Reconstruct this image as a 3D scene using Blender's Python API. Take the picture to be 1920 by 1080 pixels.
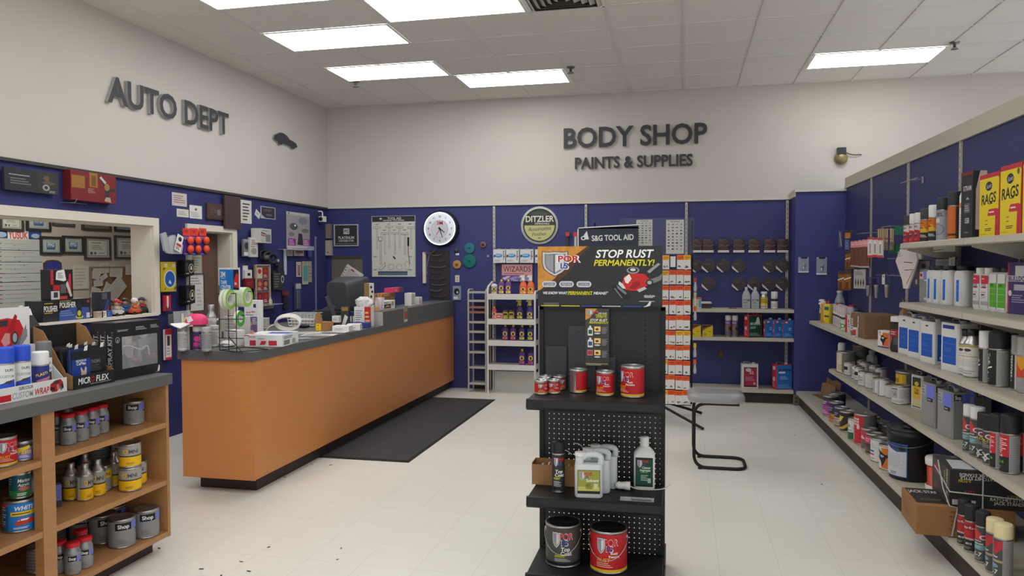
import bpy,math,random
from mathutils import Vector,Matrix
import numpy as np
random.seed(7)
PI=math.pi
S=bpy.context.scene
C=S.collection
for o in list(bpy.data.objects):
    bpy.data.objects.remove(o)

# ---------------------------------------------------------------- camera, world, exposure
FOC,YAW,PITCH,ROLL,EYE=1424.19,0.221813,-0.0314696,-0.00283974,1.57
_cy,_sy,_cp,_sp,_cr,_sr=(math.cos(YAW),math.sin(YAW),math.cos(PITCH),math.sin(PITCH),math.cos(ROLL),math.sin(ROLL))
_f=Vector((-_sy*_cp,_cy*_cp,_sp));_r=Vector((_cy,_sy,0));_u=_r.cross(_f)
RT,UP,FW=_r*_cr+_u*_sr,_u*_cr-_r*_sr,_f
cam=bpy.data.objects.new('camera',bpy.data.cameras.new('camera'))
C.objects.link(cam)
m=Matrix((RT,UP,-FW)).transposed().to_4x4();m.translation=(0,0,EYE)
cam.matrix_world=m
cam.data.sensor_width=36;cam.data.lens=FOC*36/1920
cam.data.clip_start=0.05
S.camera=cam
w=bpy.data.worlds.new('world');S.world=w;w.use_nodes=True
w.node_tree.nodes['Background'].inputs[0].default_value=(0.97,0.98,1.0,1)
w.node_tree.nodes['Background'].inputs[1].default_value=0.85
S.view_settings.view_transform='Standard';S.view_settings.look='None'
S.view_settings.exposure=0.34;S.view_settings.gamma=1.0
S.view_settings.use_curve_mapping=False
S.cycles.use_denoising=True
S.cycles.max_bounces=8;S.cycles.diffuse_bounces=4;S.cycles.transparent_max_bounces=12
LAMP=6.5

# ---------------------------------------------------------------- measuring: where a view ray meets a real plane of the room
def ray(x,y):
    return RT*((x-960)/FOC)+UP*((540-y)/FOC)+FW
def at(x,y,X=None,Y=None,Z=None):
    d=ray(x,y)
    t=X/d.x if X is not None else Y/d.y if Y is not None else (Z-EYE)/d.z
    return Vector((d.x*t,d.y*t,EYE+d.z*t))
RSL=0.025
def rback(Y):return 1.72+RSL*(8.85-Y)           # back panel of the aisle shelving
def atR(x,y,d=0.0):                               # on a plane parallel to that panel, d in front of it
    r=ray(x,y);t=(1.72-d+RSL*8.85)/(r.x+RSL*r.y)
    return Vector((r.x*t,r.y*t,EYE+r.z*t))
def face(p,turn=0.0):                              # rotation that turns a thing's front to the middle of the shop
    return math.atan2(-p[0],p[1])+turn

# ---------------------------------------------------------------- materials
def lin(c):
    return tuple(((v/255)/12.92 if v/255<=0.04045 else ((v/255+0.055)/1.055)**2.4) for v in c)
_mats={}
def mat(c,rough=0.5,metal=0.0,var=0.06,scale=14.0,bump=0.0,spec=0.4,name=None,coat=0.0):
    key=(c,rough,metal,var,scale,bump,spec,coat)
    if key in _mats:return _mats[key]
    m=bpy.data.materials.new(name or 'paint_%d_%d_%d' % c);m.use_nodes=True
    nt=m.node_tree;b=nt.nodes['Principled BSDF']
    l=lin(c)
    b.inputs['Roughness'].default_value=rough;b.inputs['Metallic'].default_value=metal
    b.inputs['Specular IOR Level'].default_value=spec;b.inputs['Coat Weight'].default_value=coat
    tc=nt.nodes.new('ShaderNodeTexCoord');n=nt.nodes.new('ShaderNodeTexNoise')
    n.inputs['Scale'].default_value=scale;n.inputs['Detail'].default_value=2
    nt.links.new(tc.outputs['Object'],n.inputs['Vector'])
    mx=nt.nodes.new('ShaderNodeMix');mx.data_type='RGBA'
    mx.inputs[6].default_value=tuple(v*(1-var) for v in l)+(1,)
    mx.inputs[7].default_value=tuple(min(1,v*(1+var)) for v in l)+(1,)
    nt.links.new(n.outputs['Fac'],mx.inputs[0]);nt.links.new(mx.outputs[2],b.inputs['Base Color'])
    if bump:
        bp=nt.nodes.new('ShaderNodeBump');bp.inputs['Strength'].default_value=bump;bp.inputs['Distance'].default_value=0.002
        nt.links.new(n.outputs['Fac'],bp.inputs['Height']);nt.links.new(bp.outputs['Normal'],b.inputs['Normal'])
    _mats[key]=m
    return m
def clear(c=(255,255,255),alpha=0.16,rough=0.08):
    key=('clear',c,alpha)
    if key in _mats:return _mats[key]
    m=bpy.data.materials.new('clear_plastic');m.use_nodes=True
    b=m.node_tree.nodes['Principled BSDF']
    b.inputs['Base Color'].default_value=lin(c)+(1,);b.inputs['Alpha'].default_value=alpha
    b.inputs['Roughness'].default_value=rough;b.inputs['Specular IOR Level'].default_value=0.6 if rough<0.3 else 0.25
    _mats[key]=m
    return m
def glow(c,k,name):
    m=bpy.data.materials.new(name);m.use_nodes=True
    b=m.node_tree.nodes['Principled BSDF']
    b.inputs['Base Color'].default_value=lin(c)+(1,)
    b.inputs['Emission Color'].default_value=lin(c)+(1,);b.inputs['Emission Strength'].default_value=k
    return m
def nodes_for(name,rough=0.5):
    m=bpy.data.materials.new(name);m.use_nodes=True
    nt=m.node_tree;b=nt.nodes['Principled BSDF'];b.inputs['Roughness'].default_value=rough
    geo=nt.nodes.new('ShaderNodeTexCoord')
    return m,nt,b,geo.outputs['Object']
def mathn(nt,op,a,b=None):
    n=nt.nodes.new('ShaderNodeMath');n.operation=op
    for i,v in enumerate((a,b)):
        if v is None:continue
        if isinstance(v,(int,float)):n.inputs[i].default_value=v
        else:nt.links.new(v,n.inputs[i])
    return n.outputs[0]
def mixc(nt,fac,a,b):
    n=nt.nodes.new('ShaderNodeMix');n.data_type='RGBA'
    if isinstance(fac,(int,float)):n.inputs[0].default_value=fac
    else:nt.links.new(fac,n.inputs[0])
    for i,v in ((6,a),(7,b)):
        if isinstance(v,tuple):n.inputs[i].default_value=lin(v)+(1,)
        else:nt.links.new(v,n.inputs[i])
    return n.outputs[2]
def noise(nt,vec,scale,detail=3,stretch=None):
    n=nt.nodes.new('ShaderNodeTexNoise');n.inputs['Scale'].default_value=scale;n.inputs['Detail'].default_value=detail
    if stretch:
        mp=nt.nodes.new('ShaderNodeMapping');mp.inputs['Scale'].default_value=stretch
        nt.links.new(vec,mp.inputs[0]);vec=mp.outputs[0]
    nt.links.new(vec,n.inputs['Vector'])
    return n.outputs['Fac']
def axis(nt,vec,i):
    s=nt.nodes.new('ShaderNodeSeparateXYZ');nt.links.new(vec,s.inputs[0]);return s.outputs[i]
def holes(nt,vec,ia,ib,pitch,rad):             # round holes of a pegboard: 1 inside a hole
    a=mathn(nt,'SUBTRACT',mathn(nt,'FRACT',mathn(nt,'DIVIDE',axis(nt,vec,ia),pitch)),0.5)
    b=mathn(nt,'SUBTRACT',mathn(nt,'FRACT',mathn(nt,'DIVIDE',axis(nt,vec,ib),pitch)),0.5)
    r2=mathn(nt,'ADD',mathn(nt,'MULTIPLY',a,a),mathn(nt,'MULTIPLY',b,b))
    return mathn(nt,'LESS_THAN',r2,(rad/pitch)**2)
def pegboard(name,c,ia,ib,open_holes=False,rough=0.55,pitch=0.0254,rad=0.0032):
    m,nt,b,v=nodes_for(name,rough)
    n=noise(nt,v,5.0)
    base=mixc(nt,n,tuple(int(x*0.94) for x in c),tuple(min(255,int(x*1.05)) for x in c))
    h=holes(nt,v,ia,ib,pitch,rad)
    if open_holes:
        nt.links.new(base,b.inputs['Base Color'])
        nt.links.new(mathn(nt,'SUBTRACT',1.0,h),b.inputs['Alpha'])
    else:
        nt.links.new(mixc(nt,h,base,tuple(int(x*0.55) for x in c)),b.inputs['Base Color'])
    return m
def wood(name,c1,c2,stretch,rough=0.45):
    m,nt,b,v=nodes_for(name,rough)
    n=noise(nt,v,9.0,4,stretch)
    nt.links.new(mixc(nt,n,c1,c2),b.inputs['Base Color'])
    return m

# ---------------------------------------------------------------- glyph outlines of the built-in font
class Glyphs:pass
GL=Glyphs();GL.g={}
def load_glyphs():
    chars=[chr(i) for i in range(33,127)]
    made=[]
    def mk(s,off):
        cu=bpy.data.curves.new('t','FONT');cu.body=s;cu.size=1;cu.offset=off;cu.resolution_u=3
        ob=bpy.data.objects.new('t',cu);C.objects.link(ob);made.append(ob);return ob
    jobs=[]
    for off in (0.0,0.022):
        jobs.append((off,'',mk('||',off),None))
        for ch in chars:jobs.append((off,ch,mk('|'+ch+'|',off),mk(ch,off)))
    dg=bpy.context.evaluated_depsgraph_get();dg.update()
    base={}
    for off,ch,wide,one in jobs:
        me=wide.evaluated_get(dg).to_mesh();mxx=max(v.co.x for v in me.vertices)
        wide.evaluated_get(dg).to_mesh_clear()
        if one is None:base[off]=mxx;continue
        me=one.evaluated_get(dg).to_mesh()
        vs=[(v.co.x,v.co.y) for v in me.vertices];fs=[tuple(p.vertices) for p in me.polygons]
        one.evaluated_get(dg).to_mesh_clear()
        GL.g[(off>0,ch)]=(vs,fs,mxx-base[off])
    for ob in made:
        cu=ob.data;bpy.data.objects.remove(ob);bpy.data.curves.remove(cu)
load_glyphs()
CAP=max(y for x,y in GL.g[(False,'H')][0])
def text_width(s,bold=True):
    return sum(GL.g[(bold,c)][2] if c != ' ' else 0.28 for c in s)

# ---------------------------------------------------------------- mesh builder
class B:
    def __init__(self):
        self.v,self.f,self.mi,self.sm,self.mats,self.M=[],[],[],[],[],None
    def slot(self,m):
        if m not in self.mats:self.mats.append(m)
        return self.mats.index(m)
    def add(self,vs,fs,m,smooth=False):
        b=len(self.v);k=self.slot(m)
        self.v.extend((self.M @ Vector(p)) if self.M else Vector(p) for p in vs)
        for f in fs:
            self.f.append(tuple(b+i for i in f));self.mi.append(k);self.sm.append(smooth)
    def box(self,x0,y0,z0,x1,y1,z1,m):
        vs=[(x,y,z) for z in (z0,z1) for y in (y0,y1) for x in (x0,x1)]
        self.add(vs,[(0,2,3,1),(4,5,7,6),(0,1,5,4),(2,6,7,3),(0,4,6,2),(1,3,7,5)],m)
        return self
    def rings(self,rings,m,smooth=True,cap0=True,cap1=True):
        n=len(rings[0]);vs=[p for r in rings for p in r];fs=[]
        for k in range(len(rings)-1):
            for i in range(n):
                j=(i+1) % n
                fs.append((k*n+i,k*n+j,(k+1)*n+j,(k+1)*n+i))
        self.add(vs,fs,m,smooth)
        if cap0:self.add(rings[0],[tuple(range(n))[::-1]],m)
        if cap1:self.add(rings[-1],[tuple(range(n))],m)
        return self
    def lathe(self,prof,m,n=24,smooth=True,cap0=True,cap1=True,cx=0,cy=0):
        rr=[[(cx+r*math.cos(2*PI*i/n),cy+r*math.sin(2*PI*i/n),z) for i in range(n)] for r,z in prof]
        return self.rings(rr,m,smooth,cap0,cap1)
    def loft(self,secs,m,k=4,smooth=True,cap0=True,cap1=True,cx=0,cy=0):
        # secs: (half width, half depth, corner radius, z)
        rr=[]
        for sec in secs:
            a,b2,r,z=sec[:4];ox=sec[4] if len(sec)>4 else 0
            r=min(r,a-1e-5,b2-1e-5);ring=[]
            for qx,qy,a0 in ((1,1,0),(-1,1,90),(-1,-1,180),(1,-1,270)):
                for i in range(k+1):
                    t=math.radians(a0+90*i/k)
                    ring.append((cx+ox+qx*(a-r)+r*math.cos(t),cy+qy*(b2-r)+r*math.sin(t),z))
            rr.append(ring)
        return self.rings(rr,m,smooth,cap0,cap1)
    def tube(self,pts,r,m,n=8,smooth=True):
        pts=[Vector(p) for p in pts];rr=[];up=None
        for i,p in enumerate(pts):
            d=(pts[min(i+1,len(pts)-1)]-pts[max(i-1,0)]).normalized()
            if up is None:up=Vector((0,0,1)) if abs(d.z)<0.9 else Vector((1,0,0))
            s=d.cross(up).normalized();up=s.cross(d).normalized()
            rr.append([tuple(p+s*(r*math.cos(2*PI*k/n))+up*(r*math.sin(2*PI*k/n))) for k in range(n)])
        return self.rings(rr,m,smooth)
    def prism(self,poly,m,ex,ey,ez,org=(0,0,0)):
        # outline (u,v) in the plane ex,ey pushed along ez
        ex,ey,ez,org=Vector(ex),Vector(ey),Vector(ez),Vector(org)
        a=[org+ex*u+ey*v for u,v in poly];b=[p+ez for p in a];n=len(a)
        fs=[tuple(range(n))[::-1],tuple(range(n,2*n))]+[(i,(i+1) % n,n+(i+1) % n,n+i) for i in range(n)]
        self.add(a+b,fs,m);return self
    def blob(self,c,rx,ry,rz,m,n=14,k=9):
        rr=[]
        for j in range(1,k):
            t=PI*j/k
            rr.append([(c[0]+rx*math.sin(t)*math.cos(2*PI*i/n),c[1]+ry*math.sin(t)*math.sin(2*PI*i/n),c[2]-rz*math.cos(t)) for i in range(n)])
        return self.rings(rr,m)
    def build(self,name,parent=None):
        me=bpy.data.meshes.new(name)
        me.from_pydata([tuple(p) for p in self.v],[],self.f)
        for mm in self.mats:me.materials.append(mm)
        me.polygons.foreach_set('material_index',self.mi)
        me.polygons.foreach_set('use_smooth',self.sm)
        me.update()
        o=bpy.data.objects.new(name,me);C.objects.link(o)
        if parent:o.parent=parent
        return o

def arc(pts,r,k=5):                               # a path with rounded corners
    out=[Vector(pts[0])]
    for i in range(1,len(pts)-1):
        p=Vector(pts[i]);a=(Vector(pts[i-1])-p);b=(Vector(pts[i+1])-p)
        rr=min(r,a.length*0.49,b.length*0.49)
        p0,p1=p+a.normalized()*rr,p+b.normalized()*rr
        for j in range(k+1):
            t=j/k;out.append(p0*(1-t)**2+p*2*t*(1-t)+p1*t*t)
    out.append(Vector(pts[-1]));return out

# ---------------------------------------------------------------- print: flat graphics laid on a face, wrapped round a can
class Print:
    def __init__(self,b,W,H,fn,du=1e9,eps=0.0004):
        self.b,self.W,self.H,self.fn,self.du,self.eps,self.l=b,W,H,fn,du,eps,1
    def cut(self,poly):
        # vertical strips so that a wrapped shape follows the curve
        if self.du>1e8:return [poly]
        us=[p[0] for p in poly];lo,hi=min(us),max(us)
        i0,i1=math.floor(lo/self.du+1e-7),math.ceil(hi/self.du-1e-7)
        if i1-i0<=1:return [poly]
        out=[]
        for i in range(i0,i1):
            q=clip(clip(poly,i*self.du,1),(i+1)*self.du,-1)
            if len(q)>2:out.append(q)
        return out
    def poly(self,pts,c,m=None):                 # pts in fractions of the label
        m=m or pm(c)
        for q in self.cut([(u*self.W,v*self.H) for u,v in pts]):
            self.b.add([self.fn(u,v,self.l*self.eps) for u,v in q],[tuple(range(len(q)))],m)
    def rect(self,x0,y0,x1,y1,c):self.poly([(x0,y0),(x1,y0),(x1,y1),(x0,y1)],c)
    def ell(self,cx,cy,rx,ry,c,n=20):
        self.poly([(cx+rx*math.cos(2*PI*i/n),cy+ry*math.sin(2*PI*i/n)) for i in range(n)],c)
    def text(self,s,x,y,h,c,bold=True,al='c',shear=0.0,fit=None,rot=0.0,wide=1.0):
        # x,y: middle of the line; h: capital height as a fraction of label height; fit: largest width as a fraction of label width
        sc=h*self.H/CAP;wd=text_width(s,bold)*sc*wide
        if fit and wd>fit*self.W:wide *= fit*self.W/wd;wd=fit*self.W
        u0=x*self.W-(wd/2 if al=='c' else wd if al=='r' else 0);v0=y*self.H-h*self.H/2
        cu,cv=x*self.W,y*self.H;cr,sr=math.cos(rot),math.sin(rot);m=pm(c);pen=u0
        for ch in s:
            if ch==' ':pen+=0.28*sc*wide;continue
            vs,fs,adv=GL.g[(bold,ch)];P=[]
            for gx,gy in vs:
                u,v=pen+(gx+gy*shear)*sc*wide,v0+gy*sc
                if rot:u,v=cu+(u-cu)*cr-(v-cv)*sr,cv+(u-cu)*sr+(v-cv)*cr
                P.append((u,v))
            l=self.l*self.eps
            if self.du<1e8 and max(p[0] for p in P)-min(p[0] for p in P)>self.du*.6:
                for f in fs:
                    for q in self.cut([P[i] for i in f]):self.b.add([self.fn(u,v,l) for u,v in q],[tuple(range(len(q)))],m)
            else:self.b.add([self.fn(u,v,l) for u,v in P],fs,m)
            pen+=adv*sc*wide
    def fine(self,x0,y0,x1,y1,n,c,fill=0.45,seed=1):
        rnd=random.Random(seed*97+n);dy=(y1-y0)/n
        for i in range(n):
            y=y1-(i+0.5)*dy
            self.rect(x0,y-dy*fill/2,x0+(x1-x0)*rnd.uniform(0.6,1.0),y+dy*fill/2,c)
    def run(self,ops):
        for op in ops:
            k,a=op[0],op[1:]
            kw=a[-1] if a and isinstance(a[-1],dict) else {}
            a=a[:-1] if kw else a
            if k=='l':self.l+=1
            else:{'r':self.rect,'e':self.ell,'p':self.poly,'t':self.text,'f':self.fine}[k](*a,**kw)
            self.l+=0.2
def clip(poly,u,sgn):
    out=[]
    for i in range(len(poly)):
        a,b=poly[i],poly[(i+1) % len(poly)]
        ia,ib=(a[0]-u)*sgn>=0,(b[0]-u)*sgn>=0
        if ia:out.append(a)
        if ia != ib:
            t=(u-a[0])/(b[0]-a[0]);out.append((u,a[1]+(b[1]-a[1])*t))
    return out
def pm(c):return mat(c,0.5,var=0.03,scale=30.0) if isinstance(c,tuple) else c

def flat(b,org,ex,ey,n,W,H,ops,eps=0.0004):
    org,ex,ey,n=Vector(org),Vector(ex),Vector(ey),Vector(n)
    Print(b,W,H,lambda u,v,l:org+ex*u+ey*v+n*l,eps=eps).run(ops)
def wrap(b,R,z0,H,ops,a0=-PI/2,span=PI*1.1,eps=0.0005):
    eps=max(eps,R*0.007)
    # label centred on the local front (-Y); fractions 0..1 run left to right over the span
    Wd=R*span
    def fn(u,v,l):
        t=a0+(u-Wd/2)/R
        return Vector(((R+l)*math.cos(t),(R+l)*math.sin(t),z0+v))
    Print(b,Wd,H,fn,du=R*0.15,eps=eps).run(ops)

# ---------------------------------------------------------------- things
def tag(o,label,cat,group=None,kind=None):
    if label:o['label']=label
    if cat:o['category']=cat
    if group:o['group']=group
    if kind:o['kind']=kind
    return o
def thing(name,label,cat,loc=(0,0,0),rz=0.0,group=None):
    o=bpy.data.objects.new(name,None);C.objects.link(o)
    o.empty_display_size=0.05;o.location=loc;o.rotation_euler=(0,0,rz)
    return tag(o,label,cat,group)
def dup(root,loc,rz=0.0,label=None,group=None):
    r=root.copy();C.objects.link(r);r.location=loc;r.rotation_euler=(0,0,rz)
    if label:r['label']=label
    if group:r['group']=group
    for ch in list(root.children):
        c=ch.copy();C.objects.link(c);c.parent=r
        for g in list(ch.children):
            d=g.copy();C.objects.link(d);d.parent=c
    return r
def struct(name,b,kind='structure'):
    o=b.build(name);o['kind']=kind
    return o
ORD=['first','second','third','fourth','fifth','sixth','seventh','eighth','ninth','tenth','eleventh','twelfth']

# common colours
WHITE,OFF,CREAM,BLACK,DGREY,GREY,LGREY=(235,234,228),(214,210,200),(222,214,190),(18,18,20),(48,48,50),(112,112,112),(172,172,170)
RED,YEL,BLUE,ORG,GRN,PUR,PINK,LAV,KRAFT=(190,28,36),(232,196,20),(22,86,190),(226,92,22),(24,110,62),(74,40,130),(226,64,120),(112,120,205),(158,116,74)
MET=mat((178,176,172),0.32,0.85,name='tin')
MET2=mat((120,120,118),0.38,0.8,name='dull_tin')
CHROME=mat((205,205,205),0.18,0.95,name='chrome')
BLK=mat((20,20,22),0.45,name='black_plastic')
BLKM=mat((24,24,26),0.5,0.2,name='black_metal')
WHT=mat((228,227,222),0.45,name='white_plastic')
KRF=mat(KRAFT,0.8,var=0.08,scale=20,name='cardboard')
SHELF=mat((186,180,164),0.45,0.0,name='shelf_enamel')
# ================================================================ THE SETTING
BW,LW,CEIL=9.214,-4.555,3.615
WBOT=2.302
WALLP=mat((198,192,183),0.85,var=0.02,scale=3,name='wall_paint')
TRIMP=mat((205,200,188),0.6,var=0.02,scale=5,name='trim_paint')
PEGX=pegboard('blue_pegboard_back',(50,54,112),0,2)
PEGY=pegboard('blue_pegboard_side',(50,54,112),1,2)
BLUEW=mat((46,49,102),0.6,var=0.05,scale=4,name='blue_wall')

# floor: pale vinyl tiles with faint seams
fm,nt,b,v=nodes_for('vinyl_tiles',0.3)
g=mathn(nt,'FRACT',mathn(nt,'DIVIDE',mathn(nt,'ADD',axis(nt,v,0),0.12),0.3048))
h=mathn(nt,'FRACT',mathn(nt,'DIVIDE',axis(nt,v,1),0.3048))
seam=mathn(nt,'MAXIMUM',mathn(nt,'LESS_THAN',g,0.008),mathn(nt,'LESS_THAN',h,0.008))
n1=noise(nt,v,1.1,4);n2=noise(nt,v,60.0,2)
col=mixc(nt,n1,(220,216,204),(234,231,221))
col=mixc(nt,mathn(nt,'MULTIPLY',n2,0.25),col,(190,184,170))
nt.links.new(mixc(nt,mathn(nt,'MULTIPLY',seam,0.35),col,(140,132,118)),b.inputs['Base Color'])
rr=nt.nodes.new('ShaderNodeMapRange');nt.links.new(n1,rr.inputs[0]);rr.inputs[3].default_value=0.22;rr.inputs[4].default_value=0.42
nt.links.new(rr.outputs[0],b.inputs['Roughness'])
struct('floor',B().box(-7.3,-3.0,-0.1,4.2,9.6,0.0,fm))

# ceiling tiles
cm_,nt,b,v=nodes_for('ceiling_tile',0.9)
n1=noise(nt,v,90.0,3)
nt.links.new(mixc(nt,n1,(216,212,204),(232,228,220)),b.inputs['Base Color'])
T=0.6096
GX=lambda i:i*T-1.218
GY=lambda j:j*T+5.482
struct('ceiling',B().box(-4.7,-3.0,CEIL,4.2,9.5,CEIL+0.08,cm_))
TB=mat((218,215,208),0.5,var=0.02,name='ceiling_bar')
gb=B()
for i in range(-5,9):gb.box(GX(i)-0.012,-3.0,CEIL-0.008,GX(i)+0.012,BW,CEIL-0.0005,TB)
for j in range(-13,7):gb.box(LW,GY(j)-0.012,CEIL-0.0072,4.2,GY(j)+0.012,CEIL-0.0004,TB)
struct('trim_1',gb)
# upper walls (white, standing a little proud of the blue panels below)
struct('wall_back',B().box(-4.7,BW,WBOT,4.2,BW+0.25,CEIL,WALLP))
struct('wall_left',B().box(LW-0.2,-3.0,WBOT,LW,BW,CEIL,WALLP))
struct('trim_2',B().box(LW,BW-0.012,WBOT-0.002,1.2,BW,WBOT+0.022,TRIMP))
struct('trim_3',B().box(LW,-3,WBOT-0.012,LW+0.012,BW-0.012,WBOT+0.012,mat((60,56,56),0.6)))
# blue lower back wall
bb=B();bb.box(-4.7,BW+0.012,0,4.2,BW+0.25,WBOT,PEGX);struct('wall_back_panel',bb)
kb=mat((66,52,46),0.6,name='brown_cove_base')
struct('baseboard_back',B().box(-2.6,BW-0.002,0,0.03,BW+0.012,0.11,kb))
# blue lower left wall with the pass-through window and the door
WX0,WX1=LW-0.195,LW-0.012
w0,w1,wz0,wz1=3.7,5.835,1.152,1.915
d0,d1,dz1=6.36,7.035,1.90
lb=B()
for (a,c,e,g2) in ((-3.0,w0,0,WBOT),(w0,w1,0,wz0),(w0,w1,wz1,WBOT),(w1,d0,0,WBOT),(d0,d1,dz1,WBOT),(d1,BW,0,WBOT)):
    lb.box(WX0,a,e,WX1,c,g2,BLUEW)
struct('wall_left_panel',lb)
JMB=mat((218,210,194),0.6,var=0.02,name='cream_trim')
wf=B()
wf.box(WX1,w0-0.07,wz1,LW+0.012,w1+0.07,wz1+0.07,JMB);wf.box(WX1,w1,wz0-0.02,LW+0.012,w1+0.07,wz1,JMB)
wf.box(WX0-0.02,w1-0.012,wz0,WX1,w1,wz1,JMB);wf.box(WX0-0.02,w0,wz1-0.012,WX1,w1-0.012,wz1,JMB)
struct('trim_4',wf)
struct('trim_5',B().box(WX0-0.03,w0,wz0-0.025,LW+0.05,w1,wz0,mat((222,214,198),0.5,name='sill_board')))
df=B()
df.box(WX1,d0-0.06,dz1,LW+0.012,d1+0.08,dz1+0.06,JMB);df.box(WX1,d1,0,LW+0.012,d1+0.08,dz1,JMB)
df.box(WX1,d0-0.06,0,LW+0.012,d0,dz1,JMB)
df.box(WX0-0.02,d1-0.012,0,WX1,d1,dz1,JMB);df.box(WX0-0.02,d0,dz1-0.012,WX1,d1-0.012,dz1,JMB)
struct('trim_6',df)
DB=B();DB.box(WX0-0.005,d0,0.01,WX0+0.035,d1-0.012,dz1-0.012,wood('brown_door',(92,66,60),(106,78,70),(1,6,0.6)))
dr=struct('door_1',DB)
kn=B();kn.lathe([(0.0,0),(0.012,0.0),(0.012,0.03),(0.026,0.04),(0.026,0.06),(0.0,0.066)],MET,14)
ko=kn.build('door_knob',dr);ko.location=(WX0+0.036,d1-0.1,1.0);ko.rotation_euler=(0,PI/2,0)
# the office behind the pass-through
OX,OW=-7.0,mat((176,168,154),0.85,var=0.03,scale=3,name='office_wall')
struct('wall_office',B().box(OX-0.1,2.5,0,OX,9.4,2.75,OW))
struct('wall_office_side',B().box(OX,9.22,0,WX0,9.32,2.75,OW))
struct('ceiling_office',B().box(OX,2.5,2.7,WX0,9.22,2.8,cm_))

# ceiling light fixtures
DIFF=glow((251,252,255),LAMP,'light_panel')
fr=mat((225,224,218),0.4,name='fixture_frame')
def light(i,j,label):
    t=thing('ceiling_light',label,'ceiling light',(GX(i),GY(j),CEIL),0,'ceiling light panels')
    a,c,e=2*T,T,0.035
    f=B()
    f.box(0.012,0.012,-0.014,a-0.012,e,-0.009,fr);f.box(0.012,c-e,-0.014,a-0.012,c-0.012,-0.009,fr)
    f.box(0.012,e,-0.014,e,c-e,-0.009,fr);f.box(a-e,e,-0.014,a-0.012,c-e,-0.009,fr)
    f.build('frame',t)
    B().box(e,e,-0.0125,a-e,c-e,-0.010,DIFF).build('diffuser',t)
    return t
light(-2,4,'white ceiling light panel nearest the back wall, above the round wall clock side')
light(4,4,'lone white ceiling light panel above the long shelving aisle')
light(-4,3,'white ceiling light panel near the corner over the far end of the counter')
light(-4,1,'white ceiling light panel over the middle of the wooden counter')
light(-2,0,'large white ceiling light panel beside the square air vent')
light(-4,-1,'white ceiling light panel cut by the top edge over the glove display')
for i,j in ((4,-1),(0,-4),(-4,-4),(0,-8),(-5,-8),(-4,-6),(0,-6)): # rows run on out of view; last two added to brighten the near floor
    light(i,j,'white ceiling light panel added out of view above the entrance')
# air vent
t=thing('air_vent','square white ceiling air vent with louvres beside the light panel','vent',(GX(0)+T/2,GY(0)+T/2,CEIL))
f=B()
for k in range(5):
    a=0.29-k*0.055;zz=-0.012-0.004*k
    for sx,sy in ((1,0),(-1,0),(0,1),(0,-1)):
        if sx:f.add([(sx*a,-a,zz+0.012),(sx*a,a,zz+0.012),(sx*(a-0.04),a-0.04,zz-0.014),(sx*(a-0.04),-a+0.04,zz-0.014)],[(0,1,2,3)],mat((190,184,168),0.5))
        else:f.add([(-a,sy*a,zz+0.012),(a,sy*a,zz+0.012),(a-0.04,sy*(a-0.04),zz-0.014),(-a+0.04,sy*(a-0.04),zz-0.014)],[(0,1,2,3)],mat((190,184,168),0.5))
f.build('louvre',t)
f=B();f.box(-0.29,-0.29,-0.006,0.29,0.29,-0.001,mat((70,66,58),0.7));f.build('backing',t)
f=B()
for sx in (-1,1):f.box(sx*0.293-0.01,-0.3,-0.016,sx*0.293+0.01,0.3,-0.001,fr);f.box(-0.3,sx*0.293-0.01,-0.016,0.3,sx*0.293+0.01,-0.001,fr)
f.build('frame',t)
# sprinklers
for px,py,lab in ((667,157,'small ceiling sprinkler near the corner over the counter'),(1070,131,'small ceiling sprinkler at the corner of the middle light panel'),(1790,85,'small ceiling sprinkler beside the lone light panel over the aisle')):
    p=at(px,py,Z=CEIL-0.03)
    t=thing('sprinkler',lab,'sprinkler',(p.x,p.y,CEIL),0,'ceiling sprinklers')
    B().lathe([(0.045,-0.001),(0.04,-0.012),(0.015,-0.014),(0.012,-0.05),(0.0,-0.052)],MET2,16).build('escutcheon',t)
    B().lathe([(0.0,-0.062),(0.034,-0.064),(0.034,-0.067),(0.0,-0.068)],MET2,16).build('deflector',t)
    B().tube([(-0.014,0,-0.045),(-0.02,0,-0.055),(-0.008,0,-0.064)],0.003,MET2,6).tube([(0.014,0,-0.045),(0.02,0,-0.055),(0.008,0,-0.064)],0.003,MET2,6).build('arm',t)

# ---------------------------------------------------------------- wall lettering: raised letters, dark faces, pale sides
def raised(name,label,s,org,ex,n,H,W,depth=0.035):
    t=thing(name,label,'sign',org)
    fm_,sm_=mat((58,58,62),0.55,name='letter_face'),mat((160,160,158),0.4,name='letter_side')
    sc=H/CAP;wd=text_width(s)*sc;sq=W/wd;pen=0
    ex,n=Vector(ex),Vector(n);up=Vector((0,0,1))
    for ch in s:
        if ch==' ':pen+=0.28*sc*sq;continue
        vs,fs,adv=GL.g[(True,ch)]
        bb=B();P=[ex*(pen+x*sc*sq)+up*(y*sc) for x,y in vs]
        bb.add([p+n*depth for p in P],fs,fm_)
        ec={}
        for fc in fs:
            for i in range(len(fc)):
                k=(fc[i],fc[(i+1) % len(fc)]);ec[tuple(sorted(k))]=ec.get(tuple(sorted(k)),0)+1
        for (i,j),c_ in ec.items():
            if c_==1:bb.add([P[i]+n*0.001,P[j]+n*0.001,P[j]+n*depth,P[i]+n*depth],[(0,1,2,3)],sm_)
        bb.build('letter',t);pen+=adv*sc*sq
    return t
raised('wall_lettering','large dark raised BODY SHOP letters on the white back wall','BODY SHOP',(-1.438,BW,2.98),(1,0,0),(0,-1,0),0.225,1.70)
raised('wall_lettering','smaller dark raised PAINTS & SUPPLIES letters under the BODY SHOP sign','PAINTS & SUPPLIES',(-1.294,BW,2.722),(1,0,0),(0,-1,0),0.13,1.40,0.03)
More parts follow.
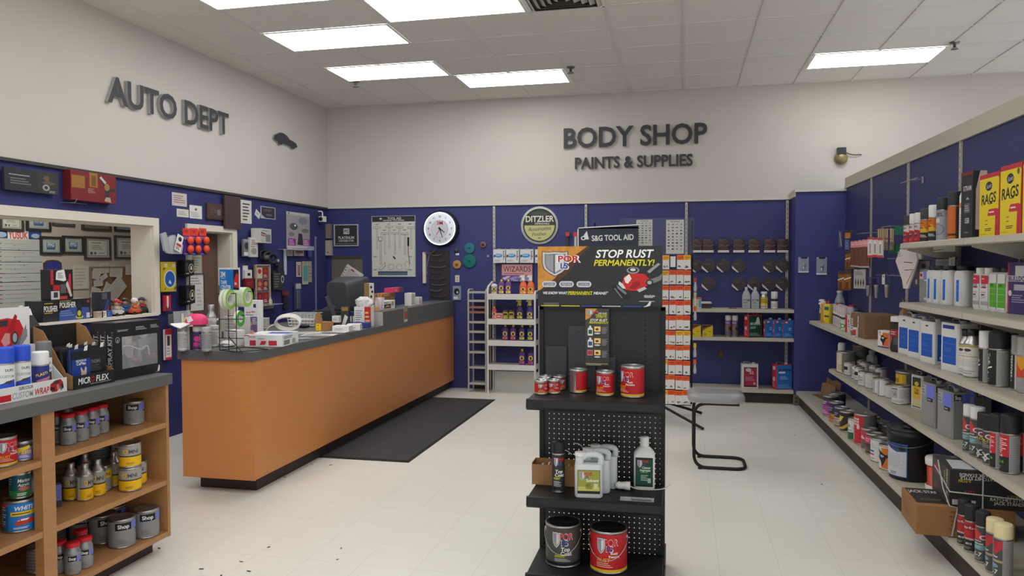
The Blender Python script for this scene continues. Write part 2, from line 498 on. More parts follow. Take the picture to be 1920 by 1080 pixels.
raised('wall_lettering','dark raised AUTO DEPT letters on the white left wall','AUTO DEPT',(LW,5.30,2.893),(0,1,0),(1,0,0),0.205,1.66)
car=[(0,.35),(.03,.62),(.14,.8),(.26,1),(.42,1),(.55,.86),(.66,.6),(.82,.56),(.95,.42),(1,.2),(.97,.08),(.9,.06),(.86,-.1),(.76,-.1),(.72,.06),(.36,.14),(.3,-.06),(.2,-.06),(.16,.16),(.06,.2)]
t=thing('car_silhouette','dark raised car-shaped wall cutout beside the AUTO DEPT letters','wall decoration',(LW,7.85,2.96))
B().prism([(u*0.52,w_*0.13) for u,w_ in car],mat((58,60,68),0.5),(0,1,0),(0,0,1),(0.012,0,0),(0.022,0,0)).build('face',t)
B().prism([(u*0.52,w_*0.13) for u,w_ in car],mat((160,160,158),0.4),(0,1,0),(0,0,1),(0.0215,0,0),(0.0003,0,0)).build('backing',t)
# alarm bell with its box
p=at(1578,296,Y=BW-0.05)
t=thing('alarm_bell','round brass-coloured alarm bell with a black box high on the back wall','bell',(p.x,BW,p.z))
bl=B();bl.M=Matrix.Rotation(PI/2,4,'X');bl.lathe([(0.0,0.075),(0.03,0.073),(0.06,0.055),(0.072,0.02),(0.072,0.004)],mat((142,130,92),0.4,0.5),24);bl.build('gong',t)
B().box(-0.045,-0.07,0.04,0.045,-0.002,0.115,mat((50,52,58),0.4)).build('box',t)
B().tube(arc([(0.045,-0.03,0.06),(0.12,-0.03,0.03),(0.2,-0.02,0.035),(0.215,-0.002,0.035)],0.04),0.006,mat((90,86,78),0.5)).build('cable',t)
# ================================================================ FIXED FURNITURE
# the long wooden service counter
LAMX=wood('counter_laminate',(196,124,66),(212,142,82),(1,0.6,14))
GLAM=mat((92,92,91),0.5,var=0.05,scale=40,name='grey_laminate')
KICK=mat((58,47,43),0.6,name='brown_kick')
CX,CXB,CY0,CY1=-2.83,-3.41,4.60,9.20
t=thing('service_counter','long wooden service counter with grey top running to the back wall','counter',(CX,CY0,0))
O=lambda bb:(setattr(bb,'M',Matrix.Translation((-CX,-CY0,0))),bb)[1]
O(B()).box(CXB+0.03,CY0+0.02,0.105,CX-0.004,CY1,0.92,LAMX).build('body',t)
O(B()).box(CXB+0.02,CY0+0.012,0.1,CX-0.0035,CY0+0.0195,0.92,LAMX).build('end_panel',t)
O(B()).box(CXB+0.08,CY0+0.12,0,CX-0.06,CY1,0.105,KICK).build('kick',t)
bb=O(B());bb.box(CXB,CY0-0.004,0.92,CX+0.006,CY1,0.98,GLAM);bb.build('countertop',t)
bb=O(B());bb.box(-4.0,6.0,0.92,CXB-0.001,CY1,0.9795,GLAM);bb.box(-3.98,6.03,0.0,-3.94,CY1,0.92,LAMX);bb.build('desk_wing',t)
bb=O(B());bb.box(CX-0.30,6.87,0.98,CX+0.004,CY1,1.112,GLAM);bb.box(CX-0.302,6.862,0.98,CX+0.002,6.87,1.11,mat((170,168,162),0.5));bb.build('raised_ledge',t)
# floor mat along the counter
MATM=mat((56,56,56),0.9,var=0.12,scale=150,bump=0.4,name='mat_pile')
t=thing('floor_mat','long dark grey floor mat lying along the wooden counter','floor mat',(-2.5,7.07,0))
B().box(-0.375,-1.40,0.001,0.365,1.39,0.010,MATM).build('pile',t)
B().box(-0.39,-1.43,0.0,0.385,1.41,0.006,mat((30,30,31),0.7)).build('rubber_edge',t)

# open wooden shelf unit with a grey top in the near corner
UX,UXB,UY0,UY1=-2.76,-3.50,1.75,3.64
UW=wood('shelf_wood',(158,110,66),(184,136,88),(1,0.7,5))
t=thing('shelf_unit','open wooden shelf unit with grey top holding paint cans in the near corner','shelf unit',(UX,UY1,0))
O=lambda bb:(setattr(bb,'M',Matrix.Translation((-UX,-UY1,0))),bb)[1]
O(B()).box(UXB-0.01,UY0,0.915,UX+0.012,UY1+0.02,0.973,GLAM).build('top',t)
for y0,y1 in ((UY0,UY0+0.03),(UY1-0.022,UY1)):O(B()).box(UXB,y0,0.075,UX,y1,0.915,UW).build('side_panel',t)
O(B()).box(UX-0.045,2.79,0.1,UX+0.001,2.862,0.915,UW).build('front_post',t)
for z in (0.105,0.392,0.708):
    O(B()).box(UXB+0.01,UY0+0.03,z-0.028,UX-0.002,UY1-0.022,z,UW).build('shelf',t)
O(B()).box(UXB,UY0+0.03,0.075,UXB+0.009,UY1-0.022,0.915,mat((46,38,32),0.8,name='dark_board')).build('back_panel',t)
O(B()).box(UXB+0.05,UY0+0.05,0,UX-0.07,UY1-0.06,0.075,KICK).build('kick',t)

# ---------------------------------------------------------------- aisle shelving on the right: a beige-framed gondola wall with a cap
PEGR=pegboard('blue_pegboard_aisle',(52,56,108),1,2)
ang=math.atan(RSL)
R0=Vector((1.72,8.85,0))
rt=thing('aisle_shelving','long beige-framed blue pegboard shelving along the aisle, four shelves high','shelving',R0,ang)
# local frame: +x into the wall, -y along the aisle toward the entrance
SL=lambda Y:(8.85-Y)*math.sqrt(1+RSL**2)
cols=[8.85,7.81,6.70,5.60,4.50,3.40]
L1=SL(3.2)
for k in range(5):
    B().box(0,-SL(cols[k+1])+0.012,0.0,0.02,-SL(cols[k])-0.012,2.385,PEGR).build('back_panel',rt)
for y in cols[1:]:
    bb=B();bb.box(-0.014,-SL(y)-0.012,0,0.02,-SL(y)+0.012,2.395,SHELF)
    for z in np.arange(0.25,2.35,0.05):bb.box(-0.0145,-SL(y)-0.003,z,-0.0135,-SL(y)+0.003,z+0.025,mat((70,66,58),0.7))
    bb.build('upright',rt)
B().box(-0.012,-L1,2.385,0.14,0.02,2.492,mat((186,178,164),0.6,var=0.03,name='cap_paint')).build('cap',rt)
B().box(-0.02,-L1,2.378,0.02,0.02,2.40,SHELF).build('cap_trim',rt)
B().box(0.021,-L1,0,0.10,0.0,2.385,BLUEW).build('rear_core',rt)
def shelfboard(y0,y1,z,d,name='shelf'):
    bb=B()
    bb.box(-d+0.02,-SL(y1),z-0.028,-0.002,-SL(y0),z,SHELF)
    # sloped price lip along the edge
    P=[(-d+0.02,z),(-d,z-0.004),(-d-0.004,z-0.034),(-d+0.012,z-0.04),(-d+0.02,z-0.028)]
    a=[(x,-SL(y0),q) for x,q in P];c=[(x,-SL(y1),q) for x,q in P]
    bb.rings([a,c],SHELF,smooth=False)
    return bb.build(name,rt)
Z1,Z2,Z3,Z4,Z0=1.704,1.306,0.943,0.555,0.165
for a,c in ((5.60,4.503),(4.497,3.40)):shelfboard(a,c,Z1,0.37);shelfboard(a,c,Z2,0.37)
for a,c in ((8.83,7.813),(7.807,6.703),(6.697,5.603),(5.597,4.503),(4.497,3.4)):shelfboard(a,c,Z3,0.37)
for a,c in ((7.807,6.703),(6.697,5.603),(5.597,4.503),(4.497,3.4)):shelfboard(a,c,Z4,0.37)
for a,c in ((8.83,7.813),(7.807,6.703),(6.697,5.603),(5.597,4.503),(4.497,3.4)):shelfboard(a,c,Z0,0.50,'base_shelf')
for z,ys in ((Z1,(5.594,4.5)),(Z2,(5.594,4.5))):
    for y in ys:
        bb=B();bb.prism([(0,0),(-0.33,0),(-0.33,-0.02),(-0.05,-0.1),(0,-0.1)],SHELF,(1,0,0),(0,0,1),(0,0.004,0),(0,-SL(y),z-0.03));bb.build('bracket',rt)
B().box(-0.465,-L1,0,-0.02,0,0.125,KICK).build('kick',rt)
# the blue column panel closing the corner
struct('wall_column',B().box(1.20,8.852,0,1.735,9.22,2.362,pegboard('blue_pegboard_column',(54,58,122),0,2)))
struct('trim_7',B().box(1.19,8.835,2.352,1.735,8.856,2.378,TRIMP).box(1.186,8.85,2.30,1.2,9.21,2.375,TRIMP))
t=thing('outlet','small metal outlet plate low on the blue corner column','outlet',(1.225,8.851,0.06))
B().box(-0.035,-0.006,-0.055,0.035,-0.001,0.055,mat((120,112,100),0.4,0.4)).build('plate',t)
for z in (-0.022,0.022):B().box(-0.013,-0.009,z-0.012,0.013,-0.006,z+0.012,mat((60,54,48),0.5)).build('socket',t)

# ---------------------------------------------------------------- shelving on the back wall
t=thing('wall_shelving','beige wall shelving with three shelves on the blue back wall','shelving',(0.03,BW+0.01,0))
O=lambda bb:(setattr(bb,'M',Matrix.Translation((-0.03,-BW-0.01,0))),bb)[1]
for x in (-2.301,-1.154,0.033,1.16):
    bb=O(B());bb.box(x-0.014,BW-0.018,0.1 if x>0 else 0.0,x+0.014,BW+0.011,2.29,SHELF)
    for z in np.arange(0.2,2.28,0.052):bb.box(x-0.003,BW-0.0188,z,x+0.003,BW-0.0178,z+0.03,mat((62,58,50),0.7))
    bb.build('upright',t)
ZB=(1.056,0.735,0.158)
for z,f_ in zip(ZB,(8.87,8.87,8.86)):
    bb=O(B());bb.box(0.045,f_+0.01,z-0.02,1.197,BW-0.019,z,SHELF);bb.box(0.045,f_-0.004,z-0.036,1.197,f_+0.012,z+0.001,SHELF)
    bb.build('shelf',t)
O(B()).box(0.045,8.93,0,1.197,BW-0.02,0.122,KICK).build('kick',t)

# ---------------------------------------------------------------- the black pegboard rust-paint display stand
BPEG=pegboard('black_pegboard',(26,26,28),0,2,True,0.5,0.0247,0.0033)
DX0,DX1,DY=-0.694,-0.082,3.70
t=thing('display_stand','black pegboard display stand with three shelves and a rust paint header','display stand',((DX0+DX1)/2,DY,0))
XM=(DX0+DX1)/2
O=lambda bb:(setattr(bb,'M',Matrix.Translation((-XM,-DY,0))),bb)[1]
O(B()).box(DX0+0.018,DY,0.1,DX1-0.018,DY+0.005,1.352,BPEG).build('pegboard',t)
for x in (DX0,DX1-0.022):O(B()).box(x,DY-0.012,0,x+0.022,DY+0.03,1.36,BLKM).build('upright',t)
O(B()).box(DX0,DY-0.012,1.345,DX1,DY+0.03,1.362,BLKM).build('top_rail',t)
DZ=(0.957,0.508,0.165)
for z,d in zip(DZ,(0.33,0.33,0.36)):
    bb=O(B());y0=DY-d
    bb.box(DX0+0.005,y0+0.012,z-0.022,DX1-0.005,DY-0.012,z,BLKM)
    P=[(y0+0.012,z),(y0,z-0.003),(y0-0.004,z-0.04),(y0+0.01,z-0.052),(y0+0.02,z-0.05)]
    bb.rings([[(DX0-0.002,y,q) for y,q in P],[(DX1+0.002,y,q) for y,q in P]],BLKM,smooth=False)
    bb.build('shelf',t)
    o=O(B()).box(DX0+0.01,y0-0.0065,z-0.036,DX1-0.01,y0-0.0055,z-0.006,clear((70,70,72),0.25,0.5)).build('price_strip',t)
for x in (DX0,DX1-0.03):O(B()).box(x,DY-0.34,0,x+0.03,DY+0.30,0.11,BLKM).build('base_leg',t)
O(B()).box(DX0+0.03,DY-0.335,0.0,DX1-0.03,DY-0.325,0.112,BLKM).build('kick',t)
# header board
HDR_W,HDR_H=0.606,0.294
bb=O(B());HX=-0.703
bb.box(HX,DY+0.0,1.362,HX+HDR_W,DY+0.012,1.362+HDR_H,mat((40,40,42),0.4))
RUSTC=nodes_for('rust_print',0.45)
n1=noise(RUSTC[1],RUSTC[3],28.0,5)
RUSTC[1].links.new(mixc(RUSTC[1],n1,(150,84,20),(236,172,62)),RUSTC[2].inputs['Base Color'])
RUSTC=RUSTC[0]
CHAR=(44,44,46)
def shield(x,y,w_,h_):
    S_=[(0,1),(.18,.97),(.5,1.0),(.82,.97),(1,1),(1,.5),(.93,.25),(.75,.08),(.5,-.06),(.25,.08),(.07,.25),(0,.5)]
    pts=[(x+u*w_,y+v_*h_) for u,v_ in S_]
    q=lambda k,ox=0:[(x+w_*(0.5+(u-0.5)*k)+ox,y+h_*(0.5+(v_-0.5)*k)) for u,v_ in S_]
    return [('p',pts,(20,20,22)),('p',q(.95),(196,196,198)),('p',q(.78),(70,70,72)),('p',q(.73),(150,150,154)),
            ('p',[(x+w_*.5,y+h_*.1),(x+w_*.82,y+h_*.35),(x+w_*.84,y+h_*.86),(x+w_*.5,y+h_*.86)],(210,210,212)),
            ('r',x+w_*.44,y+h_*.06,x+w_*.5,y+h_*.88,(90,90,92))]
ops=[('p',[(0,0.26),(0,1),(0.405,1),(0.3,0.84),(0.22,0.62),(0.13,0.45),(0.02,0.27)],RUSTC),
       ('p',[(0.405,1),(0.43,1),(0.33,0.8),(0.26,0.58),(0.16,0.40),(0.03,0.25),(0.13,0.45),(0.22,0.62),(0.3,0.84)],(84,52,26))]
ops+=[('l',)]+shield(0.035,0.52,0.215,0.40)+[('l',)]
ops+=[('t','POR',0.252,0.79,0.115,(240,238,232),{'wide':1.25}),('t','POR',0.25,0.793,0.098,(200,24,36),{'wide':1.28}),
        ('t','15',0.215,0.672,0.11,(240,238,232),{'wide':1.2}),('t','15',0.213,0.675,0.092,(22,70,170),{'wide':1.2}),
        ('t','STOP RUST',0.695,0.872,0.125,(244,244,240),{'shear':.22,'fit':.47}),
        ('t','PERMANENTLY!',0.695,0.725,0.095,(222,214,30),{'shear':.22,'fit':.48}),
        ('t','WE KNOW WHAT',0.142,0.222,0.043,(240,240,236),{'shear':.2,'fit':.2}),
        ('r',0.245,0.195,0.447,0.2,(222,214,30)),('t','PERMANENT',0.346,0.225,0.05,(222,214,30),{'shear':.2,'fit':.2}),
        ('t','MEANS!',0.507,0.222,0.043,(240,240,236),{'shear':.2,'fit':.11})]
for k,s in enumerate(('CLEANER','PREPARE','COATING')):
    x=0.095+k*0.142
    ops+=[('e',x-.035,.37,.025,.05,(205,205,208)),('e',x+.035,.37,.025,.05,(205,205,208)),('r',x-.035,.32,x+.035,.42,(205,205,208)),
            ('r',x-.045,.345,x+.045,.395,(78,84,104)),('t',s,x,.37,.036,(200,206,220),{'fit':.08})]
# the red engine drawing
E_=(30,30,32);GR=(120,120,124)
ops+=[('p',[(.63,.38),(.70,.28),(.76,.17),(.72,.12),(.66,.2),(.6,.33)],E_),('p',[(.64,.36),(.69,.29),(.725,.22),(.71,.2),(.65,.3)],GR),
        ('p',[(.68,.36),(.70,.5),(.76,.56),(.86,.54),(.905,.45),(.88,.34),(.79,.26),(.71,.28)],(196,36,34)),
        ('p',[(.70,.47),(.74,.54),(.76,.46),(.73,.38),(.71,.4)],(232,225,218)),('p',[(.86,.42),(.97,.5),(1.0,.55),(.99,.44),(.9,.36)],GR),
        ('p',[(.78,.29),(.83,.36),(.82,.43),(.77,.4),(.74,.3)],(150,22,24)),('e',.77,.6,.05,.055,(150,150,154)),('e',.77,.605,.038,.04,(30,30,32)),('e',.77,.61,.022,.024,(210,210,212)),
        ('p',[(.66,.42),(.69,.38),(.715,.30),(.69,.30),(.655,.37)],(214,214,216)),('p',[(.8,.28),(.86,.33),(.88,.3),(.82,.24)],(190,190,192)),
        ('p',[(.62,.3),(.68,.14),(.69,.145),(.63,.31)],GR),('p',[(.88,.58),(.965,.72),(.985,.7),(.9,.55)],(150,150,152)),
        ('e',.90,.4,.03,.05,(40,40,42)),('e',.9,.4,.018,.03,(170,170,172)),
        ('t','absolute',.90,.185,.035,(214,214,210),{'fit':.09}),('f',.86,.145,.95,.17,1,(190,190,186)),('f',.82,.085,.98,.1,1,(225,225,222)),
        ('p',[(.90,.09),(.915,.09),(.905,.02),(.87,.0),(.85,.0),(.88,.03)],(220,220,218)),('r',.05,.01,.175,.06,(92,92,94)),('t','TM',.565,.24,.02,(220,220,216))]
flat(bb,(HX,DY-0.0002,1.362),(1,0,0),(0,0,1),(0,-1,0),HDR_W,HDR_H,[('r',0,0,1,1,CHAR)]+ops)
bb.build('header_board',t)
bb=O(B())
for k,c in enumerate(((220,196,40),(220,196,40),(60,90,170),(200,200,196),(60,90,170))):
    bb.box(DX0+0.01+k*0.1,DY-0.014,1.3625,DX0+0.1+k*0.1,DY-0.008,1.3665,pm(c))
bb.build('colour_strip',t)
# long steps: rack ends seen behind ----------------------------------------------------
# white four-shelf product rack against the back wall
RX0,RX1,RY0,RY1=-2.322,-1.715,8.90,9.17
WEN=mat((214,212,204),0.4,name='white_enamel')
t=thing('wire_rack','white four-shelf product rack of car polish against the back wall','rack',((RX0+RX1)/2,9.03,0))
O=lambda bb:(setattr(bb,'M',Matrix.Translation((-(RX0+RX1)/2,-9.03,0))),bb)[1]
for x in (RX0+0.012,RX1-0.012):
    bb=O(B());bb.tube(arc([(x,RY0,0.0),(x,RY0,1.29 if x<-2 else 1.24),(x,RY1,1.36 if x<-2 else 1.24),(x,RY1,0.0)],0.05),0.013,WEN);bb.build('side_frame',t)
ZW=(1.199,0.897,0.638,0.345)
for z in ZW:
    bb=O(B());bb.box(RX0+0.02,RY0,z-0.006,RX1-0.02,RY1,z,WEN);bb.box(RX0+0.01,RY0-0.012,z-0.055,RX1-0.01,RY0-0.006,z+0.012,WEN);bb.box(RX0+0.01,RY0-0.006,z-0.05,RX0+0.02,RY1,z+0.01,WEN);bb.box(RX1-0.02,RY0-0.006,z-0.05,RX1-0.01,RY1,z+0.01,WEN)
    bb.build('shelf',t)
O(B()).box(RX0+0.03,RY1-0.01,0.0,RX1-0.02,RY1,0.24,WEN).build('back_plate',t)
# narrow grey rack of many small shelves
t=thing('tray_rack','narrow grey rack of many small trays between counter and white rack','rack',(-2.45,9.05,0))
O=lambda bb:(setattr(bb,'M',Matrix.Translation((2.45,-9.05,0))),bb)[1]
GEN=mat((172,168,160),0.45,name='grey_enamel')
for x in (-2.565,-2.345):
    O(B()).tube(arc([(x,8.94,0.0),(x,8.94,1.26),(x,9.16,1.26),(x,9.16,0.0)],0.05),0.011,GEN).build('side_frame',t)
for z in (1.235,1.13,1.05,0.99,0.868,0.75,0.626,0.50,0.312,0.115):
    bb=O(B());c=mat((150,96,78),0.5) if abs(z-1.05)<.01 or abs(z-0.99)<.01 else GEN
    bb.box(-2.555,8.945,z-0.006,-2.355,9.155,z-0.002,GEN);bb.box(-2.555,8.935,z-0.02,-2.355,8.945,z+0.006,c);bb.build('tray',t)

# ---------------------------------------------------------------- cantilever stool by the display
t=thing('cantilever_stool','low cantilever stool with plastic-wrapped seat and black tube frame','stool',(0.25,6.12,0))
O=lambda bb:(setattr(bb,'M',Matrix.Translation((-0.25,-6.12,0))),bb)[1]
zs=0.50
path=arc([(0.42,5.96,zs),(0.085,5.96,zs),(0.085,5.94,0.012),(0.47,5.94,0.012),(0.47,6.29,0.012),(0.085,6.29,0.012),(0.085,6.29,zs),(0.42,6.29,zs)],0.10,7)
path=[Vector((p.x,p.y,max(p.z,0.013))) for p in path]
O(B()).tube(path,0.0125,BLKM,10).build('tube_frame',t)
for x,y in ((0.13,5.94),(0.13,6.29)):O(B()).lathe([(0.0,0),(0.014,0),(0.014,0.012),(0,0.012)],BLK,12,cx=x,cy=y).build('foot',t)
bb=B();bb.loft([(0.20,0.19,0.09,0.0),(0.212,0.20,0.10,0.012),(0.212,0.20,0.1,0.04),(0.20,0.19,0.09,0.055),(0.15,0.14,0.09,0.062)],mat((88,88,92),0.35,var=0.15,scale=8),k=6)
o=bb.build('seat',t);o.location=(0.0,0.005,zs+0.008)
bb=B();bb.loft([(0.216,0.204,0.10,0.0),(0.217,0.204,0.10,0.03),(0.206,0.195,0.1,0.062),(0.15,0.14,0.09,0.068)],clear((240,240,240),0.28,0.15),k=6,cap0=False)
o=bb.build('plastic_wrap',t);o.location=(0.0,0.005,zs+0.008)
# ================================================================ KINDS OF GOODS (each is an Empty with its parts)
def can(name,label,cat,loc,rz,r,h,ops,body=MET,lid=MET,group=None,lidc=None,bail=False,span=PI*1.5,wrapc=None,n=22):
    t=thing(name,label,cat,loc,rz,group)
    B().lathe([(0.0,0.0),(r*0.96,0.0),(r,0.003),(r,0.006),(r*0.975,0.008),(r*0.975,h-0.012),(r,h-0.01),(r*1.01,h-0.006),(r,h-0.001),(r*0.93,h-0.001),(r*0.92,h-0.008),(0.0,h-0.008)],body,n).build('body',t)
    b=B()
    if wrapc:b.lathe([(r*0.978,0.009),(r*0.978,h-0.013)],pm(wrapc),n,cap0=False,cap1=False)
    wrap(b,r*0.979,0.009,h-0.022,ops,span=span);b.build('label',t)
    B().lathe([(r*0.90,h-0.008),(r*0.90,h-0.002),(r*0.84,h-0.0015),(r*0.80,h-0.006),(0.0,h-0.006)],lidc or lid,n,cap0=False).build('lid',t)
    if bail:
        P=[(-r-0.004,-0.004,h*0.80)]+[(-r*1.04*math.cos(PI*k/12),-r*1.04*math.sin(PI*k/12)-0.006,h*0.80-h*0.46*math.sin(PI*k/12)) for k in range(1,12)]+[(r+0.004,-0.004,h*0.80)]
        B().tube(P,0.0016,MET,6).build('bail_handle',t)
        for s in (-1,1):
            e=B();e.M=Matrix.Translation((s*r*0.975,0,h*0.8)) @ Matrix.Rotation(s*PI/2,4,'Y');e.lathe([(0.011,-0.001),(0.011,0.003),(0.006,0.006),(0.0,0.006)],MET,12);e.build('ear',t)
    return t
def spray(name,label,loc,rz,r,h,ops,capc,wrapc=None,group=None,span=PI*1.2,cap_h=0.30,cat='spray can',n=18):
    t=thing(name,label,cat,loc,rz,group)
    hb=h*(1-cap_h)
    B().lathe([(0.0,0.0),(r*0.93,0.0),(r,0.004),(r*0.97,0.007),(r*0.97,hb-0.012),(r,hb-0.01),(r*0.97,hb-0.004),(r*0.7,hb+0.012),(r*0.6,hb+0.016),(0,hb+0.016)],MET,n).build('body',t)
    b=B()
    if wrapc:b.lathe([(r*0.975,0.008),(r*0.975,hb-0.013)],pm(wrapc),n,cap0=False,cap1=False)
    wrap(b,r*0.976,0.008,hb-0.022,ops,span=span);b.build('label',t)
    B().lathe([(r*0.985,hb-0.006),(r*0.985,h-0.007),(r*0.94,h-0.002),(r*0.88,h),(0,h)],pm(capc),n,cap0=False).build('cap',t)
    return t
def conecan(name,label,loc,rz,r,h,ops,capc=MET,wrapc=None,group=None,neck=0.30,cat='can',bodym=None,span=PI*1.3,n=20):
    # metal bottle: straight body, cone shoulder, screw neck
    t=thing(name,label,cat,loc,rz,group)
    hb=h*0.72;bm=bodym or MET
    B().lathe([(0,0),(r*0.95,0),(r,0.004),(r*0.975,0.007),(r*0.975,hb-0.01),(r,hb-0.006),(r*0.96,hb-0.002),(r*neck*1.2,h*0.86),(r*neck*1.2,h*0.9),(0,h*0.9)],bm,n).build('body',t)
    b=B()
    if wrapc:b.lathe([(r*0.978,0.008),(r*0.978,hb-0.011)],pm(wrapc),n,cap0=False,cap1=False)
    wrap(b,r*0.979,0.008,hb-0.02,ops,span=span);b.build('label',t)
    B().lathe([(r*neck*1.45,h*0.87),(r*neck*1.45,h*0.99),(r*neck*1.3,h),(0,h)],pm(capc),16,cap0=False).build('cap',t)
    return t
def fcan(name,label,loc,rz,w,d,h,front,side,base=WHITE,group=None,capc=BLK,top=None,handle=True,cat='can'):
    # rectangular tin with strap handle and screw cap; front prints on -Y, side prints on +X and -X
    t=thing(name,label,cat,loc,rz,group);a,c=w/2,d/2
    B().loft([(a-.002,c-.002,.008,0),(a,c,.01,.003),(a-.001,c-.001,.01,.005),(a-.001,c-.001,.01,h-.005),(a,c,.01,h-.003),(a,c,.01,h),(a-.004,c-.004,.008,h),(a-.005,c-.005,.008,h-.005)],pm(base) if top is None else pm(base),4,True,True,True).build('body',t)
    b=B();e=.0006
    flat(b,(-a+.008,-c-e+.001,.006),(1,0,0),(0,0,1),(0,-1,0),w-.016,h-.014,front)
    if side:
        flat(b,(a+e-.001,-c+.008,.006),(0,1,0),(0,0,1),(1,0,0),d-.016,h-.014,side)
        flat(b,(-a-e+.001,c-.008,.006),(0,-1,0),(0,0,1),(-1,0,0),d-.016,h-.014,side)
    b.build('label',t)
    B().loft([(a-.006,c-.006,.008,h-.0045),(a-.012,c-.012,.006,h-.002)],top or MET2,3,False,False,True).build('lid',t)
    B().lathe([(0.016,h-.003),(0.016,h+.014),(0.013,h+.016),(0,h+.016)],pm(capc),14,cap0=False,cx=a*0.45,cy=0).build('cap',t)
    if handle:
        B().tube(arc([(-a*0.75,0,h-.002),(-a*0.70,0,h+.022),(a*0.02,0,h+.022),(a*0.08,0,h-.002)],.014,4),.004,MET,6).build('handle',t)
    return t
def bottle(name,label,loc,rz,w,d,h,front,base,capc,group=None,neck=0.34,shoulder=0.72,caph=0.12,cat='bottle',back=None,capw=1.0,m=None,wrapc=None):
    t=thing(name,label,cat,loc,rz,group);a,c=w/2,d/2;rn=min(a,c)*neck*1.4
    bm=m or pm(base);hs=h*shoulder;hn=h*(1-caph)
    B().loft([(a*.93,c*.93,c*.55,0),(a,c,c*.6,.006),(a,c,c*.6,hs),(a*.93,c*.95,c*.75,hs+(hn-hs)*.3),(a*.62,min(c*.8,a*.62),9,hs+(hn-hs)*.72),(rn,rn,9,hn-.004),(rn,rn,9,hn+.002)],bm,5).build('body',t)
    b=B()
    if front:flat(b,(-a*.82,-c-.0006,h*.06),(1,0,0),(0,0,1),(0,-1,0),w*.82,hs-h*.1,front)
    if back:flat(b,(a+.0006,-c*.45,h*.06),(0,1,0),(0,0,1),(1,0,0),d*.45,hs-h*.1,back)
    if b.v:b.build('label',t)
    B().lathe([(rn*1.22*capw,hn-.004),(rn*1.22*capw,h-.003),(rn*1.1*capw,h),(0,h)],pm(capc),14,cap0=False).build('cap',t)
    return t
def trigger(name,label,loc,rz,w,d,h,front,base,headc,group=None,cat='spray bottle'):
    t=thing(name,label,cat,loc,rz,group);a,c=w/2,d/2;hb=h*.74
    B().loft([(a*.93,c*.93,c*.6,0),(a,c,c*.7,.006),(a*.97,c*.97,c*.7,hb*.55),(a*.74,c*.8,c*.7,hb*.80),(a*.34,a*.34,9,hb*.94),(a*.32,a*.32,9,hb)],pm(base),5).build('body',t)
    b=B();flat(b,(-a*.78,-c-.0006,h*.05),(1,0,0),(0,0,1),(0,-1,0),w*.78,hb*.52,front);b.build('label',t)
    hd=B();m=pm(headc)
    hd.lathe([(a*.42,hb-.006),(a*.42,hb+.016),(a*.3,hb+.02)],m,12,cap0=False)
    hd.prism([(-.016,hb+.018),(.014,hb+.018),(.016,h*.90),(.02,h),(-.034,h),(-.046,h-.012),(-.046,h-.022),(-.018,h-.026)],m,(1,0,0),(0,0,1),(0,.018,0),(0,-.009,0))
    hd.build('trigger_head',t)
    tr=B();tr.prism([(-.022,h-.026),(-.03,h-.06),(-.036,h-.078),(-.031,h-.08),(-.022,h-.056),(-.014,h-.026)],m,(1,0,0),(0,0,1),(0,.01,0),(0,-.005,0));tr.build('trigger',t)
    return t
def carton(name,label,loc,rz,w,d,h,base,front=(),side=(),top=(),group=None,cat='box',lside=None,split=False):
    # printed box: body mesh with a print on each face that shows
    t=thing(name,label,cat,loc,rz,group);a,c=w/2,d/2
    bm=base if not isinstance(base,tuple) else pm(base)
    B().loft([(a-.001,c-.001,.001,0),(a,c,.0012,.001),(a,c,.0012,h-.001),(a-.001,c-.001,.001,h)],bm,1,False).build('body',t)
    b=B();e=.0003
    if front:flat(b,(-a,-c-e,0),(1,0,0),(0,0,1),(0,-1,0),w,h,front)
    if split and b.v:b.build('printed_panel',t);b=B()
    if side:flat(b,(a+e,-c,0),(0,1,0),(0,0,1),(1,0,0),d,h,side)
    ls=side if lside is None else lside
    if ls:flat(b,(-a-e,c,0),(0,-1,0),(0,0,1),(-1,0,0),d,h,ls)
    if split and b.v:b.build('printed_panel',t);b=B()
    if top:flat(b,(-a,-c,h+e),(1,0,0),(0,1,0),(0,0,1),w,d,top)
    if b.v:b.build('printed_panel',t)
    return t
def panelthing(name,label,cat,org,ex,n,W,H,ops,thick=0.004,base=WHITE,group=None,part='print',frame=None,fw=0.02,rot=0.0,body='backing'):
    # flat thing on a wall: org lower-left corner, ex along it, n out of the wall
    ex,n=Vector(ex).normalized(),Vector(n).normalized();up=n.cross(ex)
    if rot:ex=Matrix.Rotation(rot,3,n) @ ex;up=n.cross(ex)
    t=thing(name,label,cat,org,0,group)
    b=B();bm=pm(base) if isinstance(base,tuple) else base
    b.prism([(0,0),(W,0),(W,H),(0,H)],bm,ex,up,n*thick);b.build(body,t)
    if ops:
        b=B();f0=fw if frame else 0
        flat(b,ex*f0+up*f0+n*(thick+.0002),ex,up,n,W-2*f0,H-2*f0,ops);b.build(part,t)
    if frame:
        b=B();m=pm(frame) if isinstance(frame,tuple) else frame
        for x0,y0,x1,y1 in ((0,0,W,fw),(0,H-fw,W,H),(0,fw,fw,H-fw),(W-fw,fw,W,H-fw)):
            b.prism([(x0,y0),(x1,y0),(x1,y1),(x0,y1)],m,ex,up,n*0.012,n*thick)
        b.build('frame',t)
    return t
def fill(c):return ('r',0,0,1,1,c)
def onto(k,px,py):                                # a point of an aisle shelf under a base pixel
    return at(px,py,Z={1:Z1,2:Z2,3:Z3,4:Z4,0:Z0}[k]+0.001)
AIS=-PI/2                                         # fronts of the aisle goods look across the aisle
